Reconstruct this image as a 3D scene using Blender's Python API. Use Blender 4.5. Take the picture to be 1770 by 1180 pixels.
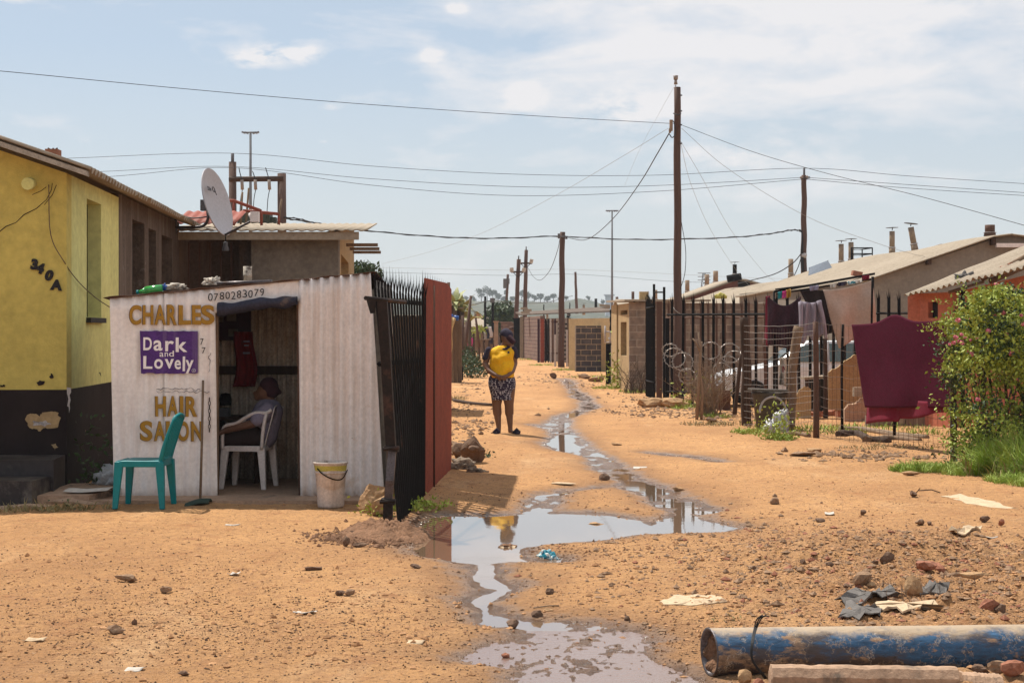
import bpy, bmesh, math, random
import numpy as np
from mathutils import Vector, Matrix, noise as mnoise
R = math.radians
random.seed(7)
for o in list(bpy.data.objects): bpy.data.objects.remove(o)
sc = bpy.context.scene
COL = sc.collection
# ------------------------------------------------------------ camera
F = 2778.0; CX, HY, EYE = 885.0, 572.0, 1.63         # focal length in photo pixels, horizon row, eye height
cam = bpy.data.cameras.new('camera'); camo = bpy.data.objects.new('camera', cam); COL.objects.link(camo)
camo.location = (0, 0, EYE); camo.rotation_euler = (R(90), 0, 0)
cam.sensor_width = 36; cam.lens = 36*F/1770; cam.shift_y = -18/1770; cam.clip_start = .1; cam.clip_end = 9000
sc.camera = camo
sc.view_settings.view_transform = 'Standard'; sc.view_settings.look = 'None'
sc.view_settings.exposure = 0.66; sc.view_settings.gamma = 1
# ------------------------------------------------------------ sun and sky
SUNV = Vector((-.37, .43, 1)).normalized()
el = math.asin(SUNV.z); az = math.atan2(SUNV.x, SUNV.y)
sun = bpy.data.lights.new('sun', 'SUN'); sun.energy = 4.0; sun.angle = R(.53); sun.color = (1, .93, .82)
suno = bpy.data.objects.new('sun', sun); COL.objects.link(suno); suno.rotation_euler = SUNV.to_track_quat('Z', 'Y').to_euler()
suno.location = (-20, 20, 50)
W = bpy.data.worlds.new('World'); sc.world = W; W.use_nodes = True
nt = W.node_tree; N = nt.nodes; L = nt.links; N.clear()
def nd(t, **k):
    n = N.new(t)
    for a, v in k.items():
        if a == 'inp':
            for i, x in v.items(): n.inputs[i].default_value = x
        else: setattr(n, a, v)
    return n
def mth(op, a, b=None, c=None, clamp=False):
    n = N.new('ShaderNodeMath'); n.operation = op; n.use_clamp = clamp
    for i, x in enumerate((a, b, c)):
        if x is None: continue
        if isinstance(x, (int, float)): n.inputs[i].default_value = x
        else: L.new(x, n.inputs[i])
    return n.outputs[0]
sky = nd('ShaderNodeTexSky', sky_type='NISHITA', sun_disc=False, sun_elevation=el, sun_rotation=az,
         altitude=1500, air_density=1.0, dust_density=1.5, ozone_density=2.0)
tc = nd('ShaderNodeTexCoord'); sp = nd('ShaderNodeSeparateXYZ'); L.new(tc.outputs['Generated'], sp.inputs[0])
AZ = mth('ARCTAN2', sp.outputs[0], sp.outputs[1]); EL = mth('ARCSINE', sp.outputs[2])
def nvec(sx, sy, off):
    c = nd('ShaderNodeCombineXYZ'); L.new(mth('MULTIPLY', AZ, sx), c.inputs[0]); L.new(mth('MULTIPLY', EL, sy), c.inputs[1]); c.inputs[2].default_value = off
    return c.outputs[0]
def nz(vec, sc_, det, rough, dist=0.):
    n = nd('ShaderNodeTexNoise'); n.inputs['Scale'].default_value = sc_; n.inputs['Detail'].default_value = det
    n.inputs['Roughness'].default_value = rough; n.inputs['Distortion'].default_value = dist; L.new(vec, n.inputs['Vector']); return n.outputs[0]
n1 = nz(nvec(9, 30, 3.1), 1, 8, .58, .35); n2 = nz(nvec(30, 70, 9.), 1, 5, .6, .2)
cover = mth('MULTIPLY_ADD', n1, 1.0, mth('MULTIPLY', n2, .25))
# high broken cloud sheet: thicker towards the right and higher up
b1 = mth('MULTIPLY', mth('MULTIPLY_ADD', AZ, 4.5, .55, clamp=True), mth('MULTIPLY_ADD', EL, 9., -.62, clamp=True))
bias = mth('MULTIPLY', b1, .36)
def puff(ax, ey, wx, wy, amt):
    dx = mth('MULTIPLY', mth('SUBTRACT', AZ, ax), 1/wx); dy = mth('MULTIPLY', mth('SUBTRACT', EL, ey), 1/wy)
    r2 = mth('ADD', mth('MULTIPLY', dx, dx), mth('MULTIPLY', dy, dy))
    return mth('MULTIPLY', mth('MULTIPLY', mth('EXPONENT', mth('MULTIPLY', r2, -1)), amt*2.6), mth('MULTIPLY_ADD', n2, 2.2, -.72, clamp=True))
for px, py, wx, wy, am in ((50, 22, 34, 12, .5), (440, 110, 40, 16, .38), (505, 102, 60, 16, .4), (748, 102, 16, 11, .55), (905, 172, 28, 20, .5), (790, 22, 16, 8, .4), (1080, 190, 80, 30, .25),
                           (560, 190, 26, 7, .2), (560, 248, 26, 6, .2), (200, 285, 110, 7, .12), (500, 4, 60, 8, .15), (1250, 270, 160, 30, .14)):
    bias = mth('ADD', bias, puff((px-CX)/F, (HY-py)/F, wx/F, wy/F, am))
cm = mth('MULTIPLY', mth('ADD', mth('ADD', cover, bias), -.70), 3.4, clamp=True)
cm = mth('MULTIPLY', cm, .85)
hz = mth('MULTIPLY_ADD', EL, -5.5, .95, clamp=True)     # milky air towards the horizon
mixh = nd('ShaderNodeMixRGB'); L.new(hz, mixh.inputs[0]); mixh.inputs[2].default_value = (5.3, 5.5, 5.5, 1)
tint = nd('ShaderNodeMixRGB', blend_type='MIX'); tint.inputs[0].default_value = .65; tint.inputs[2].default_value = (4.5, 5.05, 5.45, 1)
L.new(sky.outputs[0], tint.inputs[1]); L.new(tint.outputs[0], mixh.inputs[1])
mixc = nd('ShaderNodeMixRGB'); L.new(cm, mixc.inputs[0]); L.new(mixh.outputs[0], mixc.inputs[1]); mixc.inputs[2].default_value = (6.9, 6.7, 6.7, 1)
bg = nd('ShaderNodeBackground'); bg.inputs[1].default_value = .084; L.new(mixc.outputs[0], bg.inputs[0])
wo = nd('ShaderNodeOutputWorld'); L.new(bg.outputs[0], wo.inputs[0])

# ------------------------------------------------------------ helpers
def P(px, py, d): return Vector(((px-CX)/F*d, d, EYE-(py-HY)/F*d))      # the point d metres away that the photo shows at (px, py)
def G(px, py, z=0.): d = F*(EYE-z)/(py-HY); return Vector(((px-CX)/F*d, d, z))
def D(py, z=0.): return F*(EYE-z)/(py-HY)
ORG = {}
def tag(o, label=None, cat=None, group=None, kind=None):
    if label: o['label'] = label
    if cat: o['category'] = cat
    if group: o['group'] = group
    if kind: o['kind'] = kind
    return o
def thing(name, label, cat, loc=(0, 0, 0), rz=0., group=None):
    o = bpy.data.objects.new(name, None); COL.objects.link(o); o.empty_display_size = .2
    o.location = loc; o.rotation_euler = (0, 0, rz); ORG[o.name] = Vector(loc)
    return tag(o, label, cat, group)
def tree_copy(o, parent=None):
    c = o.copy(); COL.objects.link(c); c.parent = parent
    for ch in o.children: tree_copy(ch, c)
    return c
class MB:
    def __init__(s): s.v = []; s.f = []; s.m = []; s.sm = []
    def add(s, vs, fs, m=0, smooth=False):
        n = len(s.v); s.v += [tuple(v) for v in vs]
        for f in fs: s.f.append([i+n for i in f]); s.m.append(m); s.sm.append(smooth)
        return s
    def box(s, c, size, rot=None, m=0, taper=1.):
        x, y, z = size[0]/2, size[1]/2, size[2]/2; c = Vector(c)
        vs = [Vector((a*x*(taper if k > 0 else 1), b*y*(taper if k > 0 else 1), k*z)) for k in (-1, 1) for a, b in ((-1, -1), (1, -1), (1, 1), (-1, 1))]
        if rot is not None:
            if isinstance(rot, (int, float)): rot = Matrix.Rotation(rot, 3, 'Z')
            vs = [rot @ v for v in vs]
        return s.add([v+c for v in vs], [(3, 2, 1, 0), (4, 5, 6, 7), (0, 1, 5, 4), (1, 2, 6, 5), (2, 3, 7, 6), (3, 0, 4, 7)], m)
    def hexa(s, p, m=0):     # 8 points: bottom loop ccw from above, top loop
        return s.add(p, [(3, 2, 1, 0), (4, 5, 6, 7), (0, 1, 5, 4), (1, 2, 6, 5), (2, 3, 7, 6), (3, 0, 4, 7)], m)
    def wall(s, a, b, z0, z1, t, m=0, z1b=None):   # upright slab from a to b, thickness t behind the line (left of a->b)
        a = Vector((a[0], a[1])); b = Vector((b[0], b[1])); n = (b-a).normalized(); n = Vector((-n.y, n.x))*t
        z1b = z1 if z1b is None else z1b
        q = [a, b, b+n, a+n]
        return s.hexa([(p.x, p.y, z0) for p in q]+[(q[i].x, q[i].y, (z1, z1b, z1b, z1)[i]) for i in range(4)], m)
    def wallh(s, a, b, z0, z1, t, holes, m=0, z1b=None):  # the same with rectangular openings (u0,u1,za,zb) along a->b
        a = Vector((a[0], a[1])); b = Vector((b[0], b[1])); Ln = (b-a).length; e = (b-a)/Ln; z1b = z1 if z1b is None else z1b
        us = sorted({0., Ln, *[h[0] for h in holes], *[h[1] for h in holes]})
        for u0, u1 in zip(us[:-1], us[1:]):
            hs = sorted([h for h in holes if h[0] <= u0+1e-6 and h[1] >= u1-1e-6], key=lambda h: h[2]); z = z0
            ta = z1+(z1b-z1)*u0/Ln; tb = z1+(z1b-z1)*u1/Ln
            for h in hs:
                if h[2] > z+1e-4: s.wall(a+e*u0, a+e*u1, z, h[2], t, m)
                z = h[3]
            s.wall(a+e*u0, a+e*u1, z, ta, t, m, tb)
        return s
    def tube(s, pts, r, n=8, m=0, cap=True, smooth=True, flat=1.):
        pts = [Vector(p) for p in pts]; k = len(pts); rs = r if isinstance(r, (list, tuple)) else [r]*k
        vs = []; prev = None
        for i, p in enumerate(pts):
            t = (pts[min(i+1, k-1)]-pts[max(i-1, 0)])
            t = t.normalized() if t.length > 1e-9 else Vector((0, 0, 1))
            if prev is None:
                up = Vector((0, 0, 1)) if abs(t.z) < .9 else Vector((1, 0, 0)); a = t.cross(up).normalized()
            else: a = (prev-t*prev.dot(t)); a = a.normalized() if a.length > 1e-6 else t.orthogonal().normalized()
            prev = a; b = t.cross(a)
            for j in range(n):
                w = 2*math.pi*j/n; vs.append(p+(a*math.cos(w)+b*math.sin(w)*flat)*rs[i])
        fs = [(i*n+j, i*n+(j+1) % n, (i+1)*n+(j+1) % n, (i+1)*n+j) for i in range(k-1) for j in range(n)]
        s.add(vs, fs, m, smooth)
        if cap:
            b0 = len(s.v)-len(vs); s.f += [[b0+j for j in range(n)][::-1], [b0+(k-1)*n+j for j in range(n)]]; s.m += [m, m]; s.sm += [False, False]
        return s
    def lathe(s, prof, c, n=20, m=0, rot=None, wob=0.):
        c = Vector(c); vs = []
        for r, z in prof:
            for j in range(n):
                w = 2*math.pi*j/n; rr = r*(1+wob*math.sin(3*w+z*9)); v = Vector((rr*math.cos(w), rr*math.sin(w), z))
                vs.append((rot @ v if rot is not None else v)+c)
        fs = [(i*n+j, i*n+(j+1) % n, (i+1)*n+(j+1) % n, (i+1)*n+j) for i in range(len(prof)-1) for j in range(n)]
        return s.add(vs, fs, m, True)
    def sheet(s, fn, nu, nv, t=.004, m=0, smooth=True):   # fn(u,v)->point; both sides
        g = [[Vector(fn(i/nu, j/nv)) for i in range(nu+1)] for j in range(nv+1)]; vs = []
        nr = []
        for j in range(nv+1):
            for i in range(nu+1):
                a = g[j][min(i+1, nu)]-g[j][max(i-1, 0)]; b = g[min(j+1, nv)][i]-g[max(j-1, 0)][i]; q = a.cross(b)
                nr.append(q.normalized() if q.length > 1e-12 else Vector((0, 0, 1)))
        flat = [p for row in g for p in row]; vs = flat+[p-q*t for p, q in zip(flat, nr)]; K = len(flat); w = nu+1
        fs = [(j*w+i, j*w+i+1, (j+1)*w+i+1, (j+1)*w+i) for j in range(nv) for i in range(nu)]
        fs += [tuple(K+k for k in f[::-1]) for f in fs]
        ed = [j*w for j in range(nv, -1, -1)]
        loop = [i for i in range(w)]+[j*w+nu for j in range(1, nv+1)]+[nv*w+i for i in range(nu-1, -1, -1)]+[j*w for j in range(nv-1, 0, -1)]
        fs += [(loop[k], K+loop[k], K+loop[(k+1) % len(loop)], loop[(k+1) % len(loop)]) for k in range(len(loop))]
        return s.add(vs, fs, m, smooth)
    def prism(s, poly, fn, t, m=0):   # poly 2d, fn(u,v,w)->point, w from 0 to t
        n = len(poly); vs = [fn(u, v, 0) for u, v in poly]+[fn(u, v, t) for u, v in poly]
        return s.add(vs, [tuple(range(n)), tuple(range(2*n-1, n-1, -1))]+[(i, n+i, n+(i+1) % n, (i+1) % n) for i in range(n)], m)
    def rock(s, c, size, seed=0, n=2, m=0, rough=.28, smooth=False):
        bm = bmesh.new(); bmesh.ops.create_icosphere(bm, subdivisions=n, radius=1)
        off = Vector((seed*3.7, seed*1.3, seed*7.1)); vs = []; rp = random.Random(seed*13+5)
        pl = [(Vector((rp.gauss(0, 1), rp.gauss(0, 1), rp.gauss(0, .8))).normalized(), rp.uniform(.45, .88)) for _ in range(10)]
        for v in bm.verts:
            d = v.co.normalized(); k = 1.15
            for pn_, pd in pl:
                c_ = d.dot(pn_)
                if c_ > .05: k = min(k, pd/c_)
            q = d*k*(1+rough*(mnoise.noise(d*1.7+off)*.7+mnoise.noise(d*5+off)*.35))
            vs.append(Vector((q.x*size[0], q.y*size[1], q.z*size[2]))+Vector(c))
        fs = [[v.index for v in f.verts] for f in bm.faces]; bm.free()
        return s.add(vs, fs, m, smooth)
    def build(s, name, mats, parent=None, loc=None, label=None, cat=None, group=None, kind=None, autosm=False):
        if not isinstance(mats, (list, tuple)): mats = [mats]
        org = ORG[parent.name] if parent else Vector(loc if loc is not None else (0, 0, 0))
        me = bpy.data.meshes.new(name)
        me.from_pydata([(v[0]-org.x, v[1]-org.y, v[2]-org.z) for v in s.v], [], s.f); me.update()
        for q in mats: me.materials.append(q)
        me.polygons.foreach_set('material_index', s.m); me.polygons.foreach_set('use_smooth', s.sm)
        o = bpy.data.objects.new(name, me); COL.objects.link(o)
        if parent: o.parent = parent
        else: o.location = org
        ORG[o.name] = org.copy()
        return tag(o, label, cat, group, kind)
def bez(pts, n=24):     # smooth curve through points (Catmull-Rom)
    pts = [Vector(p) for p in pts]; q = [pts[0]*2-pts[1]]+pts+[pts[-1]*2-pts[-2]]; out = []
    for i in range(1, len(q)-2):
        for k in range(n):
            t = k/n; a, b, c, d = q[i-1], q[i], q[i+1], q[i+2]
            out.append(.5*((2*b)+(c-a)*t+(2*a-5*b+4*c-d)*t*t+(3*b-a-3*c+d)*t**3))
    return out+[pts[-1]]
def corr(mb, o, u, v, W_, L_, nrm, pitch=.076, amp=.009, t=.003, per=8, m=0, nv=2, jag=0., sag=0.):
    """corrugated sheet: o corner, u unit vector across the flutes, v unit vector along them"""
    o, u, v, nrm = map(Vector, (o, u, v, nrm)); nu = int(W_/pitch*per)+1
    rj = random.Random(int(W_*100)); jg = [rj.uniform(-jag, jag) for _ in range(12)]
    def fn(a, b):
        x = a*W_; y = b*L_
        if jag and b < .01: y += jg[int(a*11.9)]
        return o+u*x+v*y+nrm*(amp*math.sin(2*math.pi*x/pitch)+sag*math.sin(a*math.pi*3+b*2))
    return mb.sheet(fn, nu, nv, t, m)
def text_verts(body, size, bold=0., extr=.001, space=1.):
    cu = bpy.data.curves.new('t', 'FONT'); cu.body = body; cu.size = size; cu.offset = bold; cu.extrude = extr; cu.space_character = space
    cu.resolution_u = 6
    o = bpy.data.objects.new('t', cu); COL.objects.link(o); dg = bpy.context.evaluated_depsgraph_get(); dg.update()
    me = bpy.data.meshes.new_from_object(o.evaluated_get(dg)); vs = [v.co.copy() for v in me.vertices]; fs = [list(p.vertices) for p in me.polygons]
    bpy.data.objects.remove(o); bpy.data.curves.remove(cu); bpy.data.meshes.remove(me)
    return vs, fs
def text(mb, body, box, y, bold=0., m=0, warp=None, shear=0., extr=.0015):
    """letters stretched to fill box (x0,x1,z0,z1) on the plane y, facing -y"""
    vs, fs = text_verts(body, 1., bold, 1.)
    xs = [v.x for v in vs]; ys = [v.y for v in vs]; x0, x1, y0, y1 = min(xs), max(xs), min(ys), max(ys)
    out = []
    for v in vs:
        a = (v.x-x0)/(x1-x0); b = (v.y-y0)/(y1-y0); X = box[0]+a*(box[1]-box[0])+shear*b; Z = box[2]+b*(box[3]-box[2])
        if warp: X, Z = warp(X, Z)
        out.append((X, y-(extr if v.z > 0 else -extr), Z))
    return mb.add(out, fs, m)
def blob(caps, voxel=.012, smooth=4, name='b'):
    """one continuous surface from tapered capsules (p0,r0,p1,r1[,flat, flat_axis])"""
    mb = MB()
    for c in caps:
        p0, r0, p1, r1 = Vector(c[0]), c[1], Vector(c[2]), c[3]; sq = c[4] if len(c) > 4 else 1.
        ax = (p1-p0); Ln = ax.length; pts = []; rs = []; t = ax.normalized() if Ln > 1e-6 else Vector((0, 0, 1))
        for k in range(5): w = k/5*math.pi/2; pts.append(p0-t*r0*math.cos(w)); rs.append(max(r0*math.sin(w), 1e-4))
        for k in range(5): w = (5-k)/5*math.pi/2; pts.append(p0+(p1-p0)*(k/4)); rs.append(r0+(r1-r0)*k/4)
        for k in range(1, 6): w = k/5*math.pi/2; pts.append(p1+t*r1*math.sin(w)); rs.append(max(r1*math.cos(w), 1e-4))
        b0 = len(mb.v); mb.tube(pts, rs, 14)
        if sq != 1.:
            mid = (p0+p1)/2
            for i in range(b0, len(mb.v)): q = mb.v[i]; base = p0.y+(p1.y-p0.y)*max(0, min(1, ((Vector(q)-p0).dot(t))/max(Ln, 1e-6))); mb.v[i] = (q[0], base+(q[1]-base)*sq, q[2])
    me = bpy.data.meshes.new(name); me.from_pydata(mb.v, [], mb.f); o = bpy.data.objects.new(name, me); COL.objects.link(o)
    md = o.modifiers.new('r', 'REMESH'); md.mode = 'VOXEL'; md.voxel_size = voxel
    if smooth: sm = o.modifiers.new('s', 'SMOOTH'); sm.factor = .5; sm.iterations = smooth
    dg = bpy.context.evaluated_depsgraph_get(); dg.update(); m2 = bpy.data.meshes.new_from_object(o.evaluated_get(dg))
    vs = [v.co.copy() for v in m2.vertices]; fs = [list(p.vertices) for p in m2.polygons]
    bpy.data.objects.remove(o); bpy.data.meshes.remove(me); bpy.data.meshes.remove(m2)
    out = MB(); out.add(vs, fs, 0, True); return out

# ------------------------------------------------------------ materials
def mat(name, col, rough=.85, var=.25, scale=3., bump=.25, bscale=40., col2=None, spots=None, metal=0., stretch=(1, 1, 1), spec=.3, brick=None, streak=None, sheen=0., det=6., bdist=.01):
    m = bpy.data.materials.new(name); m.use_nodes = True; t = m.node_tree; n = t.nodes; l = t.links
    bs = n['Principled BSDF']; bs.inputs['Roughness'].default_value = rough; bs.inputs['Metallic'].default_value = metal
    bs.inputs['Specular IOR Level'].default_value = spec
    if sheen: bs.inputs['Sheen Weight'].default_value = sheen
    tc = n.new('ShaderNodeTexCoord'); mp = n.new('ShaderNodeMapping'); mp.inputs['Scale'].default_value = stretch; l.new(tc.outputs['Object'], mp.inputs[0])
    def noise(s, d=det, r=.6, src=None):
        q = n.new('ShaderNodeTexNoise'); q.inputs['Scale'].default_value = s; q.inputs['Detail'].default_value = d; q.inputs['Roughness'].default_value = r
        l.new(src or mp.outputs[0], q.inputs['Vector']); return q.outputs[0]
    def ramp(src, a, b):
        q = n.new('ShaderNodeMapRange'); q.inputs[1].default_value = a; q.inputs[2].default_value = b; q.clamp = True; l.new(src, q.inputs[0]); return q.outputs[0]
    def mix(f, a, b, bt='MIX'):
        q = n.new('ShaderNodeMixRGB'); q.blend_type = bt
        for i, x in ((0, f), (1, a), (2, b)):
            if isinstance(x, (float, int)): q.inputs[i].default_value = x
            elif isinstance(x, tuple): q.inputs[i].default_value = (*x[:3], 1)
            else: l.new(x, q.inputs[i])
        return q.outputs[0]
    c2 = col2 or tuple(c*(1-var*1.6) for c in col)
    base = mix(ramp(noise(scale), .35, .68), tuple(col), tuple(c2))
    base = mix(.5, base, mix(ramp(noise(scale*9, 3), .3, .7), tuple(min(1, c*(1+var*.5)) for c in col), tuple(c*(1-var) for c in c2)))
    if brick:     # (block colour a, b, mortar, width, height)
        ba, bb, bm_, bw, bh = brick
        sx = n.new('ShaderNodeSeparateXYZ'); l.new(tc.outputs['Object'], sx.inputs[0]); ad = n.new('ShaderNodeMath'); l.new(sx.outputs[0], ad.inputs[0]); l.new(sx.outputs[1], ad.inputs[1])
        cb = n.new('ShaderNodeCombineXYZ'); l.new(ad.outputs[0], cb.inputs[0]); l.new(sx.outputs[2], cb.inputs[1])
        bt = n.new('ShaderNodeTexBrick'); l.new(cb.outputs[0], bt.inputs['Vector']); bt.inputs['Scale'].default_value = 1
        bt.inputs['Color1'].default_value = (*ba, 1); bt.inputs['Color2'].default_value = (*bb, 1); bt.inputs['Mortar'].default_value = (*bm_, 1)
        bt.inputs['Brick Width'].default_value = bw; bt.inputs['Row Height'].default_value = bh; bt.inputs['Mortar Size'].default_value = .014; bt.inputs['Mortar Smooth'].default_value = .2
        base = mix(.55, bt.outputs[0], mix(1., bt.outputs[0], mix(ramp(noise(6), .3, .7), (1.5, 1.4, 1.3), (.4, .4, .42)), 'MULTIPLY'))
    if streak:    # vertical run-down stains (colour, amount, scale)
        ms = n.new('ShaderNodeMapping'); ms.inputs['Scale'].default_value = (streak[2], streak[2], streak[2]*.08); l.new(tc.outputs['Object'], ms.inputs[0])
        base = mix(ramp(noise(1, 5, .65, ms.outputs[0]), .5, .5+.3/max(streak[1], .01)), base, tuple(streak[0]))
    if spots:
        for sp_ in spots:   # (colour, threshold, scale[, width])
            base = mix(ramp(noise(sp_[2], 6, .65), sp_[1], sp_[1]+(sp_[3] if len(sp_) > 3 else .03)), base, tuple(sp_[0]))
    l.new(base, bs.inputs['Base Color'])
    if bump:
        b = n.new('ShaderNodeBump'); b.inputs['Strength'].default_value = bump; b.inputs['Distance'].default_value = bdist
        l.new(noise(bscale, 5, .65), b.inputs['Height']); l.new(b.outputs[0], bs.inputs['Normal'])
    return m
MT = {}
def M(k): return MT[k]
MT['yellow'] = mat('yellow_plaster', (.62, .50, .13), .85, .16, 1.2, .5, 60, spots=[((.05, .04, .03), .735, 5., .01), ((.47, .36, .09), .58, 1.4, .2)], streak=((.46, .36, .09), .5, 3))
MT['pale_yellow'] = mat('pale_yellow_plaster', (.72, .70, .27), .85, .15, 1.2, .5, 60, streak=((.55, .5, .17), .6, 5))
MT['plinth'] = mat('dark_plinth_paint', (.016, .010, .011), .75, .5, 2., .8, 25, col2=(.035, .024, .02), spots=[((.28, .18, .11), .69, 1.7, .015), ((.2, .22, .24), .75, 9., .01)], spec=.15)
MT['step'] = mat('worn_black_step', (.03, .021, .021), .6, .4, 2., .5, 30, spots=[((.2, .17, .14), .56, 2., .2)], spec=.5)
MT['brown_render'] = mat('brown_cement_render', (.125, .088, .065), .9, .3, 2.2, .6, 40, streak=((.26, .21, .17), .8, 4), spots=[((.27, .23, .2), .62, 3., .15)])
MT['grey_render'] = mat('grey_cement_render', (.22, .19, .155), .9, .25, 1.6, .5, 40, streak=((.13, .105, .085), .7, 3))
MT['dark'] = mat('dark_opening', (.02, .017, .015), .6, .4)
MT['glass_dark'] = mat('dark_window_glass', (.02, .025, .03), .12, .2, spec=.6, bump=.05)
MT['roof'] = mat('weathered_roof_sheet', (.36, .30, .23), .9, .25, 1.5, .4, 30, col2=(.28, .225, .165), spots=[((.16, .13, .1), .63, 6., .1)], streak=((.24, .2, .15), .4, 6))
MT['roof_edge'] = mat('roof_fibre_cement', (.42, .38, .32), .9, .3, 8, .3, 40, col2=(.2, .17, .14))
MT['rust'] = mat('rusty_steel', (.12, .055, .033), .8, .4, 6, .5, 50, col2=(.08, .05, .04))
MT['zinc'] = mat('galvanised_sheet', (.28, .26, .23), .5, .35, 5, .2, 40, col2=(.13, .10, .08), metal=.5, streak=((.1, .07, .05), .8, 12))
MT['white_corr'] = mat('white_painted_corrugated_sheet', (.90, .83, .79), .65, .12, 3, .3, 60, spots=[((.13, .1, .1), .73, 9., .01), ((.62, .45, .32), .62, 3., .12)], streak=((.62, .5, .42), .9, 9), spec=.3)
MT['white_panel'] = mat('white_painted_panel', (.92, .86, .82), .7, .12, 3, .3, 60, spots=[((.15, .11, .12), .75, 9., .01)], streak=((.66, .55, .50), .9, 9))
MT['gold'] = mat('gold_letter_paint', (.42, .22, .02), .6, .2, 12)
MT['letter_edge'] = mat('dark_letter_outline', (.04, .03, .04), .7, .3)
MT['purple'] = mat('purple_sign_paint', (.10, .03, .22), .6, .3, 9, streak=((.2, .13, .25), .7, 14))
MT['white_paint'] = mat('white_letter_paint', (.92, .86, .86), .7, .05)
MT['black_paint'] = mat('black_letter_paint', (.015, .013, .015), .6, .2)
MT['tarp'] = mat('navy_tarpaulin', (.03, .03, .055), .6, .5, 5, .5, 25, spots=[((.1, .07, .06), .58, 7., .1)])
MT['wood_dark'] = mat('dark_wood', (.075, .042, .026), .85, .4, 3, .6, 30, stretch=(6, 6, .6))
MT['wood'] = mat('weathered_wood', (.25, .165, .105), .9, .35, 3, .6, 30, stretch=(5, 5, .5))
MT['wood_pole'] = mat('creosoted_pole', (.12, .066, .046), .85, .35, 3, .6, 30, stretch=(8, 8, .4), col2=(.07, .045, .04))
MT['black_metal'] = mat('black_painted_steel', (.008, .006, .006), .75, .5, 6, .3, 40, spec=.12, spots=[((.06, .03, .02), .62, 7., .1)])
MT['post_metal'] = mat('rust_stained_black_steel', (.025, .014, .010), .6, .5, 4, .5, 40, spec=.25, spots=[((.09, .04, .025), .55, 5., .15)])
MT['grey_metal'] = mat('bare_grey_steel', (.16, .14, .145), .4, .4, 8, .3, 40, metal=.6, spots=[((.08, .05, .04), .58, 9., .1)])
MT['red_sheet'] = mat('red_oxide_sheet', (.27, .05, .024), .7, .25, 2, .2, 40, streak=((.19, .04, .025), .5, 6), spec=.4)
MT['concrete'] = mat('rough_concrete', (.46, .30, .20), .9, .25, 3, .7, 35, spots=[((.16, .12, .09), .6, 5., .1)])
MT['tan_plaster'] = mat('tan_plaster', (.46, .32, .16), .9, .25, 2.5, .6, 35, col2=(.32, .22, .11), spots=[((.2, .13, .08), .63, 5., .1)])
MT['block'] = mat('cement_block_wall', (.3, .25, .2), .95, .3, 3, .5, 40, brick=((.25, .19, .145), (.17, .125, .1), (.3, .25, .2), .4, .2))
MT['block_red'] = mat('reddish_block_wall', (.3, .25, .2), .95, .3, 3, .5, 40, brick=((.17, .105, .09), (.12, .075, .065), (.3, .23, .18), .4, .2))
MT['block_dark'] = mat('dark_block_wall', (.3, .25, .2), .95, .3, 3, .5, 40, brick=((.06, .055, .06), (.09, .08, .08), (.34, .26, .17), .42, .22))
MT['orange'] = mat('orange_plaster', (.60, .20, .12), .85, .18, 2, .4, 50)
MT['pink_plaster'] = mat('dusty_pink_plaster', (.36, .17, .14), .85, .2, 2, .4, 50)
MT['gable'] = mat('grey_green_gable', (.25, .215, .175), .9, .15, 1.5, .3, 50, streak=((.19, .16, .13), .5, 3))
MT['pipe_chim'] = mat('asbestos_flue', (.36, .27, .18), .9, .35, 6, .4, 40, col2=(.18, .12, .09))
MT['teal'] = mat('teal_plastic', (.0, .20, .22), .4, .12, 3, .05, 40, spec=.3)
MT['white_plastic'] = mat('white_plastic', (.78, .71, .68), .45, .15, 5, .1, 40, spec=.5)
MT['dish'] = mat('grey_dish_paint', (.44, .43, .46), .5, .1, 3, .05, 40)
MT['skin'] = mat('dark_brown_skin', (.17, .085, .052), .45, .15, 8, .1, 60, spec=.4)
MT['hair'] = mat('black_hair', (.012, .009, .009), .7, .3, 20, .5, 60)
MT['yellow_cloth'] = mat('yellow_shirt_fabric', (.85, .46, .005), .8, .12, 5, .5, 18, bdist=.03)
MT['navy_cloth'] = mat('navy_fabric', (.035, .028, .055), .85, .3, 5, .4, 25)
MT['lilac_cloth'] = mat('pale_lilac_fabric', (.30, .27, .36), .85, .25, 30, .6, 25, bdist=.02)
MT['brown_cloth'] = mat('dark_brown_fabric', (.035, .022, .022), .9, .3, 8, .4, 25)
MT['maroon'] = mat('maroon_blanket', (.075, .004, .020), .85, .2, 3, .4, 90, spec=.1)
MT['crimson'] = mat('crimson_lining', (.19, .006, .028), .85, .2, 3, .4, 90)
MT['beige_cloth'] = mat('beige_sheet', (.50, .38, .30), .9, .12, 3, .4, 40)
MT['dark_maroon'] = mat('dark_maroon_fabric', (.05, .018, .028), .9, .3, 3, .4, 40)
MT['stripe_cloth'] = mat('striped_grey_shirt', (.36, .32, .37), .9, .3, 8, .3, 40, stretch=(8, 8, .3), col2=(.16, .13, .17))
MT['red_cloth'] = mat('red_fabric', (.26, .012, .014), .85, .3, 3, .4, 40)
MT['tan_cloth'] = mat('tan_sacking', (.52, .36, .17), .9, .2, 3, .6, 40)
MT['rag'] = mat('dirty_white_rag', (.6, .54, .46), .9, .3, 5, .7, 30, spots=[((.15, .12, .1), .56, 14., .05)])
MT['rag_brown'] = mat('muddy_rag', (.30, .23, .17), .95, .4, 6, .8, 30, spots=[((.05, .04, .04), .55, 7., .1)])
MT['green_glass'] = mat('green_plastic_bottle', (.04, .36, .07), .25, .2, 5, .1, 40, spec=.6)
MT['blue_plastic'] = mat('blue_plastic', (.02, .09, .35), .35, .2, 5, .1, 40)
MT['rock'] = mat('tan_sandstone', (.46, .29, .15), .95, .3, 5, .9, 18, col2=(.30, .17, .09), bdist=.02)
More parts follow.
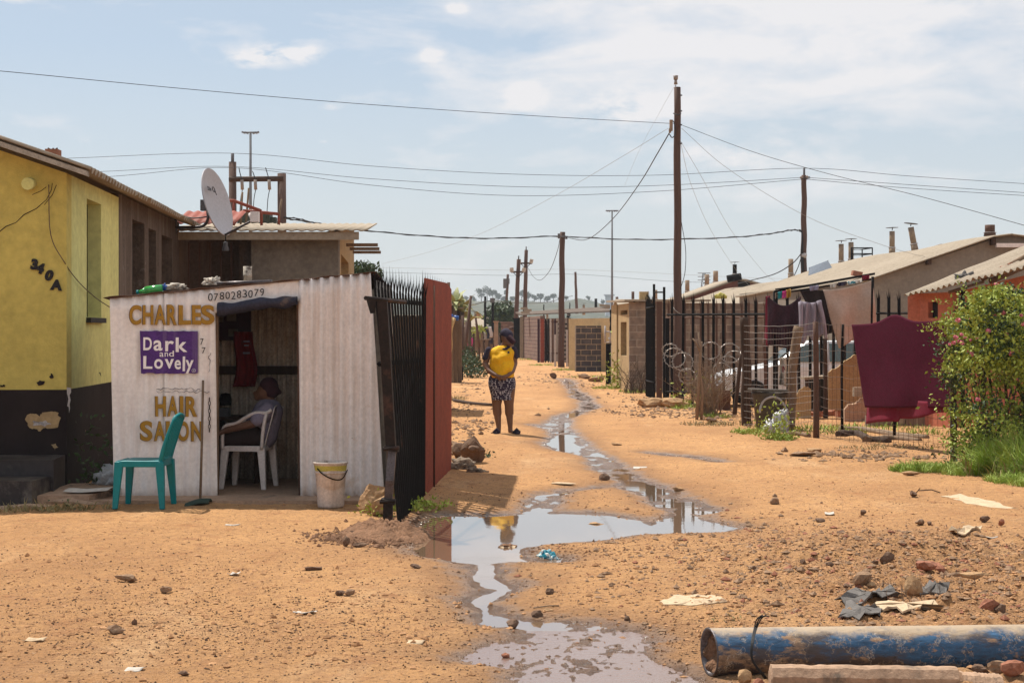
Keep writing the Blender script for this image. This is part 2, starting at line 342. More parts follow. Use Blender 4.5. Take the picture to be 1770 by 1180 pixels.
MT['grit'] = mat('dark_grit', (.11, .062, .036), .95, .3, 7, 0)
MT['rock_dark'] = mat('dark_brown_stone', (.19, .115, .075), .95, .3, 7, .9, 22, bdist=.02)
MT['rock_grey'] = mat('grey_brown_stone', (.35, .22, .135), .95, .3, 7, .9, 22, bdist=.02)
MT['rock_red'] = mat('broken_red_brick', (.36, .15, .09), .95, .3, 7, .7, 22)
MT['soil_chip'] = mat('sandy_clod', (.50, .28, .14), .98, .3, 6, .6, 25, col2=(.34, .17, .08))
MT['soil'] = mat('loose_soil', (.28, .15, .085), .98, .3, 6, 1., 25, bdist=.03)
MT['leaf'] = mat('green_leaf', (.26, .34, .04), .6, .35, 3, .1, 20, col2=(.42, .44, .07), spec=.4)
MT['leaf_dark'] = mat('dark_green_leaf', (.05, .09, .022), .6, .4, 3, .1, 20, spec=.4)
MT['grass'] = mat('grass_blade', (.22, .34, .04), .6, .35, 2, .1, 20, col2=(.38, .42, .09))
MT['dry_grass'] = mat('dry_grass_blade', (.34, .27, .12), .8, .35, 2, .1, 20)
MT['palm'] = mat('palm_frond', (.34, .36, .14), .6, .3, 3, .1, 20)
MT['rose'] = mat('pink_rose_petal', (.62, .12, .2), .7, .3, 20, .2, 20, col2=(.7, .3, .33))
MT['twig'] = mat('pale_dry_twig', (.30, .21, .14), .9, .3, 8, .3, 40)
MT['bark'] = mat('grey_brown_bark', (.13, .09, .06), .95, .3, 8, .6, 30)
MT['wire'] = mat('dark_cable', (.02, .02, .022), .6, .2)
MT['wire_light'] = mat('galvanised_wire', (.34, .31, .28), .4, .2, metal=.5)
MT['wire_rust'] = mat('rusty_fence_wire', (.16, .1, .07), .7, .3)
MT['car'] = mat('white_car_paint', (.68, .70, .72), .25, .03, 2, .0, spec=.6)
MT['car_glass'] = mat('tinted_car_glass', (.05, .09, .085), .1, .1, spec=.8, bump=0)
MT['rubber'] = mat('black_rubber', (.02, .02, .02), .8, .2)
MT['bucket'] = mat('dirty_white_bucket', (.70, .60, .53), .6, .2, 5, .3, 40, streak=((.3, .22, .17), .9, 20), spots=[((.2, .13, .1), .63, 12., .1)])
MT['yellow_band'] = mat('yellow_printed_band', (.55, .48, .1), .6, .2, 8)
MT['bin'] = mat('grey_plastic_bin', (.10, .085, .07), .7, .3, 8, .3, 40)
MT['plastic_bag'] = mat('silvery_plastic_bag', (.5, .5, .5), .3, .3, 8, .8, 14, spec=.6, bdist=.03)
MT['teal_bag'] = mat('blue_white_plastic_bag', (.02, .25, .34), .4, .2, 8, .8, 14, spots=[((.75, .75, .7), .52, 22., .03)], bdist=.03)
MT['paper'] = mat('white_paper', (.55, .50, .44), .9, .2)
MT['slate'] = mat('grey_roofing_felt', (.16, .145, .135), .9, .3, 8, .5, 30)
MT['pale_slab'] = mat('pale_cement_flake', (.58, .44, .29), .95, .2, 5, .5, 30)
MT['felt_green'] = mat('drab_green_rubber', (.04, .07, .055), .8, .3, 8)
MT['tank_green'] = mat('green_transformer_paint', (.035, .05, .035), .6, .3)
MT['solar'] = mat('solar_heater_panel', (.08, .10, .13), .25, .3, 4, spec=.6)
MT['tower_white'] = mat('pale_water_tower', (.55, .58, .62), .8, .05)
MT['mortar_white'] = mat('flaking_white_paint', (.55, .5, .48), .9, .3, 10, .5)
MT['lamp_grey'] = mat('grey_lamp_housing', (.12, .12, .13), .6, .2)
MT['brass'] = mat('ceramic_insulator', (.3, .25, .22), .4, .2)
MT['pink_cloth'] = mat('bright_pink_fabric', (.62, .05, .25), .85, .2)
def mat_skirt():
    m = mat('navy_skirt_white_dots', (.03, .025, .05), .9, .2, 5, .3, 40); t = m.node_tree; n = t.nodes; l = t.links; bs = n['Principled BSDF']
    tc = n.new('ShaderNodeTexCoord'); mp = n.new('ShaderNodeMapping'); mp.inputs['Scale'].default_value = (1, 1, .8); l.new(tc.outputs['Object'], mp.inputs[0])
    v = n.new('ShaderNodeTexVoronoi'); v.inputs['Scale'].default_value = 46; v.inputs['Randomness'].default_value = .45; l.new(mp.outputs[0], v.inputs['Vector'])
    r = n.new('ShaderNodeMapRange'); r.inputs[1].default_value = .36; r.inputs[2].default_value = .30; l.new(v.outputs['Distance'], r.inputs[0])
    q = n.new('ShaderNodeMixRGB'); q.inputs[1].default_value = (.03, .025, .05, 1); q.inputs[2].default_value = (.62, .6, .66, 1); l.new(r.outputs[0], q.inputs[0]); l.new(q.outputs[0], bs.inputs['Base Color'])
    return m
MT['skirt'] = mat_skirt()
def mat_pipe():
    m = mat('blue_steel_pipe_caked_with_dust', (.028, .11, .23), .6, .4, 6, .6, 30, spec=.5, stretch=(.4, 1, 1), spots=[((.06, .045, .045), .46, 9., .12), ((.30, .18, .10), .535, 11., .05), ((.05, .035, .03), .57, 5., .08), ((.02, .02, .02), .62, 50., .03)])
    t = m.node_tree; n = t.nodes; l = t.links; bs = n['Principled BSDF']; src = bs.inputs['Base Color'].links[0].from_socket
    g = n.new('ShaderNodeNewGeometry'); s = n.new('ShaderNodeSeparateXYZ'); l.new(g.outputs['Normal'], s.inputs[0])   # dust that has settled on the upward side
    q = n.new('ShaderNodeTexNoise'); q.inputs['Scale'].default_value = 7; q.inputs['Detail'].default_value = 8; q.inputs['Roughness'].default_value = .7
    tc = n.new('ShaderNodeTexCoord'); l.new(tc.outputs['Object'], q.inputs[0])
    a = n.new('ShaderNodeMath'); a.operation = 'MULTIPLY_ADD'; l.new(q.outputs[0], a.inputs[0]); a.inputs[1].default_value = 1.3; l.new(s.outputs[2], a.inputs[2])
    r = n.new('ShaderNodeMapRange'); r.inputs[1].default_value = 1.30; r.inputs[2].default_value = 1.62; l.new(a.outputs[0], r.inputs[0])
    ds = n.new('ShaderNodeMixRGB'); ds.inputs[0].default_value = .35; l.new(tc.outputs['Object'], ds.inputs[1]); l.new(q.outputs['Color'], ds.inputs[2])
    for sc2, th2, cc2 in ((9, .022, (.40, .28, .17, 1)), (17, .02, (.05, .035, .03, 1)), (5, .012, (.5, .42, .33, 1))):
        ve = n.new('ShaderNodeTexVoronoi'); ve.feature = 'DISTANCE_TO_EDGE'; ve.inputs['Scale'].default_value = sc2; l.new(ds.outputs[0], ve.inputs['Vector'])
        rr = n.new('ShaderNodeMapRange'); rr.inputs[1].default_value = th2; rr.inputs[2].default_value = th2*.3; l.new(ve.outputs[0], rr.inputs[0])
        mk = n.new('ShaderNodeMath'); mk.operation = 'MULTIPLY'; l.new(rr.outputs[0], mk.inputs[0]); qn = n.new('ShaderNodeTexNoise'); qn.inputs['Scale'].default_value = 6+sc2; l.new(tc.outputs['Object'], qn.inputs[0]); r3 = n.new('ShaderNodeMapRange'); r3.inputs[1].default_value = .48; r3.inputs[2].default_value = .56; l.new(qn.outputs[0], r3.inputs[0]); l.new(r3.outputs[0], mk.inputs[1])
        xx = n.new('ShaderNodeMixRGB'); l.new(mk.outputs[0], xx.inputs[0]); l.new(src, xx.inputs[1]); xx.inputs[2].default_value = cc2; src = xx.outputs[0]
    x = n.new('ShaderNodeMixRGB'); l.new(r.outputs[0], x.inputs[0]); l.new(src, x.inputs[1]); x.inputs[2].default_value = (.36, .27, .18, 1); l.new(x.outputs[0], bs.inputs['Base Color'])
    return m
MT['pipe'] = mat_pipe()
# ------------------------------------------------------------ ground with the runnel and puddles
def _h(ix, iy, s):
    n = (ix.astype(np.int64)*374761393+iy.astype(np.int64)*668265263+s*974711) & 0x7fffffff
    n = ((n ^ (n >> 13))*1274126177) & 0x7fffffff
    return ((n ^ (n >> 16)) & 0xffff)/65535.
def vn(x, y, s=0):
    ix = np.floor(x); iy = np.floor(y); fx = x-ix; fy = y-iy; fx = fx*fx*(3-2*fx); fy = fy*fy*(3-2*fy)
    a = _h(ix, iy, s); b = _h(ix+1, iy, s); c = _h(ix, iy+1, s); d = _h(ix+1, iy+1, s)
    return (a+(b-a)*fx)*(1-fy)+(c+(d-c)*fx)*fy-.5
def fbm(x, y, o=4, s=0):
    t = 0; a = 1.
    for k in range(o): t = t+a*vn(x*2**k+k*17.3, y*2**k-k*9.1, s+k); a *= .5
    return t
WATER_Z = -.035
def gp(pts): return np.array([tuple(G(x, y, WATER_Z))[:2] for x, y in pts])
POOLS = [gp(q) for q in (
 [(708, 945), (722, 912), (747, 893), (780, 890), (850, 891), (905, 889), (932, 886), (971, 885), (1030, 888), (1065, 892), (1111, 899), (1124, 909), (1146, 901), (1165, 886), (1184, 880), (1205, 893), (1226, 903), (1275, 912), (1240, 920), (1205, 922), (1150, 923), (1100, 924), (1065, 933), (1010, 938), (960, 941), (911, 945), (905, 955), (922, 968), (975, 966), (972, 972), (900, 975), (820, 978), (778, 971), (712, 960)],
 [(818, 974), (816, 984), (819, 1004), (845, 1021), (813, 1041), (824, 1058), (828, 1077), (858, 1085), (895, 1087), (940, 1090), (950, 1075), (903, 1074), (855, 1063), (852, 1046), (867, 1032), (898, 1021), (898, 1014), (861, 998), (864, 984), (868, 974)],
 [(930, 1080), (905, 1100), (841, 1123), (809, 1140), (819, 1148), (884, 1151), (906, 1159), (890, 1185), (880, 1240), (1240, 1240), (1205, 1180), (1180, 1168), (1129, 1145), (1118, 1128), (1135, 1111), (1118, 1098), (1053, 1085), (1005, 1077), (950, 1074)],
 [(1070, 834), (1110, 830), (1138, 840), (1132, 848), (1085, 847)],
 [(937, 768), (950, 758), (972, 750), (990, 752), (985, 765), (998, 778), (985, 783), (960, 776)])]
LINES = [([(1188, 884), (1170, 872), (1150, 860), (1130, 850), (1102, 840), (1078, 824), (1055, 810), (1042, 800), (1030, 789), (1000, 776), (985, 764), (972, 750), (962, 735), (975, 722), (1000, 714), (1020, 705), (1013, 694), (1002, 686), (992, 676), (985, 664), (975, 655)],
          [.2, .2, .17, .18, .14, .12, .15, .12, .12, .2, .18, .2, .17, .14, .13, .16, .12, .15, .13, .15, .14]),
         ([(934, 886), (938, 872), (948, 856), (981, 850), (1030, 845), (1065, 840)], [.12, .1, .1, .05, .05, .07]),
         ([(972, 750), (945, 738), (920, 735)], [.1, .08, .05]),
         ([(1120, 784), (1160, 788), (1200, 792), (1242, 800)], [.03, .07, .1, .03])]
def water_sdf(x, y):
    best = np.full(x.shape, 9.); pool = best.copy()
    for qi, q in enumerate(POOLS):
        d2 = np.full(x.shape, 1e9); ins = np.zeros(x.shape, bool); n = len(q)
        for i in range(n):
            a = q[i]; b = q[(i+1) % n]; e = b-a; wx = x-a[0]; wy = y-a[1]
            t = np.clip((wx*e[0]+wy*e[1])/(e@e), 0, 1); d2 = np.minimum(d2, (wx-e[0]*t)**2+(wy-e[1]*t)**2)
            c = ((a[1] > y) != (b[1] > y)) & (x < (b[0]-a[0])*(y-a[1])/((b[1]-a[1]) or 1e-9)+a[0]); ins ^= c
        d = np.sqrt(d2); best = np.minimum(best, np.where(ins, -d, d))
        if qi not in (2,): pool = np.minimum(pool, np.where(ins, -d, d))
    for pts, w in LINES:
        q = gp(pts)
        for i in range(len(q)-1):
            a = q[i]; b = q[i+1]; e = b-a; wx = x-a[0]; wy = y-a[1]; t = np.clip((wx*e[0]+wy*e[1])/(e@e), 0, 1)
            best = np.minimum(best, np.hypot(wx-e[0]*t, wy-e[1]*t)-(w[i]+(w[i+1]-w[i])*t))
    return best, pool
def ground_h(x, y, with_s=False):
    x = np.asarray(x, float); y = np.asarray(y, float)
    near = (y > 4) & (y < 75) & (np.abs(x) < 7); s = np.full(x.shape, 9.); pl = s.copy()
    if near.any(): s[near], pl[near] = water_sdf(x[near], y[near])
    edge_ = .05*fbm(x*6, y*4, 3, 15); s = s+edge_; pl = pl+edge_
    s = s+.10*fbm(x*2.2, y*1.3, 3, 5)*(1+np.clip((y-20)/25, 0, 1.5))
    far = np.clip(s/1.6, 0, 1)
    h = np.where(s > 0, .045*(1-np.exp(-np.maximum(s, 0)/.30)), -.045*(1-np.exp(np.minimum(s, 0)/.12)))
    h = h+(.016*fbm(x*.9, y*.5, 3, 1)+.04*fbm(x*.25+5, y*.16, 2, 2))*far
    h = h+.012*fbm(x*3.2, y*3.2, 4, 3)*(.35+.65*far)+(.010*fbm(x*15, y*15, 3, 8)+.004*fbm(x*45, y*45, 2, 9))*(.25+.75*far)
    mot = np.clip(1-s/.10, 0, 1)*np.clip((pl+.02)/.10, 0, 1)          # mud and thin water mixed in the runnel and the trampled pool
    h = h*(1-mot)+mot*(.026-.035-.0015-.0015*(y < 9.4)+.003*(y > 14)+.028*np.where(y < 9.4, .55*fbm(x*34, y*17, 3, 18)+.6*fbm(x*5, y*3, 3, 19), fbm(x*7, y*3.6, 4, 17)))
    low = 0*np.exp(-((y-8.1)/.75)**2)*np.exp(-((x-.35)/.8)**2)          # mud breaking through the shallow pool
    h = h+low*(.10*fbm(x*7, y*4.5, 4, 11)-.012)
    st = np.clip((y-15)/5, 0, 1)*np.exp(-np.maximum(s, 0)/.3); h = h+0*st
    lump = np.clip(fbm(x*1.1+3, y*1.1, 3, 21)-.18, 0, 1)*np.clip((x-.9)/1.2, 0, 1)*np.clip((13.5-y)/1.5, 0, 1)   # rough rubbly ground on the right
    h = h+lump*.3+np.clip((x-.6)/2, 0, 1)*np.clip((13.2-y)/2, 0, 1)*(.06*fbm(x*5, y*5, 3, 31)+.04*fbm(x*14, y*14, 2, 33))
    h = h-.026
    return (h, s) if with_s else h
def gz(x, y): return float(ground_h(np.array([x]), np.array([y]))[0])
def GG(px, py): g = G(px, py); h = gz(g.x, g.y); g = G(px, py, h); return Vector((g.x, g.y, gz(g.x, g.y)))
d = [-80, -40, -20, -10, -4, 0, 2, 4, 5, 5.8]; v = 6.4
while v < 26: d.append(v); v *= 1.0021
while v < 70: d.append(v); v *= 1.0045
while v < 400: d.append(v); v *= 1.03
while v < 6000: d.append(v); v *= 1.25
d = np.array(d); inn = np.linspace(-.345, .345, 700); out = np.geomspace(.36, 8, 26)
t = np.concatenate([-out[::-1], inn, out]); TT, DD = np.meshgrid(t, d); XX = TT*np.maximum(DD, 6.4); YY = DD
H, S = ground_h(XX, YY, True); S = np.minimum(S, 9); H = np.where(YY > 300, np.where(YY > 420, -1.5, 0.), H); nx = len(t); ny = len(d)
me = bpy.data.meshes.new('ground'); nv = nx*ny; me.vertices.add(nv)
me.vertices.foreach_set('co', np.stack([XX, YY, H], -1).ravel().astype(np.float32))
ii = np.arange(nv).reshape(ny, nx); q = np.stack([ii[:-1, :-1], ii[:-1, 1:], ii[1:, 1:], ii[1:, :-1]], -1).reshape(-1, 4); nf = len(q)
me.loops.add(nf*4); me.polygons.add(nf); me.loops.foreach_set('vertex_index', q.ravel().astype(np.int32)); me.polygons.foreach_set('loop_start', (np.arange(nf)*4).astype(np.int32))
me.update(calc_edges=True); me.polygons.foreach_set('use_smooth', np.ones(nf, bool))
at = me.attributes.new('damp', 'FLOAT', 'POINT'); at.data.foreach_set('value', np.clip(1-(S-.0)/.60, 0, 1).ravel().astype(np.float32))
rub = np.clip((XX-.55*np.ones_like(XX))/1.3, 0, 1)*np.clip((13.6-YY)/1.6, 0, 1)+.8*np.exp(-((XX+.95)/.5)**2-((YY-12.9)/.7)**2)+.3*np.clip((9.6-YY)/1.5, 0, 1)*np.clip((-XX-.2)/1, 0, 1)
at = me.attributes.new('rubble', 'FLOAT', 'POINT'); at.data.foreach_set('value', np.clip(rub, 0, 1).ravel().astype(np.float32))
def mat_ground():
    m = bpy.data.materials.new('sandy_earth'); m.use_nodes = True; t = m.node_tree; n = t.nodes; l = t.links; bs = n['Principled BSDF']; bs.inputs['Specular IOR Level'].default_value = .25
    tc = n.new('ShaderNodeTexCoord'); ob = tc.outputs['Object']
    def noise(s, dt=6, r=.6, st=(1, 1, 1), ds=0.):
        mp = n.new('ShaderNodeMapping'); mp.inputs['Scale'].default_value = st; l.new(ob, mp.inputs[0]); q = n.new('ShaderNodeTexNoise')
        q.inputs['Scale'].default_value = s; q.inputs['Detail'].default_value = dt; q.inputs['Roughness'].default_value = r; q.inputs['Distortion'].default_value = ds; l.new(mp.outputs[0], q.inputs[0]); return q.outputs[0]
    def rng(s, a, b, c=0., d_=1.):
        q = n.new('ShaderNodeMapRange')
        for i, x in enumerate((a, b, c, d_)): q.inputs[i+1].default_value = x
        l.new(s, q.inputs[0]); return q.outputs[0]
    def mix(f, a, b, bt='MIX'):
        q = n.new('ShaderNodeMixRGB'); q.blend_type = bt
        for i, x in ((0, f), (1, a), (2, b)):
            if isinstance(x, (float, int)): q.inputs[i].default_value = x
            elif isinstance(x, tuple): q.inputs[i].default_value = (*x, 1)
            else: l.new(x, q.inputs[i])
        return q.outputs[0]
    def ma(op, a, b, cl=False):
        q = n.new('ShaderNodeMath'); q.operation = op; q.use_clamp = cl
        for i, x in enumerate((a, b)):
            if isinstance(x, (float, int)): q.inputs[i].default_value = x
            else: l.new(x, q.inputs[i])
        return q.outputs[0]
    c = mix(rng(noise(.55, 6, .62, (1, .6, 1)), .34, .66), (.645, .355, .155), (.46, .24, .105))
    c = mix(rng(noise(.9, 5, .6, (1, .45, 1), .6), .56, .74), c, (.68, .42, .22))          # pale trodden patches
    c = mix(rng(noise(3.1, 6, .7), .54, .72), c, (.40, .185, .082))
    c = mix(rng(noise(17, 5, .75), .48, .70), c, (.36, .19, .095))
    c = mix(ma('MULTIPLY', rng(noise(60, 4, .7), .585, .65), .8), c, (.12, .065, .04))
    c = mix(ma('MULTIPLY', rng(noise(75, 3, .7, (1, 1, 1.3)), .62, .68), .6), c, (.62, .47, .33))
    a = n.new('ShaderNodeAttribute'); a.attribute_name = 'damp'
    b_ = n.new('ShaderNodeAttribute'); b_.attribute_name = 'rubble'
    rb_ = ma('MULTIPLY', b_.outputs['Fac'], rng(noise(7, 6, .7), .40, .60))
    c = mix(ma('MULTIPLY', rb_, .62), c, mix(rng(noise(21, 4, .7), .42, .6), (.44, .25, .13), (.17, .095, .055)))
    dn = ma('ADD', a.outputs['Fac'], ma('MULTIPLY', ma('SUBTRACT', noise(3, 6, .65), .5), 1.1))
    c = mix(ma('MULTIPLY', rng(dn, .25, .75), .55), c, (.26, .145, .08))
    wet = ma('ADD', a.outputs['Fac'], ma('MULTIPLY', ma('SUBTRACT', noise(5, 6, .65), .5), .5)); wet = rng(wet, .72, .98)
    c = mix(ma('MULTIPLY', wet, .85), c, mix(rng(noise(9, 5, .6), .4, .65), (.20, .11, .06), (.11, .062, .04)))
    l.new(c, bs.inputs['Base Color']); l.new(rng(wet, 0, 1, .97, .13), bs.inputs['Roughness']); l.new(rng(wet, 0, 1, .2, .8), bs.inputs['Specular IOR Level'])
    vo = n.new('ShaderNodeTexVoronoi'); vo.inputs['Scale'].default_value = 32; l.new(ob, vo.inputs['Vector'])
    peb = ma('MULTIPLY', rng(vo.outputs['Distance'], .33, .12), rng(noise(2.2, 4), .48, .6))
    hgt = ma('ADD', ma('MULTIPLY', noise(26, 8, .72), 1.), ma('ADD', ma('MULTIPLY', peb, .35), ma('MULTIPLY', noise(5, 6, .65), 1.4)))
    b = n.new('ShaderNodeBump'); b.inputs['Strength'].default_value = 1.; b.inputs['Distance'].default_value = .045; l.new(hgt, b.inputs['Height']); l.new(b.outputs[0], bs.inputs['Normal'])
    return m
me.materials.append(mat_ground()); go = bpy.data.objects.new('ground', me); COL.objects.link(go); go['kind'] = 'structure'
# standing water: one level sheet, the banks cut it into runnel and pools
mw = bpy.data.materials.new('muddy_water'); mw.use_nodes = True; n = mw.node_tree.nodes; l = mw.node_tree.links; bs = n['Principled BSDF']
bs.inputs['Base Color'].default_value = (.20, .13, .08, 1); bs.inputs['Roughness'].default_value = .03; bs.inputs['IOR'].default_value = 1.5; bs.inputs['Coat Weight'].default_value = .6; bs.inputs['Coat Roughness'].default_value = .02
tcw = n.new('ShaderNodeTexCoord'); nw = n.new('ShaderNodeTexNoise'); nw.inputs['Scale'].default_value = 7; nw.inputs['Detail'].default_value = 3; l.new(tcw.outputs['Object'], nw.inputs[0])
bw = n.new('ShaderNodeBump'); bw.inputs['Strength'].default_value = .12; bw.inputs['Distance'].default_value = .002; l.new(nw.outputs[0], bw.inputs['Height']); l.new(bw.outputs[0], bs.inputs['Normal']); l.new(bw.outputs[0], bs.inputs['Coat Normal'])
wmb = MB()
wpts = [(-1.4, 6.3), (2.2, 6.3), (2.6, 9), (2.4, 15), (4.2, 22), (3.6, 30), (3.4, 58), (.6, 58), (-.2, 26), (-1.2, 16), (-1.2, 11)]
ys = 8.93
wpts = [(-1.2, ys), (2.6, ys), (2.4, 15), (4.2, 22), (3.6, 30), (3.4, 58), (.6, 58), (-.2, 26), (-1.2, 16), (-1.2, 11)]
wmb.add([(x, y, WATER_Z) for x, y in wpts], [tuple(range(len(wpts)))]); wmb.build('puddle_water', mw, kind='structure')
ms = mw.copy(); ms.name = 'silty_shallow_water'; q_ = ms.node_tree.nodes; q_['Principled BSDF'].inputs['Base Color'].default_value = (.19, .12, .095, 1); q_['Principled BSDF'].inputs['Roughness'].default_value = .22; q_['Principled BSDF'].inputs['Coat Weight'].default_value = .25
for n_ in q_:
    if n_.type == 'BUMP': n_.inputs['Strength'].default_value = .6; n_.inputs['Distance'].default_value = .006
    if n_.type == 'TEX_NOISE': n_.inputs['Scale'].default_value = 26
wmb = MB(); wmb.add([(x, y, WATER_Z) for x, y in ((-1.4, 6.3), (2.2, 6.3), (2.6, ys), (-1.2, ys))], [(0, 1, 2, 3)]); wmb.build('silty_water', ms, kind='structure')
# ------------------------------------------------------------ hills
hp = [(-2500, 520), (300, 520), (560, 517), (770, 520), (830, 524), (900, 522), (960, 524), (1000, 519), (1020, 522), (1045, 533), (1075, 541), (1120, 546), (1300, 552), (1800, 556), (4500, 545)]
def hill_y(px):
    for (a, b), (c, e) in zip(hp[:-1], hp[1:]):
        if a <= px <= c: return b+(e-b)*(px-a)/(c-a)
    return 550
mb = MB(); nu = 260
def hf(u, v_):
    px = -2500+7000*u; top = EYE+(HY-hill_y(px))/F*950; d_ = 420+v_*700
    prof = min(1, v_/.75); z = -1.6+(top+1.6)*(prof*prof*(3-2*prof))+2.2*mnoise.fractal(Vector((px*.01, d_*.01, 0)), 1, 2, 4)*prof
    return ((px-CX)/F*d_, d_, z)
g = [[hf(i/nu, j/30) for i in range(nu+1)] for j in range(31)]
mb.add([p for r in g for p in r], [(j*(nu+1)+i, j*(nu+1)+i+1, (j+1)*(nu+1)+i+1, (j+1)*(nu+1)+i) for j in range(30) for i in range(nu)], 0, True)
MT['hill'] = mat('scrubby_hillside', (.10, .10, .07), .95, .3, .02, 0, 1, col2=(.065, .075, .05), spots=[((.04, .055, .035), .52, .09, .05), ((.40, .29, .17), .66, .014, .03)])
mb.build('hills', M('hill'), kind='structure')
# ------------------------------------------------------------ left side of the street
HC = Vector((-4.49, 16.2)); HV = Vector((-.0666, 1)).normalized(); HU = Vector((HV.y, -HV.x))
def H(a, b, z=None):
    q = HC+HU*a+HV*b
    return q if z is None else Vector((q.x, q.y, z))
th = thing('yellow_house', 'mustard yellow house with a black painted base and the number 340A on its gable wall', 'house', (HC.x, HC.y, 0))
def part(mb, name, m, par, **k): return mb.build(name, m, par, **k)
b = MB(); b.wall(H(-3.6, 0), H(0, 0), 1.04, 4.45, .24, 0, 3.22); b.wall(H(-7.2, 0), H(-3.6, 0), 1.04, 3.22, .24, 0, 4.45); part(b, 'front_wall', M('yellow'), th)
b = MB(); b.wallh(H(0, .24), H(0, 2.95), 1.04, 3.22, .24, [(.79, 1.61, 1.78, 3.05)]); part(b, 'side_wall', M('pale_yellow'), th)
b = MB(); b.wall(H(-7.2, -.003), H(.003, -.003), -.2, 1.04, .24); b.wall(H(.003, .237), H(.003, 2.95), -.2, 1.04, .24); part(b, 'painted_base', M('plinth'), th)
b = MB(); b.wallh(H(0, 2.95), H(0, 8.1), -.2, 3.27, .24, [(.97, 1.91, 1.3, 3.03), (2.24, 2.88, 1.3, 3.0), (3.41, 4.42, 1.3, 2.98)]); b.wall(H(-7, 8.1), H(-.24, 8.1), -.2, 3.2, .24); part(b, 'rear_wall', M('brown_render'), th)
for (b0, b1, z0, z1) in ((1.03, 1.85, 1.78, 3.05), (3.92, 4.86, 1.3, 3.03), (5.19, 5.83, 1.3, 3.0), (6.36, 7.37, 1.3, 2.98)):
    w = MB(); w.wall(H(-.19, b0), H(-.19, b1), z0, z1, .02); wo_ = part(w, 'window', M('glass_dark'), th)
    f = MB(); s = .045
    for q0, q1, za, zb in ((b0, b0+s, z0, z1), (b1-s, b1, z0, z1), (b0+s, b1-s, z0, z0+s), (b0+s, b1-s, z1-s, z1), ((b0+b1)/2-.02, (b0+b1)/2+.02, z0+s, z1-s)): f.wall(H(-.15, q0), H(-.15, q1), za, zb, .035)
    f.build('window_frame', M('black_metal'), wo_)
b = MB(); b.wall(H(.05, 1.0), H(.05, 1.9), 1.72, 1.775, .24); part(b, 'window_sill', M('dark'), th)
b = MB()
up = (-HU*.945).to_3d(); up.z = .325
nrm = Vector((HU.x*.325, HU.y*.325, .945))
corr(b, H(.27, -.3, 3.24), HV.to_3d(), up, 8.9, 4.05, nrm, .177, .03, .010, 10, jag=.03)
up2 = (HU*.945).to_3d(); up2.z = .325
corr(b, H(-7.5, -.3, 3.24), HV.to_3d(), up2, 8.9, 3.9, Vector((-HU.x*.325, -HU.y*.325, .945)), .177, .026, .008, 8)
part(b, 'roof', M('roof'), th)
b = MB()
b.hexa([H(-3.6, -.30, 4.475), H(.26, -.30, 3.165), H(.26, -.18, 3.165), H(-3.6, -.18, 4.475), H(-3.6, -.30, 4.53), H(.26, -.30, 3.215), H(.26, -.18, 3.215), H(-3.6, -.18, 4.53)])
part(b, 'fascia', M('roof_edge'), th)
b = MB(); b.tube([H(-.36, .1, 3.12), H(-.36, -.12, 3.10)], .062, 12); part(b, 'beam_end', M('pale_yellow'), th)
b = MB()     # cracks in the plaster and a loose cable
b.tube([H(x, -.002, z) for x, z in ((-.72, 2.58), (-.6, 2.68), (-.5, 2.72), (-.42, 2.8), (-.3, 2.86), (-.2, 2.95), (-.15, 3.05), (-.14, 3.12))], [.004, .005, .003, .005, .004, .003, .004, .002], 5); part(b, 'crack', M('dark'), th)
for s_, t_ in (((-.22, 2.9), (-.1, 3.1)), ((-.34, 3.0), (-.2, 3.08))):
    b = MB(); b.tube([H(s_[0], -.002, s_[1]), H((s_[0]+t_[0])/2+.02, -.002, (s_[1]+t_[1])/2), H(t_[0], -.002, t_[1])], .003, 5); part(b, 'crack', M('dark'), th)
b = MB(); b.tube(bez([H(-.17, -.03, 3.1), H(-.15, -.03, 2.6), H(-.02, -.03, 2.33), H(.03, .4, 2.15), H(.05, 1.2, 2.0), H(.2, 1.35, 1.88)], 6), .005, 5); part(b, 'loose_cable', M('wire_rust'), th)
for ch, px, py, r_ in (('3', 61, 457, .15), ('4', 72, 465, .3), ('0', 86, 476, .35), ('A', 98, 495, .1)):
    vs, fs = text_verts(ch, .112, .0075, .006); b = MB(); cx = sum(v.x for v in vs)/len(vs); cy = sum(v.y for v in vs)/len(vs)
    q = P(px, py, 16.2); a0 = (q.x-HC.x); out = []
    for v in vs:
        x, z = v.x-cx, v.y-cy; x, z = x*math.cos(r_)+z*math.sin(r_), z*math.cos(r_)-x*math.sin(r_); out.append(H(a0+x*1.25, -.012-(.004 if v.z > 0 else -.004), q.z+z*1.2))
    b.add(out, fs); part(b, 'house_number', M('black_paint'), th)
q = H(-3.3, 3.5, 4.35); t = thing('chimney_stack', 'small brick chimney with bent metal pipes on the yellow house roof', 'chimney', P(92, 268, 21))
b = MB(); b.box(P(92, 272, 21), (.16, .2, .2)); part(b, 'stack', M('rock_red'), t)
for dx in (-6, 0, 5):
    b = MB(); b.tube([P(92+dx, 266, 21), P(92+dx, 258, 21), P(92+dx*1.5, 256, 21)], .012, 6); part(b, 'flue_pipe', M('dark'), t)
rnd = random.Random(8)
def patch(name, m, pts, z=-.006):
    b = MB(); q = [P(x+(x2-x)*k/3+rnd.uniform(-2, 2), y+(y2-y)*k/3+rnd.uniform(-1.6, 1.6), 16.2) for (x, y), (x2, y2) in zip(pts, pts[1:]+pts[:1]) for k in range(3)]; b.prism([(v.x-HC.x, v.z) for v in q], lambda u, v, w: H(u, z-w, v), .003); part(b, name, M(m), th)
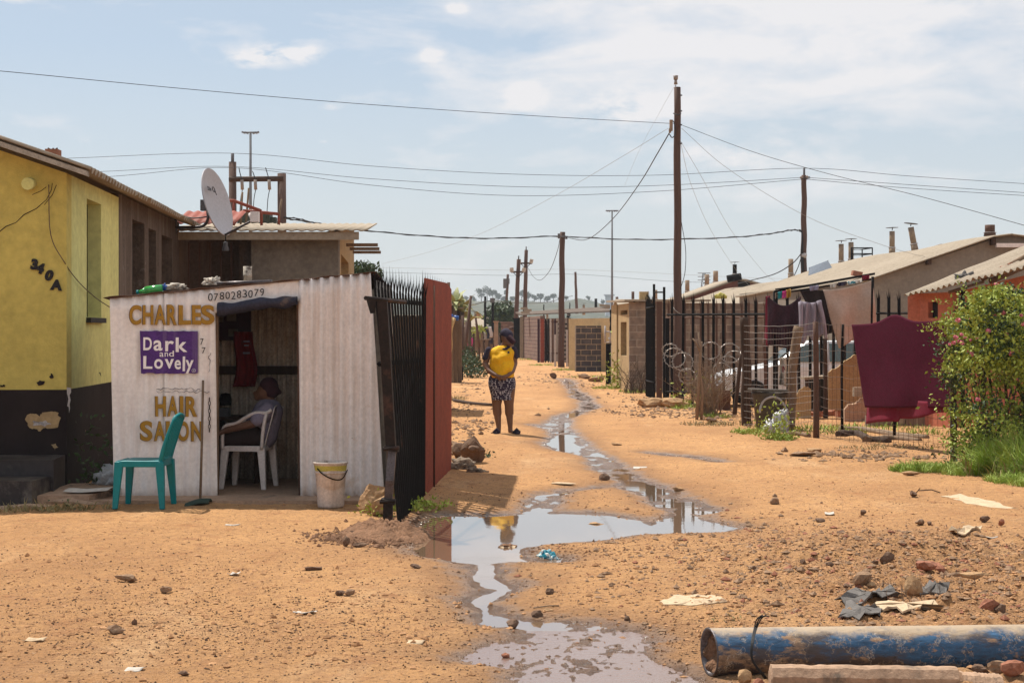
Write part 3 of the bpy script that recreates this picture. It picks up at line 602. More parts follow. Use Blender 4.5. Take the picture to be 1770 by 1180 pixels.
patch('peeled_patch', 'tan_plaster', [(46, 722), (52, 715), (62, 714), (70, 718), (76, 712), (90, 710), (100, 713), (104, 722), (103, 735), (92, 741), (80, 738), (72, 745), (60, 741), (50, 736)]); patch('peeled_patch', 'tan_plaster', [(90, 768), (98, 767), (101, 772), (96, 777), (91, 774)]); patch('peeled_patch', 'mortar_white', [(56, 726), (66, 730), (80, 727), (90, 733), (78, 736), (60, 734)], -.010)
patch('peeled_patch', 'mortar_white', [(117, 669), (121, 669), (122, 690), (119, 712), (117, 700)])
patch('peeled_patch', 'plinth', [(62, 660), (70, 657), (80, 660), (76, 665), (66, 665)]); patch('peeled_patch', 'plinth', [(87, 645), (92, 646), (92, 654), (87, 653)]); patch('peeled_patch', 'plinth', [(2, 665), (10, 664), (12, 669), (3, 669)])
# steps
st = thing('entrance_steps', 'worn black painted doorstep of two treads beside the yellow house', 'steps', (-5, 15.4, 0))
b = MB(); b.hexa([(-6.6, 14.8, -.1), (-4.42, 14.8, -.1), (-4.41, 15.35, -.1), (-6.6, 15.35, -.1), (-6.6, 14.8, .25), (-4.42, 14.8, .25), (-4.41, 15.35, .245), (-6.6, 15.35, .245)]); part(b, 'tread', M('step'), st)
b = MB(); b.hexa([(-6.6, 15.353, -.1), (-4.38, 15.353, -.1), (-4.5, 16.19, -.1), (-6.6, 16.19, -.1), (-6.6, 15.353, .40), (-4.38, 15.353, .40), (-4.5, 16.19, .385), (-6.6, 16.19, .385)]); part(b, 'tread', M('step'), st)
b = MB()
fp = [(-4.46, 14.95), (-3.95, 15.0), (-3.86, 15.45), (-3.9, 16.3), (-4.44, 16.15)]
b.prism(fp, lambda u, v, w: Vector((u, v, -.05+w)), .15); b.rock((-4.15, 15.0, .02), (.35, .1, .07), 5); b.rock((-4.5, 14.7, .0), (.32, .12, .05), 8, 2)
b.build('broken_kerb', M('concrete'), None, (-4.2, 15.4, 0), 'broken earth covered concrete edging between the doorstep and the salon', 'kerb')
# ------------------------------------------------------------ hair salon shack
S0 = 15.45; KS = F/S0
def SX(px): return (px-CX)/KS
def SZ(py): return EYE-(py-HY)/KS
sh = thing('salon_shack', 'white corrugated iron hair salon shack with hand painted CHARLES lettering', 'shack', (SX(415), S0, 0))
def topy(px): return 515+(472-515)*(px-190)/450
def front_panel(x0t, x0b, x1t, x1b, yt0, yt1, yb0, yb1, pitch, amp, m, name, dy=0., jig=0., n=None, label=None):
    def fn(a, v):
        xt = x0t+(x1t-x0t)*a; xb = x0b+(x1b-x0b)*a; px = xb+(xt-xb)*v
        py = (yb0+(yb1-yb0)*a)*(1-v)+(yt0+(yt1-yt0)*a)*v; X = SX(px)
        wob = jig*(mnoise.noise(Vector((X*2.2, SZ(py)*1.3, 3.1))))
        edge = .015*mnoise.noise(Vector((X*6, v*3, 1.)))*(1 if v < .01 else 0)
        return Vector((X, S0+dy+amp*math.sin(2*math.pi*X/pitch)+wob, SZ(py)+edge))
    w = abs(SX(x1b)-SX(x0b)); b = MB(); b.sheet(fn, n or max(8, int(w/pitch*10)), 14, .002); return part(b, name, m, sh, label=label)
front_panel(190, 197, 285, 286, topy(190), topy(285), 868, 866, .12, .010, M('white_panel'), 'front_sheet', 0, .012)
front_panel(284, 285, 372, 376, topy(284), topy(372), 866, 863, .11, .010, M('white_panel'), 'front_sheet', -.008, .01)
front_panel(371, 371, 517, 517, topy(371), topy(517), 541, 521, .15, .003, M('white_panel'), 'front_sheet', -.004, .01)
front_panel(515, 520, 641, 665, topy(515), 472, 862, 862, .095, .021, M('white_corr'), 'front_sheet', -.014, .012)
front_panel(636, 655, 648, 672, 500, 500, 850, 846, .05, .006, M('grey_render'), 'front_sheet', .05, .0)
b = MB(); b.sheet(lambda a, v: Vector((SX(188+454*a), S0-.022+.005*math.sin(a*60), SZ(topy(188+454*a)+1-2.5*v))), 60, 1, .01); part(b, 'rusty_rim', M('rust'), sh)
XL, XR, YB = SX(197), SX(655), 17.25
b = MB(); corr(b, (XL, S0+.03, .02), (0, 1, 0), (0, 0, 1), YB-S0, 1.9, (1, 0, 0), .08, .01, .003, 6); part(b, 'side_wall', M('zinc'), sh)
b = MB(); corr(b, (XR-.03, S0+.08, .02), (0, 1, 0), (0, 0, 1), YB-S0, 2.1, (1, 0, 0), .08, .01, .003, 6); part(b, 'side_wall', M('zinc'), sh)
MT['zinc_in'] = mat('inner_sheet_with_rib_light', (.85, .78, .66), .5, .3, 5, .2, 40, col2=(.5, .38, .28), metal=.0, streak=((.10, .05, .04), .9, 16))  # bare sheet; light on its ribs put into the pale base and streaks
b = MB(); corr(b, (XL, YB, .02), (1, 0, 0), (0, 0, 1), XR-XL, 2.0, (0, -1, 0), .10, .034, .003, 8); part(b, 'back_wall', M('zinc_in'), sh)
b = MB(); b.box(((XL+XR)/2, YB-.05, SZ(660)+.07), (XR-XL, .05, .09)); part(b, 'wall_beam', M('wood_dark'), sh)
b = MB()
zl, zr = SZ(topy(184))+.006, SZ(topy(646))+.006
def rf(a, v): return Vector((SX(180)+(SX(650)-SX(180))*a, S0-.035+(YB+.15-S0+.035)*v, zl+(zr-zl)*a-.12*v+.008*math.sin(a*40)))
b.sheet(rf, 160, 6, .004); part(b, 'roof_sheet', M('rust'), sh)
b = MB(); b.box(((XL+XR)/2-.05, (14.98+YB)/2, -.02), (XR-XL+.25, YB-14.98, .14)); part(b, 'floor_slab', M('concrete'), sh)
b = MB(); b.box((SX(373), S0+.05, (SZ(541)+.06)/2), (.035, .06, SZ(541)-.06)); part(b, 'door_jamb', M('wood'), sh)
b = MB(); b.hexa([(SX(516), S0+.0, .055), (SX(521), S0, .055), (SX(521), S0+.07, .055), (SX(516), S0+.07, .055), (SX(513), S0, SZ(521)), (SX(518), S0, SZ(521)), (SX(518), S0+.07, SZ(521)), (SX(513), S0+.07, SZ(521))]); part(b, 'door_jamb', M('rust'), sh)
b = MB()
def tp(a, v):
    px = 378+137*a; w = 2*math.pi*v; cy = 535-16*a+1.5*math.sin(a*9); ry = 11-2*a+1.*math.sin(a*23+1)
    return Vector((SX(px), S0-.06+.05*math.cos(w), SZ(cy+ry*math.sin(w)*(1+.1*math.sin(a*17)))))
b.sheet(tp, 40, 16, .004); part(b, 'rolled_tarpaulin', M('tarp'), sh)
# lettering
YF = S0-.029
def wv(f, a): return lambda X, Z: (X+a*mnoise.noise(Vector((X*f, Z*f, 1))), Z+a*mnoise.noise(Vector((X*f, Z*f, 9))))
def sign(body, px0, px1, py0, py1, y=YF, bold=.035, m='gold', edge=True, warp=None, name='lettering', shear=0., inner=.0):
    b = MB()
    if edge: text(b, body, (SX(px0)-.006, SX(px1)-.003, SZ(py1)-.002, SZ(py0)-.0), y, bold, 1, warp, shear, .0006)
    text(b, body, (SX(px0), SX(px1), SZ(py1), SZ(py0)), y-.0012, bold, 0, warp, shear, .0006); return part(b, name, [M(m), M('letter_edge')], sh)
xs = [(225, 246), (248, 267), (269, 288), (290, 307), (310, 331), (333, 349), (349, 372)]
for ch, (a, c) in zip('CHARLES', xs): sign(ch, a, c, 527, 561, bold=.035, warp=wv(6, .006))
for ch, (a, c) in zip('HAIR', [(270, 288), (291, 309), (312, 318), (322, 342)]): sign(ch, a, c, 684, 719, bold=.035, warp=wv(6, .006))
for ch, (a, c) in zip('SALON', [(244, 265), (268, 287), (288, 307), (308, 328), (332, 351)]): sign(ch, a, c, 727, 762, bold=.035, warp=wv(6, .006))
b = MB(); rnd = random.Random(3)
ring = [(243+100*k/20, 572+rnd.uniform(-.8, .8)) for k in range(21)]+[(343, 572+72*k/10) for k in range(1, 10)]+[(343-98*k/20, 645+rnd.uniform(-1, 1)) for k in range(21)]+[(245-2*k/10, 645-72*k/10) for k in range(1, 10)]
b.prism([(SX(x), SZ(y)) for x, y in ring], lambda u, v, w: Vector((u, YF-w, v)), .002)
sg = part(b, 'painted_sign', M('purple'), sh)
def ptext(body, box, bold, m='white_paint', warp=None):
    b = MB(); text(b, body, (SX(box[0]), SX(box[1]), SZ(box[3]), SZ(box[2])), YF-.005, bold, 0, warp or wv(9, .004)); return b
for ch, bx in (('D', (249, 264, 583, 605)), ('a', (267, 282, 588, 606)), ('r', (287, 302, 589, 607)), ('k', (305, 325, 583, 608)),
               ('a', (277, 284, 609, 616)), ('n', (286, 292, 609, 616)), ('d', (294, 302, 606, 616)),
               ('L', (249, 265, 615, 637)), ('o', (268, 283, 620, 637)), ('v', (286, 302, 620, 637)), ('e', (303, 314, 622, 638)), ('l', (317, 321, 616, 641)), ('y', (322, 336, 622, 645))):
    b = ptext(ch, bx, .004 if ch in 'and' and bx[3] < 617 and bx[2] > 600 else .02); b.build('letter', M('white_paint'), sg)
b = MB()
for rr in (.018, .006): b.tube([(SX(336)+rr*math.cos(w*.524), YF-.005, SZ(640)+rr*math.sin(w*.524)) for w in range(13)], .0015, 5)
b.build('trademark', M('white_paint'), sg)
digs = '0780283079'; x = 361
for k, ch in enumerate(digs):
    w = 7.5; py = 507-k*.95+(1 if k % 3 == 1 else 0); b = MB(); text(b, ch, (SX(x), SX(x+w), SZ(py+13), SZ(py)), YF-.004, .0, 0, wv(20, .004)); part(b, 'phone_number', M('black_paint'), sh); x += 9.9
for (x, y) in ((347, 585), (350, 600)):
    b = MB(); text(b, '7', (SX(x), SX(x+6), SZ(y+11), SZ(y)), YF, .0, 0, wv(20, .004)); part(b, 'scribble', M('black_paint'), sh)
for k in range(3):     # flaked strip and scribbles
    b = MB(); rnd = random.Random(k)
    if k == 0: pts = [P(270+4*i, 671+rnd.uniform(-2, 2)+(3 if i % 5 == 2 else 0), S0-.022) for i in range(20)]
    elif k == 1: pts = [P(270+4*i, 677+rnd.uniform(-2, 2), S0-.022) for i in range(24)]
    else: pts = [P(362+rnd.uniform(-2, 2), 610+3*i, S0-.022) for i in range(12)]
    b.tube(pts, [rnd.uniform(.0008, .0035) for _ in pts], 5); part(b, 'scribble', M('letter_edge'), sh)
b = MB()
for i in range(9):
    c = P(362, 690+7*i*.95, S0-.035); b.tube([c+Vector((.011*math.sin(w*.785)*(1 if i % 2 else .25), -.004*(1 if i % 2 == 0 else 0), .021*math.cos(w*.785))) for w in range(9)], .0035, 5)
b.build('chain', M('post_metal'), None, P(362, 690, S0), 'rusty chain hanging on the salon door frame', 'chain')
# inside
t = thing('counter_shelf', 'dark shelf with boxes just inside the salon door', 'shelf', P(385, 860, 16.9))
b = MB(); b.box((SX(385)-.1, 16.9, .72), (.55, .4, .04)); b.box((SX(385)-.3, 16.9, .36), (.06, .4, .7)); b.box((SX(385)+.12, 16.9, .36), (.04, .38, .7)); part(b, 'shelf_board', M('wood_dark'), t)
b = MB(); b.box(P(385, 715, 16.8), (.14, .16, .12)); b.build('plastic_box', M('lamp_grey'), None, P(385, 722, 16.8), 'pale plastic box on the shelf inside the salon', 'box')
b = MB(); b.lathe([(.0, 0), (.06, 0), (.065, .06), (.05, .12), (.0, .13)], P(390, 700, 16.9), 12, 0); b.build('hair_clipper_stand', M('black_metal'), None, P(390, 700, 16.9), 'dark rounded appliance standing on a box in the salon', 'appliance')
b = MB(); b.box(P(392, 560, 17.18), (.52, .012, .35)); t = b.build('wall_poster', M('dark_maroon'), None, P(392, 590, 17.5), 'dark red poster with pictures on the back wall of the salon', 'poster')
for (x, y) in ((378, 550), (400, 548), (403, 575)):
    b = MB(); b.box(P(x, y, 17.17), (.1, .01, .08)); b.build('printed_picture', M('grey_render'), t)
b = MB(); b.sheet(lambda a, v: P(408+32*a+4*math.sin(v*5)-(6*(1-v)*(a < .3)), 668-95*v, 17.1-.03*math.sin(a*14)), 20, 14, .006)
t = b.build('hanging_apron', M('red_cloth'), None, P(420, 600, 17.4), 'dark red apron hanging from the salon back wall', 'apron')
for yy, w in ((590, 10), (597, 8), (610, 12)):
    b = MB(); b.box(P(426, yy, 17.05), (w/160, .006, .02)); b.build('apron_print', M('lilac_cloth'), t)
# ------------------------------------------------------------ things on and against the shack
b = MB(); b.tube([P(351, 657, S0-.05), P(349, 760, S0-.12), P(346, 868, 15.08)], [.011, .012, .013], 8); b.build('wooden_stick', M('wood'), None, P(346, 868, 15.08), 'thin brown wooden pole leaning on the salon wall beside the letter N', 'pole')
t = thing('green_bottle', 'green plastic bottle lying on the salon roof edge', 'bottle', P(262, 506, 15.5))
b = MB(); b.tube([P(253, 502, 15.5), P(281, 499, 15.5)], .042, 12); b.tube([P(253, 502, 15.5), P(246, 503.5, 15.5), P(240, 504.5, 15.5)], [.04, .02, .015], 10); part(b, 'bottle_body', M('green_glass'), t)
b = MB(); b.tube([P(240, 504.5, 15.5), P(236, 505, 15.5)], .02, 10); part(b, 'cap', M('teal'), t)
def rag(name, m, c, size, seed, label, cat, par=None, n=4):
    b = MB(); bm = bmesh.new(); bmesh.ops.create_icosphere(bm, subdivisions=n, radius=1); of = Vector((seed*5.1, seed, seed*2.2)); vs = []
    for v in bm.verts:
        d_ = v.co; k = 1+.45*abs(mnoise.noise(d_*2.1+of))*2-.35+.25*mnoise.noise(d_*5+of); q = d_*k
        if size[2] > .12: q = q*.6+d_*.3
        if q.z < -.25: q.z = -.25
        vs.append(Vector((q.x*size[0], q.y*size[1], (q.z+.25)*size[2]))+Vector(c))
    fs = [[v.index for v in f.verts] for f in bm.faces]; bm.free(); b.add(vs, fs, 0, True)
    return b.build(name, m, par, c, label, cat)
rag('crumpled_rag', M('rag'), P(303, 501, 15.6), (.13, .1, .05), 1, 'crumpled white rag on the salon roof beside the green bottle', 'rag')
rag('blue_wrapper', M('blue_plastic'), P(284, 502, 15.55), (.035, .04, .05), 2, 'small blue wrapper between the green bottle and the white rag', 'wrapper')
rag('bundled_rag', M('rag'), P(366, 493, 15.6), (.1, .1, .07), 5, 'bundled dirty cloth on the salon roof at the end of a metal tube', 'rag')
b = MB(); b.tube([P(358, 490.5, 15.55), P(470, 486, 15.55)], .016, 10); b.build('metal_tube', M('grey_metal'), None, P(358, 491, 15.55), 'long grey metal tube lying along the salon roof', 'tube')
t = thing('plastic_bucket', 'dirty white plastic bucket with a yellow band by the salon wall', 'bucket', (SX(575)*.965, 14.75, .0)); bx, by = SX(575)*.965, 14.75; z0 = gz(bx, by)
b = MB(); b.lathe([(0, z0), (.118, z0), (.122, z0+.02), (.134, z0+.26), (.137, z0+.27), (.137, z0+.31), (.146, z0+.31), (.148, z0+.325), (.141, z0+.33), (.153, z0+.395), (.160, z0+.40), (.160, z0+.415), (.150, z0+.415), (.147, z0+.39), (.118, z0+.03), (0, z0+.03)], (bx, by, 0), 28, wob=.012); part(b, 'bucket_body', M('bucket'), t)
b = MB(); b.lathe([(.1425, z0+.335), (.1515, z0+.385)], (bx, by, 0), 28, wob=.012); part(b, 'printed_band', M('yellow_band'), t)
b = MB(); b.lathe([(.0, z0+.33), (.14, z0+.33)], (bx, by, 0), 20); part(b, 'dark_contents', M('dark'), t)
b = MB(); b.tube(bez([(bx-.11, by-.105, z0+.36), (bx-.05, by-.155, z0+.31), (bx+.05, by-.16, z0+.265), (bx+.12, by-.12, z0+.27), (bx+.155, by-.02, z0+.34)], 6), .006, 6); part(b, 'handle', M('black_metal'), t)
b = MB(); c = P(342, 876, 14.85); b.sheet(lambda a, v: Vector((c.x-.11+.22*a, c.y-.09+.18*v+.06*(a-.5), .02+.035*a+.02*math.sin(a*3)-.012*math.cos(v*6)+.012)), 10, 8, .02); b.build('rubber_mat', M('felt_green'), None, (c.x, c.y, 0), 'crumpled dark green rubber mat at the salon threshold', 'mat')
rag('plastic_sack', M('plastic_bag'), Vector((-3.98, 16.1, .1)), (.22, .16, .17), 4, 'crumpled silvery plastic sack beside the salon corner', 'bag')
def flatpaper(name, m, pts, z, label, cat, amp=.02, t=.003, n=10):   # irregular thin flake on the ground, pts in photo pixels
    rj = random.Random(int(pts[0][0]+pts[0][1])); pts = [(p[0]+(q_[0]-p[0])*k_/4+(rj.uniform(-2.2, 2.2) if k_ else 0), p[1]+(q_[1]-p[1])*k_/4+(rj.uniform(-.9, .9) if k_ else 0)) for p, q_ in zip(pts, pts[1:]+pts[:1]) for k_ in range(4)]; g = [GG(*p) for p in pts]; c = sum(g, Vector())/len(g); b = MB(); bm_ = [c]; vs = [c+Vector((0, 0, z+amp))]; K = len(g)
    for ring_ in (.5, 1.):
        for k, p in enumerate(g): vs.append(c+(p-c)*ring_+Vector((0, 0, z+amp*abs(mnoise.noise(Vector((k*.45, ring_*3, c.x*3))))*2)))
    fs = [(0, 1+k, 1+(k+1) % K) for k in range(K)]+[(1+k, 1+K+k, 1+K+(k+1) % K, 1+(k+1) % K) for k in range(K)]
    vs2 = [v-Vector((0, 0, t)) for v in vs]; M0 = len(vs); fs2 = [tuple(M0+i for i in f[::-1]) for f in fs]; rim = [(1+K+k, M0+1+K+k, M0+1+K+(k+1) % K, 1+K+(k+1) % K) for k in range(K)]
    b.add(vs+vs2, fs+fs2+rim); return b.build(name, m, None, c, label, cat)
b = MB(); b.sheet(lambda a, v: Vector((-4.22+.42*a+.05*v, 15.1+.35*v, .115+.03*abs(a-.35)+.02*math.sin(v*4))), 8, 5, .004); b.build('newspaper', M('paper'), None, (-4.1, 15.2, .1), 'folded white newspaper on the broken edging by the doorstep', 'newspaper')
# ------------------------------------------------------------ brown flat roofed house behind
bh = thing('brown_house', 'brown rendered house with a low pitched roof behind the salon', 'house', (-3.9, 24.6, 0))
Wd = lambda a, dd, z: Vector((-2.645+a-.0666*(dd-24.5), dd, z))
b = MB(); b.wall(Wd(-1.33, 24.5, 0).xy, Wd(0, 24.5, 0).xy, -.2, 3.13, .22); part(b, 'front_wall', M('grey_render'), bh)
b = MB(); b.wall(Wd(-2.62, 25.4, 0).xy, Wd(-1.33, 25.4, 0).xy, -.2, 3.13, .22); b.wall(Wd(-1.33, 24.72, 0).xy, Wd(-1.33, 25.4, 0).xy, -.2, 3.13, .2); part(b, 'porch_wall', M('brown_render'), bh)
b = MB(); b.wallh(Wd(0, 24.72, 0).xy, Wd(0, 32, 0).xy, -.2, 3.15, .22, [(.8, 4.2, 2.15, 2.85)], 0, 3.7); part(b, 'side_wall', M('tan_plaster'), bh)
b = MB(); b.wall(Wd(-.17, 25.4, 0).xy, Wd(-.17, 29.2, 0).xy, 2.15, 2.85, .02); part(b, 'window', M('glass_dark'), bh)
b = MB(); corr(b, Wd(-2.9, 24.1, 3.15), Vector((1, 0, 0)), Vector((-.0666, 1, .078)).normalized(), 3.35, 8.4, (0, -.08, 1), .15, .009, .02, 8); part(b, 'roof', M('roof'), bh)
b = MB(); b.wall(Wd(-2.7, 24.15, 0).xy, Wd(.32, 24.15, 0).xy, 3.0, 3.12, .03); part(b, 'fascia', M('roof'), bh)
for k in range(3):
    b = MB(); b.box(Wd(.33, 25.6+k*1.6, 3.0-.1*k+.12*k), (.5, .07, .05)); part(b, 'rafter_end', M('wood'), bh)
gt = thing('burglar_gate', 'brown folding burglar gate across the porch of the house behind the salon', 'gate', Wd(-2, 24.9, 0))
for k in range(8):
    b = MB(); x_ = -2.5+k*.165; b.box(Wd(x_, 24.9, 1.55), (.025, .025, 2.9)); part(b, 'gate_bar', M('rust'), gt)
b = MB()
for k in range(7):
    for z_ in (.6, 1.3, 2.0): a_ = Wd(-2.5+k*.165, 24.92, z_); c_ = Wd(-2.5+(k+1)*.165, 24.92, z_+.22); b.tube([a_, c_], .008, 4); b.tube([Vector((a_.x, a_.y, c_.z)), Vector((c_.x, c_.y, a_.z))], .008, 4)
part(b, 'lattice', M('rust'), gt)
b = MB(); c = P(428, 486, 23.8); b.lathe([(.0, 0), (.065, 0), (.065, .08), (.068, .085), (.065, .09), (.065, .22), (.0, .22)], c, 14); b.box(c-Vector((0, 0, .8)), (.25, .2, 1.6)); b.build('water_container', M('rag'), None, c-Vector((0, 0, 1.6)), 'off white cylinder standing in front of the brown house porch', 'container')
t = thing('porch_lantern', 'small lantern hanging under the roof of the brown house', 'lantern', P(390, 405, 24.0))
b = MB(); b.tube([P(390, 405, 24), P(390, 418, 24)], .008, 6); part(b, 'rod', M('black_metal'), t)
b = MB(); b.lathe([(.0, .0), (.05, 0), (.055, .02), (.03, .1), (.035, .13), (.0, .15)], P(390, 434, 24), 10); part(b, 'lamp_body', M('lamp_grey'), t)
# satellite dish
t = thing('satellite_dish', 'large grey satellite dish on the corner of the yellow house', 'satellite dish', P(303, 390, 23.6))
c = P(376, 349, 23.6); n_ = Vector((.94, -.19, .24)).normalized(); e1 = n_.cross(Vector((0, 0, 1))).normalized(); e2 = e1.cross(n_); rt = Matrix((e1, e2, n_)).transposed()
pr = [(0, -.10)]+[(.50*k/8, -.10+.10*(k/8)**2) for k in range(1, 9)]+[(.512, .004), (.512, -.012)]+[(.50*k/8, -.118+.10*(k/8)**2) for k in range(8, -1, -1)]
b = MB(); b.lathe(pr, c, 40, 0, rt); part(b, 'reflector', M('dish'), t)
b = MB(); vs, fs = text_verts('DStv', .085, .002, .001); o_ = c+rt @ Vector((.20, .17, -.03)); b.add([o_+rt @ Vector((-v.x*.9, v.y, v.z)) for v in vs], fs)
b.tube([o_+rt @ Vector((-.24-.04*math.cos(w*.6), .03+.04*math.sin(w*.6), .0)) for w in range(12)]+[o_+rt @ Vector((-.31, -.05, 0))], .006, 5); part(b, 'emblem', M('black_paint'), t)
b = MB(); lo = c+rt @ Vector((0, -.5, -.01)); ln = P(437, 381, 23.1); b.tube([lo, ln], .018, 8); part(b, 'feed_arm', M('grey_metal'), t)
b = MB(); b.box(ln+Vector((.03, 0, .05)), (.12, .1, .15)); b.tube([ln, ln+Vector((-.04, .03, .1))], .035, 10); part(b, 'receiver_head', M('white_plastic'), t)
b = MB(); b.tube(bez([P(303, 393, 23.9), P(325, 393, 23.8), P(350, 391, 23.7), P(359, 380, 23.6), P(359, 365, 23.6)], 5), .022, 8); b.box(P(303, 392, 23.95), (.05, .05, .22)); b.tube([P(357, 395, 23.7), P(375, 398, 23.65), lo], .008, 6); part(b, 'wall_bracket', M('grey_metal'), t)
b = MB(); b.box(P(376, 349, 23.6)-n_*.20, (.12, .12, .16)); part(b, 'back_plate', M('grey_metal'), t)
# red pipe frame on the brown roof
b = MB(); b.tube([P(380, 347, 29), P(404, 347, 29), P(450, 364, 29)], .03, 8); b.tube([P(450, 364, 29), P(450, 367, 30)], .03, 8); b.tube([P(420, 364, 30), P(482, 370, 30)], .03, 8); b.tube([P(450, 364, 29), P(452, 370, 29), P(452, 392, 29)], .025, 8); b.tube([P(404, 347, 29), P(404, 392, 29)], .025, 8); b.tube([P(482, 370, 30), P(482, 392, 30)], .025, 8); b.build('red_pipe_frame', M('red_sheet'), None, P(430, 392, 29.5), 'red painted pipe frame standing on the brown house roof', 'pipe frame')
for k, (x0, y0, x1, y1) in enumerate(((419, 332, 416, 388), (430, 325, 425, 388), (487, 344, 480, 392))):
    b = MB(); b.tube([P(x0, y0, 30), P(x1, y1, 30)], .02, 6); b.build('roof_stake', M('wood'), None, P(x1, y1, 30), ('pale stick upright on the brown house roof, leftmost of three', 'taller stick upright on the brown house roof, between two others', 'pale stick leaning on the H frame pole above the roof')[k], 'stick', 'sticks standing on the brown roof')
b = MB(); corr(b, P(300, 386, 26), (1, 0, 0), Vector((0, .97, .25)), 1.0, 1.1, (0, -.25, .97), .15, .012, .006, 8); b.build('loose_red_sheet', M('red_sheet'), None, P(320, 386, 26), 'curled red roofing sheet where the yellow and brown roofs meet', 'roofing sheet')
# ------------------------------------------------------------ palisade fence and red sheet panel
pf = thing('palisade_fence', 'leaning black steel palisade fence beside the salon', 'fence', G(690, 905))
A, B = G(690, 903), G(733, 860)
def pale(mb, base, top, w, th_, e, n_, m=0):     # W section pale with a three pointed head; e along fence, n_ across
    base, top, e, n_ = map(Vector, (base, top, e, n_)); up = (top-base); Lh = up.length; up.normalize(); hs = .22
    sec = [(-.5, 0), (-.25, .7), (0, .25), (.25, .7), (.5, 0), (.25, -.3), (0, -.7), (-.25, -.3)]
    vs = [base+e*(a*w)+n_*(b_*th_) for a, b_ in sec]+[top-up*hs+e*(a*w)+n_*(b_*th_) for a, b_ in sec]
    mb.add(vs, [(i, (i+1) % 8, 8+(i+1) % 8, 8+i) for i in range(8)], m)
    t0 = top-up*hs
    for a0, a1, tip, o_ in ((-.5, -.17, -.75, .07), (-.17, .17, 0., 0.), (.17, .5, .75, .07)):
        q = [t0+e*(a0*w)-n_*th_*.3, t0+e*(a1*w)-n_*th_*.3, t0+e*(a1*w)+n_*th_*.4, t0+e*(a0*w)+n_*th_*.4, top-up*o_+e*(tip*w*.75)+n_*o_*.4]
        mb.add(q, [(0, 1, 4), (1, 2, 4), (2, 3, 4), (3, 0, 4), (3, 2, 1, 0)], m)
fe = (B-A).normalized(); fn_ = Vector((fe.y, -fe.x, 0)); NP = 18
rails = [[], [], []]
for i in range(NP):
    s = i/(NP-1); base = A+(B-A)*s; dd = base.y; top = P(643+(735-643)*s**.92, 452+(478-452)*s+2.5*math.sin(i*2.1), dd-.05*(1-s)); base = base+Vector((0, 0, -.06))
    b = MB(); pale(b, base, top, .058, .014, fe, fn_); part(b, 'pale', M('black_metal'), pf)
    for k, zz in enumerate((.42, 1.35, 1.9)): rails[k].append(base+(top-base)*((zz+.06)/(top.z+.06))-fn_*.03)
for r_ in rails:
    b = MB(); b.tube(r_, .022, 4, smooth=False); part(b, 'rail', M('black_metal'), pf)
rp = thing('red_sheet_panel', 'rust red fluted steel sheet panel closing the end of the palisade fence', 'fence panel', G(735, 858))
A2, B2 = G(734, 859), G(779, 812)
e2_ = (B2-A2); L2 = e2_.length; e2_.normalize(); n2 = Vector((e2_.y, -e2_.x, 0))
for k, (s0, s1) in enumerate(((0, .26), (.27, 1))):
    b = MB()
    def pn(a, v, s0=s0, s1=s1):
        s = s0+(s1-s0)*a; X = s*L2; q = A2+e2_*X+n2*.010*(1 if math.sin(2*math.pi*X/.075) > 0 else -1)*min(1, abs(math.sin(2*math.pi*X/.075))*3); tz = 2.15+.03*s-.06*(s > .8)*(s-.8)*5
        return Vector((q.x, q.y, -.08+(tz+.08)*v))
    b.sheet(pn, int((s1-s0)*L2/.075*10), 1, .002, smooth=False); part(b, 'sheet', M('red_sheet'), rp)
for i in range(12):
    b = MB(); q = A2+e2_*(.1+i*.262)-n2*.03; pale(b, q+Vector((0, 0, 1.2)), q+Vector((0, 0, 2.24-.002*i)), .065, .02, e2_, n2); part(b, 'spike', M('post_metal'), rp)
b = MB(); q = A2+e2_*(L2*.265)+n2*.02; b.tube([q, q+Vector((0, 0, 2.1))], .009, 6); part(b, 'seam', M('rust'), rp)
# leaning steel post with collars
lp = thing('leaning_fence_post', 'rusty steel box post leaning at the front end of the palisade fence', 'post', G(670, 908))
def lbox(pts, w, dp):
    b = MB(); vs = []
    for p in pts: vs += [p+Vector((-w/2, -dp/2, 0)), p+Vector((w/2, -dp/2, 0)), p+Vector((w/2, dp/2, 0)), p+Vector((-w/2, dp/2, 0))]
    k = len(pts); return b.add(vs, [(i*4+j, i*4+(j+1) % 4, i*4+4+(j+1) % 4, i*4+4+j) for i in range(k-1) for j in range(4)]+[(3, 2, 1, 0), tuple(range(4*k-4, 4*k))])
b = lbox([P(676, 778, 13.4), P(669, 650, 13.4), P(661, 521, 13.38)], .082, .09); part(b, 'upper_post', M('post_metal'), lp)
b = lbox([P(671, 866, 13.4), P(674, 830, 13.37), P(678, 778, 13.4)], .068, .06); part(b, 'middle_post', M('grey_metal'), lp)
b = lbox([P(670, 925, 13.4), P(671, 868, 13.4)], .078, .08); part(b, 'lower_post', M('post_metal'), lp)
for (x, y, w) in ((677, 775, .12), (671, 866, .12)):
    b = MB(); b.box(P(x, y, 13.4), (w, .13, .035), Matrix.Rotation(.15, 3, 'Y')); b.tube([P(x, y, 13.4)+Vector((-w*.55, -.05, 0)), P(x, y, 13.4)+Vector((w*.55, -.06, .01))], .018, 8); part(b, 'collar', M('post_metal'), lp)
b = MB(); b.add([P(632, 514, 13.3), P(650, 518, 13.35), P(648, 541, 13.35), P(640, 542, 13.3), P(632, 514, 13.36), P(650, 518, 13.4), P(648, 541, 13.4), P(640, 542, 13.36)], [(0, 1, 2, 3), (7, 6, 5, 4), (0, 4, 5, 1), (1, 5, 6, 2), (2, 6, 7, 3), (3, 7, 4, 0)]); b.tube([P(632, 515, 13.35), P(700, 522, 13.9)], .02, 6); part(b, 'bracket', M('post_metal'), lp)
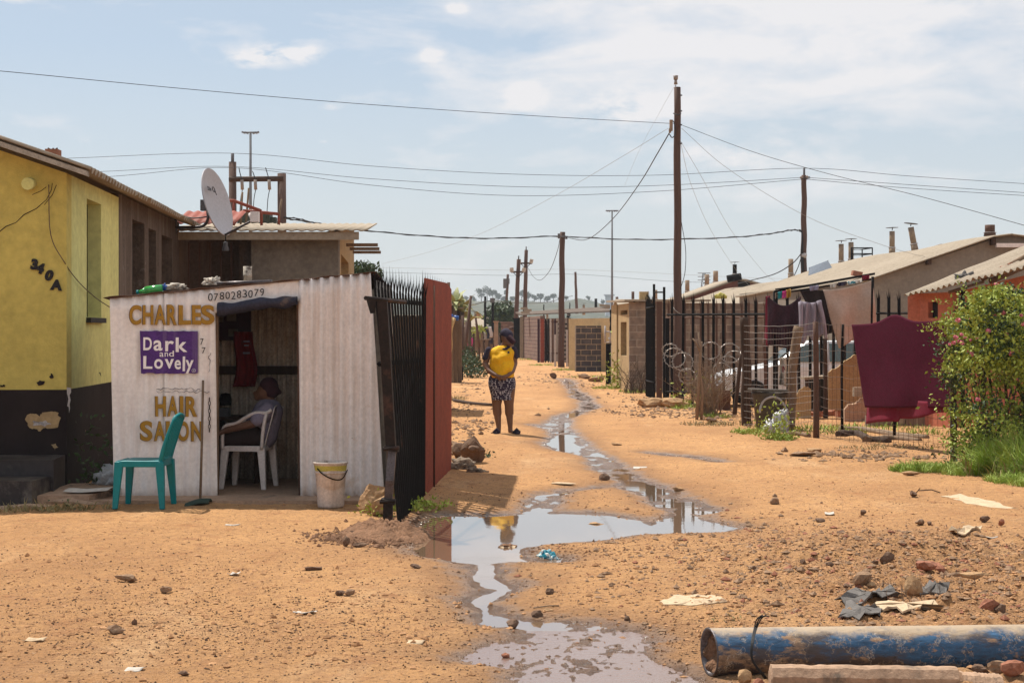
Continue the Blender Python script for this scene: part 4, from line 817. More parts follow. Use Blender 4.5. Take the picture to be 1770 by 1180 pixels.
# ------------------------------------------------------------ further up the left side
b = MB(); b.box((-2.05, 32, .9), (1.5, 2.2, 2.0)); corr(b, (-2.85, 30.8, 1.92), (1, 0, 0), (0, 1, 0), 1.6, 2.5, (0, 0, 1), .15, .02, .005, 6)  # hidden shed added to cast the shadow that lies across the lane
b.build('shadow_casting_shed', M('wood'), None, (-2.05, 32, 0), 'hidden low shed added behind the red panel for the shadow on the lane', 'shed')
t = thing('plank_wall_end', 'weathered plank wall end with tan sacking over it on the left of the lane', 'wall', G(785, 658))
for k, (x0, x1, yt, dd) in enumerate(((774, 783, 556, 50), (783.5, 790, 554, 50.2), (790.5, 798, 553, 50.4))):
    b = MB(); X0, X1 = (x0-CX)/F*dd, (x1-CX)/F*dd; b.box(((X0+X1)/2, dd+.1, .95), (X1-X0, .2, 2*(EYE-(yt-HY)/F*dd)/2+.1)); part(b, 'plank', M('wood'), t)
b = MB(); b.sheet(lambda a, v: P(773+(14-9*(1-v))*a+2*math.sin(v*7), 618-67*v-3*math.sin(a*3), 49.8-.06*math.sin(a*9)), 12, 12, .01); b.build('hanging_sack', M('tan_cloth'), None, P(778, 600, 49.8), 'tan sacking draped over the plank wall end', 'sack')
b = MB(); b.tube([P(775, 548, 50), P(783, 548, 50)], .09, 12); b.tube([P(784, 549, 50), P(793, 550, 50)], .08, 12); b.build('blue_drum', M('blue_plastic'), None, P(784, 552, 50), 'bright blue plastic drum lying on top of the plank wall', 'drum')
b = MB(); b.tube([P(776, 660, 48), P(775.5, 488, 48)], .045, 8); b.build('fence_post', M('rust'), None, P(776, 660, 48), 'thin dark upright post just behind the red sheet panel', 'post')
b = MB(); b.tube([P(797, 657, 51), P(797, 634, 51)], .07, 10); b.build('short_black_post', M('black_metal'), None, P(797, 657, 51), 'short black post with a pale cap beside the plank wall', 'post')
for k, (x0, y0, x1, y1, dd, lb) in enumerate(((801, 640, 814, 511, 60, 'tallest dark pole leaning right by the left lane bushes'), (805, 630, 806, 555, 62, 'short dark pole among the left lane bushes'), (797, 640, 800, 545, 57, 'dark upright pole nearest the plank wall on the left'), (829, 600, 821, 540, 80, 'slim pole leaning left beyond the bushes'))):
    b = MB(); b.tube([P(x0, y0, dd), P(x1, y1, dd)], [.07, .05], 7); b.build('wooden_pole', M('wood_pole'), None, P(x0, y0, dd), lb, 'pole', 'poles standing along the left of the lane')
t = thing('dark_shed', 'dark open shed with a flat tin roof beyond the red panel', 'shed', (-2.6, 68, 0))
for (x0, x1, y0, y1, dd, m) in ((770, 786, 528, 640, 68, 'wood_dark'), (786, 796, 534, 640, 70, 'wood_dark')):
    X0, X1 = (x0-CX)/F*dd, (x1-CX)/F*dd; z1 = EYE-(y0-HY)/F*dd; b = MB(); b.box(((X0+X1)/2, dd+1, z1/2), (X1-X0, 2, z1)); part(b, 'shed_wall', M(m), t)
    b = MB(); b.box(((X0+X1)/2, dd+.9, z1+.04), (X1-X0+.3, 2.6, .06)); part(b, 'shed_roof', M('roof'), t)
def farhouse(x0, x1, ye, yr, dd, wallm, label, dep=7, ridge=None, roofm='roof', zb=-.2, win=True, gable=False):
    X0, X1 = (x0-CX)/F*dd, (x1-CX)/F*dd; ze = EYE-(ye-HY)/F*dd; zr = EYE-(yr-HY)/F*(dd+dep/2); t = thing('township_house', label, 'house', ((X0+X1)/2, dd, 0))
    b = MB(); b.box(((X0+X1)/2, dd+dep/2, (ze+zb)/2), (X1-X0, dep, ze-zb))
    if gable: xm = (X0+X1)/2; b.add([(X0, dd, ze), (X1, dd, ze), (xm, dd, zr), (X0, dd+dep, ze), (X1, dd+dep, ze), (xm, dd+dep, zr)], [(0, 1, 2), (5, 4, 3), (0, 2, 5, 3), (1, 4, 5, 2)])
    part(b, 'wall', M(wallm), t); b = MB(); o_ = .25
    if gable:
        xm = (X0+X1)/2
        for sgn, xe in ((-1, X0-o_), (1, X1+o_)): b.hexa([(xe, dd-o_, ze-.08), (xm, dd-o_, zr), (xm, dd+dep+o_, zr), (xe, dd+dep+o_, ze-.08), (xe, dd-o_, ze-.02), (xm, dd-o_, zr+.08), (xm, dd+dep+o_, zr+.08), (xe, dd+dep+o_, ze-.02)])
    else:
        for y0_, y1_, z0_, z1_ in ((dd-o_, dd+dep/2, ze, zr), (dd+dep/2, dd+dep+o_, zr, ze)): b.hexa([(X0-o_, y0_, z0_), (X1+o_, y0_, z0_), (X1+o_, y1_, z1_), (X0-o_, y1_, z1_), (X0-o_, y0_, z0_+.08), (X1+o_, y0_, z0_+.08), (X1+o_, y1_, z1_+.08), (X0-o_, y1_, z1_+.08)])
    part(b, 'roof', M(roofm), t)
    if win:
        for k in (.3, .7): b = MB(); b.box((X0+(X1-X0)*k, dd-.02, ze*.58), ((X1-X0)*.16, .08, ze*.28)); part(b, 'window', M('glass_dark'), t)
    return t
farhouse(800, 848, 566, 552, 120, 'block', 'low house with a pale sloping tin roof at the end of the left side', 8)
farhouse(812, 838, 560, 540, 150, 'tan_plaster', 'small house with a tan pointed roof left of the lane poles', 6, roofm='tan_plaster', win=False, gable=True)
farhouse(838, 862, 556, 548, 190, 'brown_render', 'distant dark house between the slim poles', 8, roofm='brown_render')
farhouse(560, 760, 560, 545, 160, 'tan_plaster', 'distant low house hidden mostly behind the salon and fence', 9)
t = thing('picket_barrier', 'rough grey timber barrier along the left of the lane beyond the pink figure', 'fence', G(835, 605))
for k in range(13):
    x_ = 819+k*2.9; dd = 88+k*1.2; b = MB(); b.box(P(x_, 0, dd).xy.to_3d()+Vector((0, 0, .75)), (.1, .06, 1.5+.25*math.sin(k*2.3)), Matrix.Rotation(.09*math.sin(k*1.9), 3, 'Y')); part(b, 'board', M('wood' if k % 3 else 'wood_dark'), t)
b = MB(); b.tube([P(819, 588, 88), P(855, 586, 103)], .04, 6); part(b, 'rail', M('wood'), t)
for k, (x, y, w, h, m, lb) in enumerate(((838, 581, 5, 14, 'rag', 'small white garment on the far washing line, left one'), (848, 574, 5, 19, 'white_plastic', 'larger white garment on the far washing line, right one'), (843, 577, 4, 16, 'navy_cloth', 'dark garment between two white ones on the far line'))):
    b = MB(); s_ = 96/F; b.sheet(lambda a, v: P(x-w/2+w*a+math.sin(v*5), y+h/2-h*v, 96+.05*math.sin(a*9+v*4)), 8, 8, .01); b.build('washing', M(m), None, P(x, y, 96), lb, 'clothing', 'clothes drying at the far end of the lane')
# ------------------------------------------------------------ right side of the street: houses
def SV(a, dd, z): return Vector((a-.05*dd, dd, z))          # street-parallel line, a = x where it would pass the camera
def longhouse(name, label, ae, ar, d0, d1, ze, zr, wallm, extra=None, roofname='roof'):
    """house lying along the street; ae eave line, ar ridge line"""
    t = thing('township_house', label, 'house', SV(ar, (d0+d1)/2, 0)); aR = 2*ar-ae
    b = MB(); b.wall(SV(ae, d1, 0).xy, SV(ae, d0, 0).xy, -.2, ze, -.2); part(b, 'side_wall', M(wallm), t)
    b = MB(); p = [SV(ae+.003, d0, -.2), SV(aR, d0, -.2), SV(aR, d0, ze), SV(ar, d0, zr-.04), SV(ae+.003, d0, ze)]; q = [v+Vector((-.01, .22, 0)) for v in p]
    b.add(p+q, [(0, 1, 2, 3, 4), (9, 8, 7, 6, 5)]+[(i, 5+i, 5+(i+1) % 5, (i+1) % 5) for i in range(5)]); part(b, 'gable_wall', M(wallm), t)
    v = Vector((-.05, 1, 0)).normalized(); w = (d1-d0)*1.00125+.5; dx = ar-ae+.3; dz = (zr-ze)*(dx/(ar-ae)); Ls = math.hypot(dx, dz)
    for sg in (1, -1):
        up = Vector((sg*dx, 0, dz)).normalized(); n = Vector((-sg*up.z, 0, abs(up.x)));
        o0 = SV(ae-.3 if sg > 0 else aR+.3, d0-.25, ze-(dz-(zr-ze))+.03); b = MB()
        def fn(a, c, o0=o0, up=up, n=n):
            s = c*Ls; lift = -.10*max(0, (c-.86)/.14)**2
            return o0+v*(a*w)+up*s+n*(.024*math.sin(2*math.pi*a*w/.177))+Vector((0, 0, lift+.03*math.sin(a*w*.7)))
        b.sheet(fn, int(w/.177*7), 8, .008); part(b, 'roof_slope', M('roof'), t)
    return t
big = longhouse('township_house', 'largest grey gabled house with an asbestos sheet roof at the right', 11.0, 14.38, 40, 56.4, 2.93, 4.09, 'gable')
b = MB(); b.box(P(1760, 424, 39.8), (1.1, .1, .1)); part(b, 'white_beam', M('white_plastic'), big)
for (x, y) in ((1605, 452), (1716, 418)):
    b = MB(); b.box(P(x, y, 39.9), (.1, .2, .16)); part(b, 'purlin_end', M('wood_dark'), big)
longhouse('township_house', 'second pale roofed house in the right row behind the largest one', 11.0, 14.38, 57.4, 76, 2.55, 3.72, 'pink_plaster')
pg = thing('township_house', 'dusty pink gabled house with a small dark gable opening in the right row', 'house', P(1250, 600, 78))
b = MB(); d_ = 77; pts = [(1146, 575), (1340, 575), (1340, 500), (1309, 489), (1290, 484), (1276, 484), (1150, 526)]
pp = [P(x, y, d_) for x, y in pts]; pp[0].z = pp[1].z = -.2; K = len(pp); b.add(pp+[p+Vector((-.3, 5, 0)) for p in pp], [tuple(range(K)), tuple(range(2*K-1, K-1, -1))]+[(i, K+i, K+(i+1) % K, (i+1) % K) for i in range(K)]); part(b, 'gable_wall', M('pink_plaster'), pg)
b = MB()
rl = [P(1142, 527, d_-.5), P(1210, 504, d_-.5), P(1272, 481.5, d_-.5), P(1290, 482, d_-.5), P(1313, 488.5, d_-.5), P(1345, 499, d_-.5)]
b.sheet(lambda a, v: (lambda k, f: rl[k]*(1-f)+rl[k+1]*f)(min(4, int(a*5)), a*5-min(4, int(a*5)))+Vector((-.3*v, 6*v, 0)), 30, 2, .09); part(b, 'roof', M('roof'), pg)
b = MB(); b.box(P(1286, 494, d_-.02), (.55, .1, .5)); part(b, 'gable_opening', M('dark'), pg)
b = MB(); b.tube([P(1257, 482, 74), P(1281, 478, 74)], .17, 14); b.build('rooftop_tank', M('black_metal'), None, P(1269, 488, 74), 'black drum tank lying on the dusty pink house roof', 'tank')
# orange house with its tilted roof
oh = thing('orange_house', 'orange plastered house under a sagging sheet roof behind the rose bush', 'house', P(1680, 640, 28))
A = P(1563, 511, 27); B = P(1835, 446, 23); C = P(1800, 414, 35); e_ = (B-A); up_ = (C-A); nn = e_.cross(up_).normalized(); nn = nn if nn.z > 0 else -nn
b = MB(); Lw = e_.length
b.sheet(lambda a, v: A+e_*a+up_*v+nn*(.024*math.sin(2*math.pi*a*Lw/.165)+.02*mnoise.noise(Vector((a*7, v*4, 0)))), int(Lw/.165*8), 10, .008); part(b, 'roof', M('roof'), oh)
def ohp(px, s, z): q = P(px, 0, 27.4+(23.4-27.4)*(px-1563)/272.+s); return Vector((q.x, q.y, z))
b = MB(); w0 = ohp(1590, .3, 0); w1 = ohp(1645, .3, 0)
b.wallh(w0.xy, w1.xy, -.1, 2.27, .2, [(.23, .5, 1.85, 2.12)]); b.wall(ohp(1668, .3, 0).xy, ohp(1850, .3, 0).xy, -.1, 2.3, .2, 0, 2.6); b.wall((w0.x*(w0.y+5)/w0.y+.1, w0.y+5), (w0.x, w0.y), -.1, 2.27, -.2); part(b, 'wall', M('orange'), oh)
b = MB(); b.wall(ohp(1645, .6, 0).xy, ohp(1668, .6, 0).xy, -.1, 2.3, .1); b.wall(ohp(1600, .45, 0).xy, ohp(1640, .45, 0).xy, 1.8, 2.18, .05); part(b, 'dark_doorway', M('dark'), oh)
b = MB(); b.tube([w0+Vector((.22, -.03, 1.84)), w0+Vector((.22, -.03, 2.13)), w0+Vector((.5, -.06, 2.13))], .02, 4); part(b, 'window_frame', M('crimson'), oh)
for k, (x0, y0, x1, y1, r_) in enumerate(((1698, 483, 1790, 433, .035), (1712, 486, 1790, 452, .05), (1640, 505, 1700, 487, .025))):
    b = MB(); b.tube([P(x0, y0, 26.2), P(x1, y1, 26.6)], r_, 6); b.build('roof_plank', M('wood'), None, P(x0, y0, 26.2), ('longest pale plank lying slantwise on the orange house roof', 'thick plank below the longest one on the orange house roof', 'thin plank near the left eave of the orange house roof')[k], 'plank', 'planks weighing down the orange house roof')
rag('roof_debris', M('slate'), P(1668, 484, 26.7), (.2, .15, .1), 6, 'dark jagged debris on the orange house roof', 'debris')
for k, (x, y, s_) in enumerate(((1736, 464, .1), (1748, 459, .08))):
    b = MB(); b.rock(P(x, y, 26.2), (s_, s_, s_*.8), k, 2); b.build('roof_stone', M('rock_red'), None, P(x, y, 26.2), ('larger red brick lump on the orange house roof', 'smaller red brick lump on the orange house roof')[k], 'brick', 'brick lumps on the orange roof')
# flues
CH = {}
def flue(px, yt, yb, dd, r_, label, m='pipe_chim', cap=True, tilt=0., group='flue pipes on the township roofs', wide=1.):
    t = thing('flue_pipe', label, 'chimney', P(px, yb, dd), 0, group); top = P(px+tilt, yt, dd); bot = P(px, yb+4, dd); b = MB()
    k = bot+(top-bot)*.3; b.tube([bot, k], [r_*1.25*wide, r_*1.12], 12); b.tube([k, top-(top-bot)*.04], r_, 12); part(b, 'pipe', M(m), t)
    b = MB(); b.tube([k-(top-bot)*.015, k+(top-bot)*.03], r_*1.3, 12); part(b, 'collar', M('mortar_white'), t)
    if cap:
        b = MB(); b.tube([top, top+Vector((.02, 0, .10))], .015, 6); b.lathe([(0, .1), (r_*2.3, .085), (r_*2.3, .075), (0, .08)], top, 14, 0, Matrix.Rotation(.12*(1 if tilt else -.3), 3, 'Y')); part(b, 'cowl', M('lamp_grey'), t)
    return t
flue(1542, 398, 437, 50.3, .085, 'straight tan flue on the big roof, left of the tilted one')
flue(1582, 391, 431, 48.1, .09, 'tilted tan flue on the big roof, leaning left under its disc cowl', tilt=-8)
flue(1711, 388, 404, 41.8, .13, 'stubby brown capless chimney near the ridge end of the big roof', 'rust', False)
flue(1454, 420, 461, 56.6, .09, 'left of the two close flues beside the black frame on the big roof')
flue(1471, 417, 457, 55.3, .09, 'right of the two close flues, inside the black frame on the big roof')
flue(1367, 446, 480, 64, .10, 'lone tan flue left of the rooftop solar panel', cap=False)
flue(1270, 456, 477, 76, .1, 'black capped flue standing behind the drum tank', 'black_metal')
flue(1237, 467, 492, 90, .14, 'taller tan flue behind the pink gable, right one', cap=False)
flue(1222, 473, 497, 92, .13, 'shorter tan flue behind the pink gable, left one', cap=False)
flue(1188, 483, 508, 95, .13, 'tan flue just right of the tall wooden pole', cap=False)
flue(1094, 503, 520, 110, .10, 'thin brown flue above the block outhouse wall', 'rust', False)
flue(1069, 512, 530, 112, .10, 'slightly leaning brown flue at the corner of the tan outhouse', 'rust', False, tilt=-3)
flue(1133, 500, 520, 100, .12, 'flue seen between the two tall black gate posts', cap=False)
flue(1030, 515, 535, 140, .12, 'dark flue on the far roofs left of the water tower', 'black_metal', False)
flue(1009, 526, 540, 130, .1, 'small capped flue on the far tan roof, right one')
flue(982, 534, 545, 130, .1, 'small dark flue on the far tan roof beside the lane pole', 'black_metal', False)
flue(946, 538, 547, 130, .09, 'tiny flue on the far tan roof left of the lane pole', cap=False)
# rooftop things
t = thing('solar_heater', 'grey solar heater panel propped on the big roof', 'solar panel', P(1420, 475, 53))
b = MB(); q = [P(1397, 476, 52), P(1441, 467, 51.4), P(1431, 450, 53), P(1399, 462, 53.4)]; b.hexa([*[v-Vector((0, 0, .06)) for v in q], *q]); part(b, 'panel', M('solar'), t)
b = MB()
for v in q: b.tube([v, v-Vector((0, -.1, .45))], .02, 5)
part(b, 'stand', M('grey_metal'), t)
t = thing('roof_frame', 'black welded metal frame standing on the big roof', 'frame', P(1483, 455, 54))
z0_, z1_, z2_ = P(0, 458, 54).z, P(0, 440, 54).z, P(0, 430, 54).z; xa, xb = P(1465, 0, 54).x, P(1501, 0, 54).x
for (x_, y_) in ((xa, 53.4), (xb, 53.4), (xa+.25, 54.4), (xb-.12, 54.4)):
    b = MB(); b.tube([(x_, y_, z0_-.3), (x_, y_, z2_)], .022, 5); part(b, 'leg', M('black_metal'), t)
for zz in (z1_, z2_):
    b = MB(); b.tube([(xa, 53.4, zz), (xb, 53.4, zz), (xb-.12, 54.4, zz), (xa+.25, 54.4, zz), (xa, 53.4, zz)], .02, 5); part(b, 'rail', M('black_metal'), t)
for k, (x, y, w) in enumerate(((1618, 428, .16), (1630, 427, .13), (1481, 473, .12))):
    b = MB(); b.box(P(x, y, 46 if k < 2 else 41), (w*2, .25, .12), Matrix.Rotation(-.3+k*.25, 3, 'Y')); b.build('loose_brick', M('rock_dark' if k < 2 else 'rock_red'), None, P(x, y, 46), ('broken tile lying on the big roof ridge, left one', 'broken tile lying on the big roof ridge, right one', 'red brick lying on the big roof above the beige sheet')[k], 'brick', 'loose bricks on the big roof')
# ------------------------------------------------------------ outhouse and block walls
ot = thing('outhouse', 'tan plastered outhouse with narrow window slots on the right of the lane', 'outhouse', SV(5.29, 43, 0))
b = MB(); b.wallh(SV(5.3, 47.4, 0).xy, SV(5.3, 43.06, 0).xy, -.2, 2.38, .2, [(1.35, 1.75, -.2, 2.38), (2.35, 3.7, .95, 1.88), (2.3, 3.9, 2.08, 2.2)]); part(b, 'street_wall', M('tan_plaster'), ot)
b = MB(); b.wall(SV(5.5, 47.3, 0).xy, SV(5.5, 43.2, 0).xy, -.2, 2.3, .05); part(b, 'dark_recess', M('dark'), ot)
b = MB(); b.wall((3.14, 43), (6.75, 43), -.2, 2.4, .2, 0, 2.36); part(b, 'block_wall', M('block'), ot)
b = MB(); b.hexa([(3.0, 42.8, 2.42), (5.3, 42.8, 2.42), (5.1, 47.8, 2.48), (2.8, 47.8, 2.48), (3.0, 42.8, 2.47), (5.3, 42.8, 2.47), (5.1, 47.8, 2.53), (2.8, 47.8, 2.53)]); part(b, 'roof', M('roof'), ot)
rag('yellow_sack', M('yellow_band'), P(1246, 516, 43.1), (.2, .15, .14), 9, 'yellow sack lying on top of the block wall', 'sack')
b = MB(); b.box(P(1113, 515, 44.5), (.25, .25, .35)); b.build('roof_crate', M('tan_plaster'), None, P(1113, 520, 44.5), 'small tan box standing on the outhouse roof', 'box')
t = thing('lane_shack', 'low block building with a tan roof edge running along the far right of the lane', 'building', (3, 90, 0))
b = MB(); b.wall(P(905, 0, 95).xy, P(934, 0, 86).xy, -.2, 2.45, .25); b.wall((P(905, 0, 95).x-.1, 99), P(905, 0, 95).xy, -.2, 2.4, .25); part(b, 'block_wall', M('block_red'), t)
b = MB(); b.wall(P(935, 0, 84).xy+Vector((0, 4)), P(985, 0, 78).xy+Vector((0, 4)), -.2, 2.3, .2); part(b, 'inner_wall', M('brown_render'), t)
b = MB(); b.hexa([P(900, 545, 95), P(1062, 539, 79), P(1062, 539, 79)+Vector((-.3, 9, .3)), P(900, 545, 95)+Vector((-.3, 6, .2)), P(900, 543, 95), P(1062, 536.5, 79), P(1062, 536.5, 79)+Vector((-.3, 9, .3)), P(900, 543, 95)+Vector((-.3, 6, .2))]); part(b, 'roof', M('brown_render'), t)
for k, (x, y, w) in enumerate(((908, 540, .5), (912, 536, .45), (906, 533, .4), (1000, 536, 1.2), (1030, 533, 1.6), (1045, 528, .6), (960, 540, .5))):
    b = MB(); b.box(P(x, y, 92), (w, .6, .12), Matrix.Rotation(.1*math.sin(k*3), 3, 'Y')); part(b, 'roof_slab', M('roof'), t)
b = MB(); b.wall(P(905, 0, 94.8).xy+Vector((-.22, 0)), P(905, 0, 94.8).xy, -.2, 2.5, .3); part(b, 'pale_lit_strip', M('roof'), t)  # pale strip stands in for the sunlit left face of the block wall
gg = thing('red_gate', 'red oxide gate post and slatted gate between the lane shack walls', 'gate', G(935, 628))
for (x0, x1, m) in ((929, 933, 'dark_maroon'), (934, 940.5, 'red_sheet'), (942, 944, 'black_metal'), (947, 949, 'black_metal'), (950.5, 953, 'mortar_white'), (954, 957, 'rust'), (958, 961, 'dark_maroon')):
    dd = 82; X0, X1 = (x0-CX)/F*dd, (x1-CX)/F*dd; b = MB(); b.box(((X0+X1)/2, dd, 1.1), (X1-X0, .12, 2.3)); part(b, 'slat', M(m), gg)
b = MB(); b.box((P(949, 0, 82).x, 82.1, 2.1), (.9, .05, .08)); b.box((P(949, 0, 82).x, 82.1, .5), (.9, .05, .08)); part(b, 'rail', M('rust'), gg)
gg = thing('black_slat_gate', 'black slatted metal gate with pale posts right of the lane pole', 'gate', G(972, 634))
for k in range(9):
    dd = 74; b = MB(); b.box((P(972.5, 0, dd).x, dd, .35+k*.2), (.42, .04, .07)); part(b, 'slat', M('black_metal'), gg)
for (x0, x1, yt, m) in ((958, 961, 578, 'mortar_white'), (978.5, 981.5, 570, 'mortar_white'), (982, 984, 572, 'rust')):
    dd = 73.6; X0, X1 = (x0-CX)/F*dd, (x1-CX)/F*dd; zt = EYE-(yt-HY)/F*dd; b = MB(); b.box(((X0+X1)/2, dd, zt/2), (X1-X0, .1, zt)); part(b, 'gate_post', M(m), gg)
b = MB(); b.wall(P(983, 0, 66.6).xy, P(1062, 0, 63).xy, -.2, 2.14, .2); b.build('plastered_wall', M('tan_plaster'), None, G(985, 640), 'tan plastered yard wall behind the dark block wall', 'wall')
b = MB(); b.wall(P(996, 0, 64).xy, P(1060, 0, 64.01).xy, -.2, 1.84, .2); b.build('dark_block_wall', M('block_dark'), None, G(996, 643), 'short dark block wall with pale mortar on the right of the lane', 'wall')
b = MB(); b.wall(P(995, 0, 64.0).xy+Vector((-.03, .05)), P(995, 0, 64).xy+Vector((.0, -.0)), -.2, 1.84, .25); b.build('mortar_edge', M('roof'), None, G(995, 643), 'pale mortared end face of the dark block wall', 'wall end')
t = thing('lane_gate', 'black boarded gate with peeling white frame at the outhouse corner', 'gate', G(1050, 665))
b = MB(); b.box((P(1052, 0, 49).x, 49, .6), (.17, .06, 1.3)); part(b, 'board', M('black_metal'), t)
b = MB(); b.box((P(1057.5, 0, 48.6).x, 48.6, .6), (.05, .06, 1.2)); part(b, 'board', M('mortar_white'), t)
for (p0, p1, r_) in (((1046, 563), (1046, 592), .03), ((1046, 573), (1060, 574), .025), ((1048, 592), (1060, 590), .02), ((1055, 574), (1054, 600), .02), ((1052, 583), (1058, 596), .02)):
    b = MB(); b.tube([P(*p0, 49), P(*p1, 49)], r_, 5); part(b, 'frame_bar', M('mortar_white'), t)
farhouse(1075, 1150, 530, 519, 105, 'brown_render', 'brown house roofline behind the tan outhouse', 6, win=False)
farhouse(862, 900, 558, 548, 130, 'block_red', 'small block shack at the far right bend of the lane', 6, roofm='mortar_white')
for k, (x0, x1, yt, dd, m, lb) in enumerate(((854, 861, 557, 100, 'concrete', 'pale concrete gate pillar far up the lane'), (866, 884, 558, 104, 'block_red', 'reddish wall piece beyond the pale pillar up the lane'), (888, 899, 552, 96, 'black_metal', 'dark sheet metal wall behind the woman in yellow'), (884, 888, 560, 98, 'wood', 'narrow timber wall piece beside the dark sheet wall'))):
    X0, X1 = (x0-CX)/F*dd, (x1-CX)/F*dd; zt = EYE-(yt-HY)/F*dd; b = MB(); b.box(((X0+X1)/2, dd, zt/2), (X1-X0, .5, zt)); b.box(((X0+X1)/2, dd, zt+.04), (X1-X0+.12, .65, .08)); b.build('lane_wall', M(m), None, ((X0+X1)/2, dd, 0), lb, 'wall')
b = MB(); b.tube([P(880, 568, 97), P(893, 566, 97)], .12, 10); b.tube([P(893, 566, 97), P(899, 560, 97)], .05, 6); b.build('roof_junk', M('rust'), None, P(885, 568, 97), 'rusty scrap piled on the wall far up the lane', 'scrap')
# ------------------------------------------------------------ palisade fences on the right
def frontfence(name, label, pxs, d0, d1, ztop, m, rails_, w=.068, h0=-.05):
    t = thing(name, label, 'fence', G(pxs[0], 700)); A_ = P(pxs[0], 0, d0); B_ = P(pxs[-1], 0, d1); A_.z = B_.z = 0; e = (B_-A_).normalized(); n_ = Vector((e.y, -e.x, 0)); rnd = random.Random(5)
    for px in pxs:
        s = (px-pxs[0])/(pxs[-1]-pxs[0]); q = P(px, 0, d0+(d1-d0)*s); q.z = 0; zt = ztop+rnd.uniform(-.03, .03)
        b = MB(); pale(b, q+Vector((0, 0, h0)), q+Vector((rnd.uniform(-.02, .02), 0, zt)), w, .018, e, n_); part(b, 'pale', M(m), t)
    for zz in rails_:
        b = MB(); b.tube([A_+Vector((-.1, .03, zz)), B_+Vector((.1, .03, zz))], .022, 4, smooth=False); part(b, 'rail', M(m), t)
    return t
frontfence('palisade_fence', 'black palisade fence in front of the block wall and laundry, nearer of two', [1161, 1180, 1197, 1215, 1233, 1251, 1269, 1289, 1307, 1325, 1343, 1362, 1381, 1400, 1420, 1440, 1459, 1478, 1497, 1517, 1537, 1555, 1576, 1597, 1618], 34.5, 31, 2.46, 'black_metal', (.33, 1.98))
frontfence('palisade_fence', 'rusty brown palisade fence behind the nearer black one', [1155+14*k for k in range(14)], 40.5, 38.5, 2.45, 'rust', (.4, 1.96))
gt = thing('palisade_gate', 'black palisade gate leaf standing open beside the tall wooden pole', 'gate', G(1124, 689))
for k in range(8):
    q = Vector((P(1117+2*k, 0, 40.0-.25*k).x, 40.0-.25*k, -.04)); b = MB(); pale(b, q, q+Vector((0, 0, 2.62+.07*math.sin(k))), .065, .022, Vector((0, 1, 0)), Vector((-1, 0, 0))); part(b, 'pale', M('black_metal'), gt)
for zz in (.4, 2.2):
    b = MB(); b.tube([(P(1117, 0, 40).x, 40, zz), (P(1131, 0, 38.2).x, 38.2, zz)], .025, 4); part(b, 'rail', M('black_metal'), gt)
for k, (x, yt, dd) in enumerate(((1130.5, 491, 38.5), (1148, 496, 37.5))):
    q = P(x, 0, dd).xy; zt = EYE-(yt-HY)/F*dd; b = MB(); b.box((q.x, q.y, zt/2-.05), (.055, .06, zt+.1)); part(b, 'gate_post', M('black_metal'), gt)
b = MB(); b.tube([P(1131, 505, 38.3), P(1147, 505, 37.6)], .018, 4); part(b, 'top_bar', M('black_metal'), gt)
b = MB(); q = P(1139.5, 0, 38).xy; b.box((q.x, q.y, 1.15), (.13, .04, 2.35)); part(b, 'sheet_infill', M('rust'), gt)
b = MB(); q = P(1152, 0, 37).xy; b.box((q.x+.02, q.y, .95), (.09, .06, 1.95)); part(b, 'sheet_infill', M('black_metal'), gt)
# razor wire coils
def coil(pts_c, label):
    b = MB(); 
    for (x, y, r_, dd, tl) in pts_c:
        c = P(x, y, dd); rr = r_/F*dd; pts = [c+Vector((rr*math.cos(w*.35+tl), .12*math.sin(w*.35), rr*math.sin(w*.35+tl)*.92)) for w in range(19)]; b.tube(pts, .008, 4)
        for p in pts[::1]: b.box(p, (.055, .008, .018), Matrix.Rotation(p.x*40, 3, 'Y'))
    return b.build('razor_wire', M('wire_light'), None, P(pts_c[0][0], pts_c[0][1], pts_c[0][3]), label, 'razor wire')
coil([(1166, 618, 18, 32, .3), (1180, 625, 17, 32, 1.), (1158, 605, 12, 32, 2), (1188, 650, 14, 32, .7)], 'razor wire coil around the foot of the tall wooden pole')
coil([(1262, 610, 18, 31, .2), (1258, 632, 18, 31, 1.4), (1270, 622, 17, 31, .8), (1228, 606, 16, 31, 2.2), (1248, 640, 14, 31, .5)], 'razor wire coil between the dead twigs and the thick wooden post')
# dead brush and stakes
def twigs(name, x, y, dd, n, h, spread, label, m='twig', seed=1, r0=.012, cat='dead shrub'):
    rnd = random.Random(seed); b = MB(); c = G(x, y); c = P(x, 0, dd); c.z = 0
    for i in range(n):
        p = c+Vector((rnd.gauss(0, spread*.2), rnd.gauss(0, spread*.25), -.03)); pts = [p]; v_ = Vector((rnd.gauss(0, .25)*spread, rnd.gauss(0, .25)*spread, 1)).normalized(); L_ = h*rnd.uniform(.5, 1)
        for k in range(6): v_ = (v_+Vector((rnd.gauss(0, .22), rnd.gauss(0, .22), rnd.gauss(0, .1)))).normalized(); pts.append(pts[-1]+v_*L_/6)
        b.tube(pts, [r0*(1-.14*k) for k in range(7)], 4, cap=False)
        for k in range(2, 6):
            q = pts[k]; v2 = (v_+Vector((rnd.gauss(0, .8), rnd.gauss(0, .8), rnd.gauss(0, .5)))).normalized(); b.tube([q, q+v2*L_*.14, q+v2*L_*.25+Vector((0, 0, .03))], [r0*.5, r0*.35, r0*.2], 3, cap=False)
    return b.build(name, M(m), None, c, label, cat)
twigs('dead_shrub', 1224, 715, 30.5, 110, 1.35, .5, 'dense dead brown brush against the fence beside the tall pole', 'twig', 3, .008)
twigs('dead_shrub', 1100, 680, 42, 30, 1.2, .9, 'dry tangled brush at the block wall left of the gate', 'wood_dark', 8, .010)
t = thing('forked_stake', 'pale forked branch stake in front of the dead brush', 'stake', G(1207, 727))
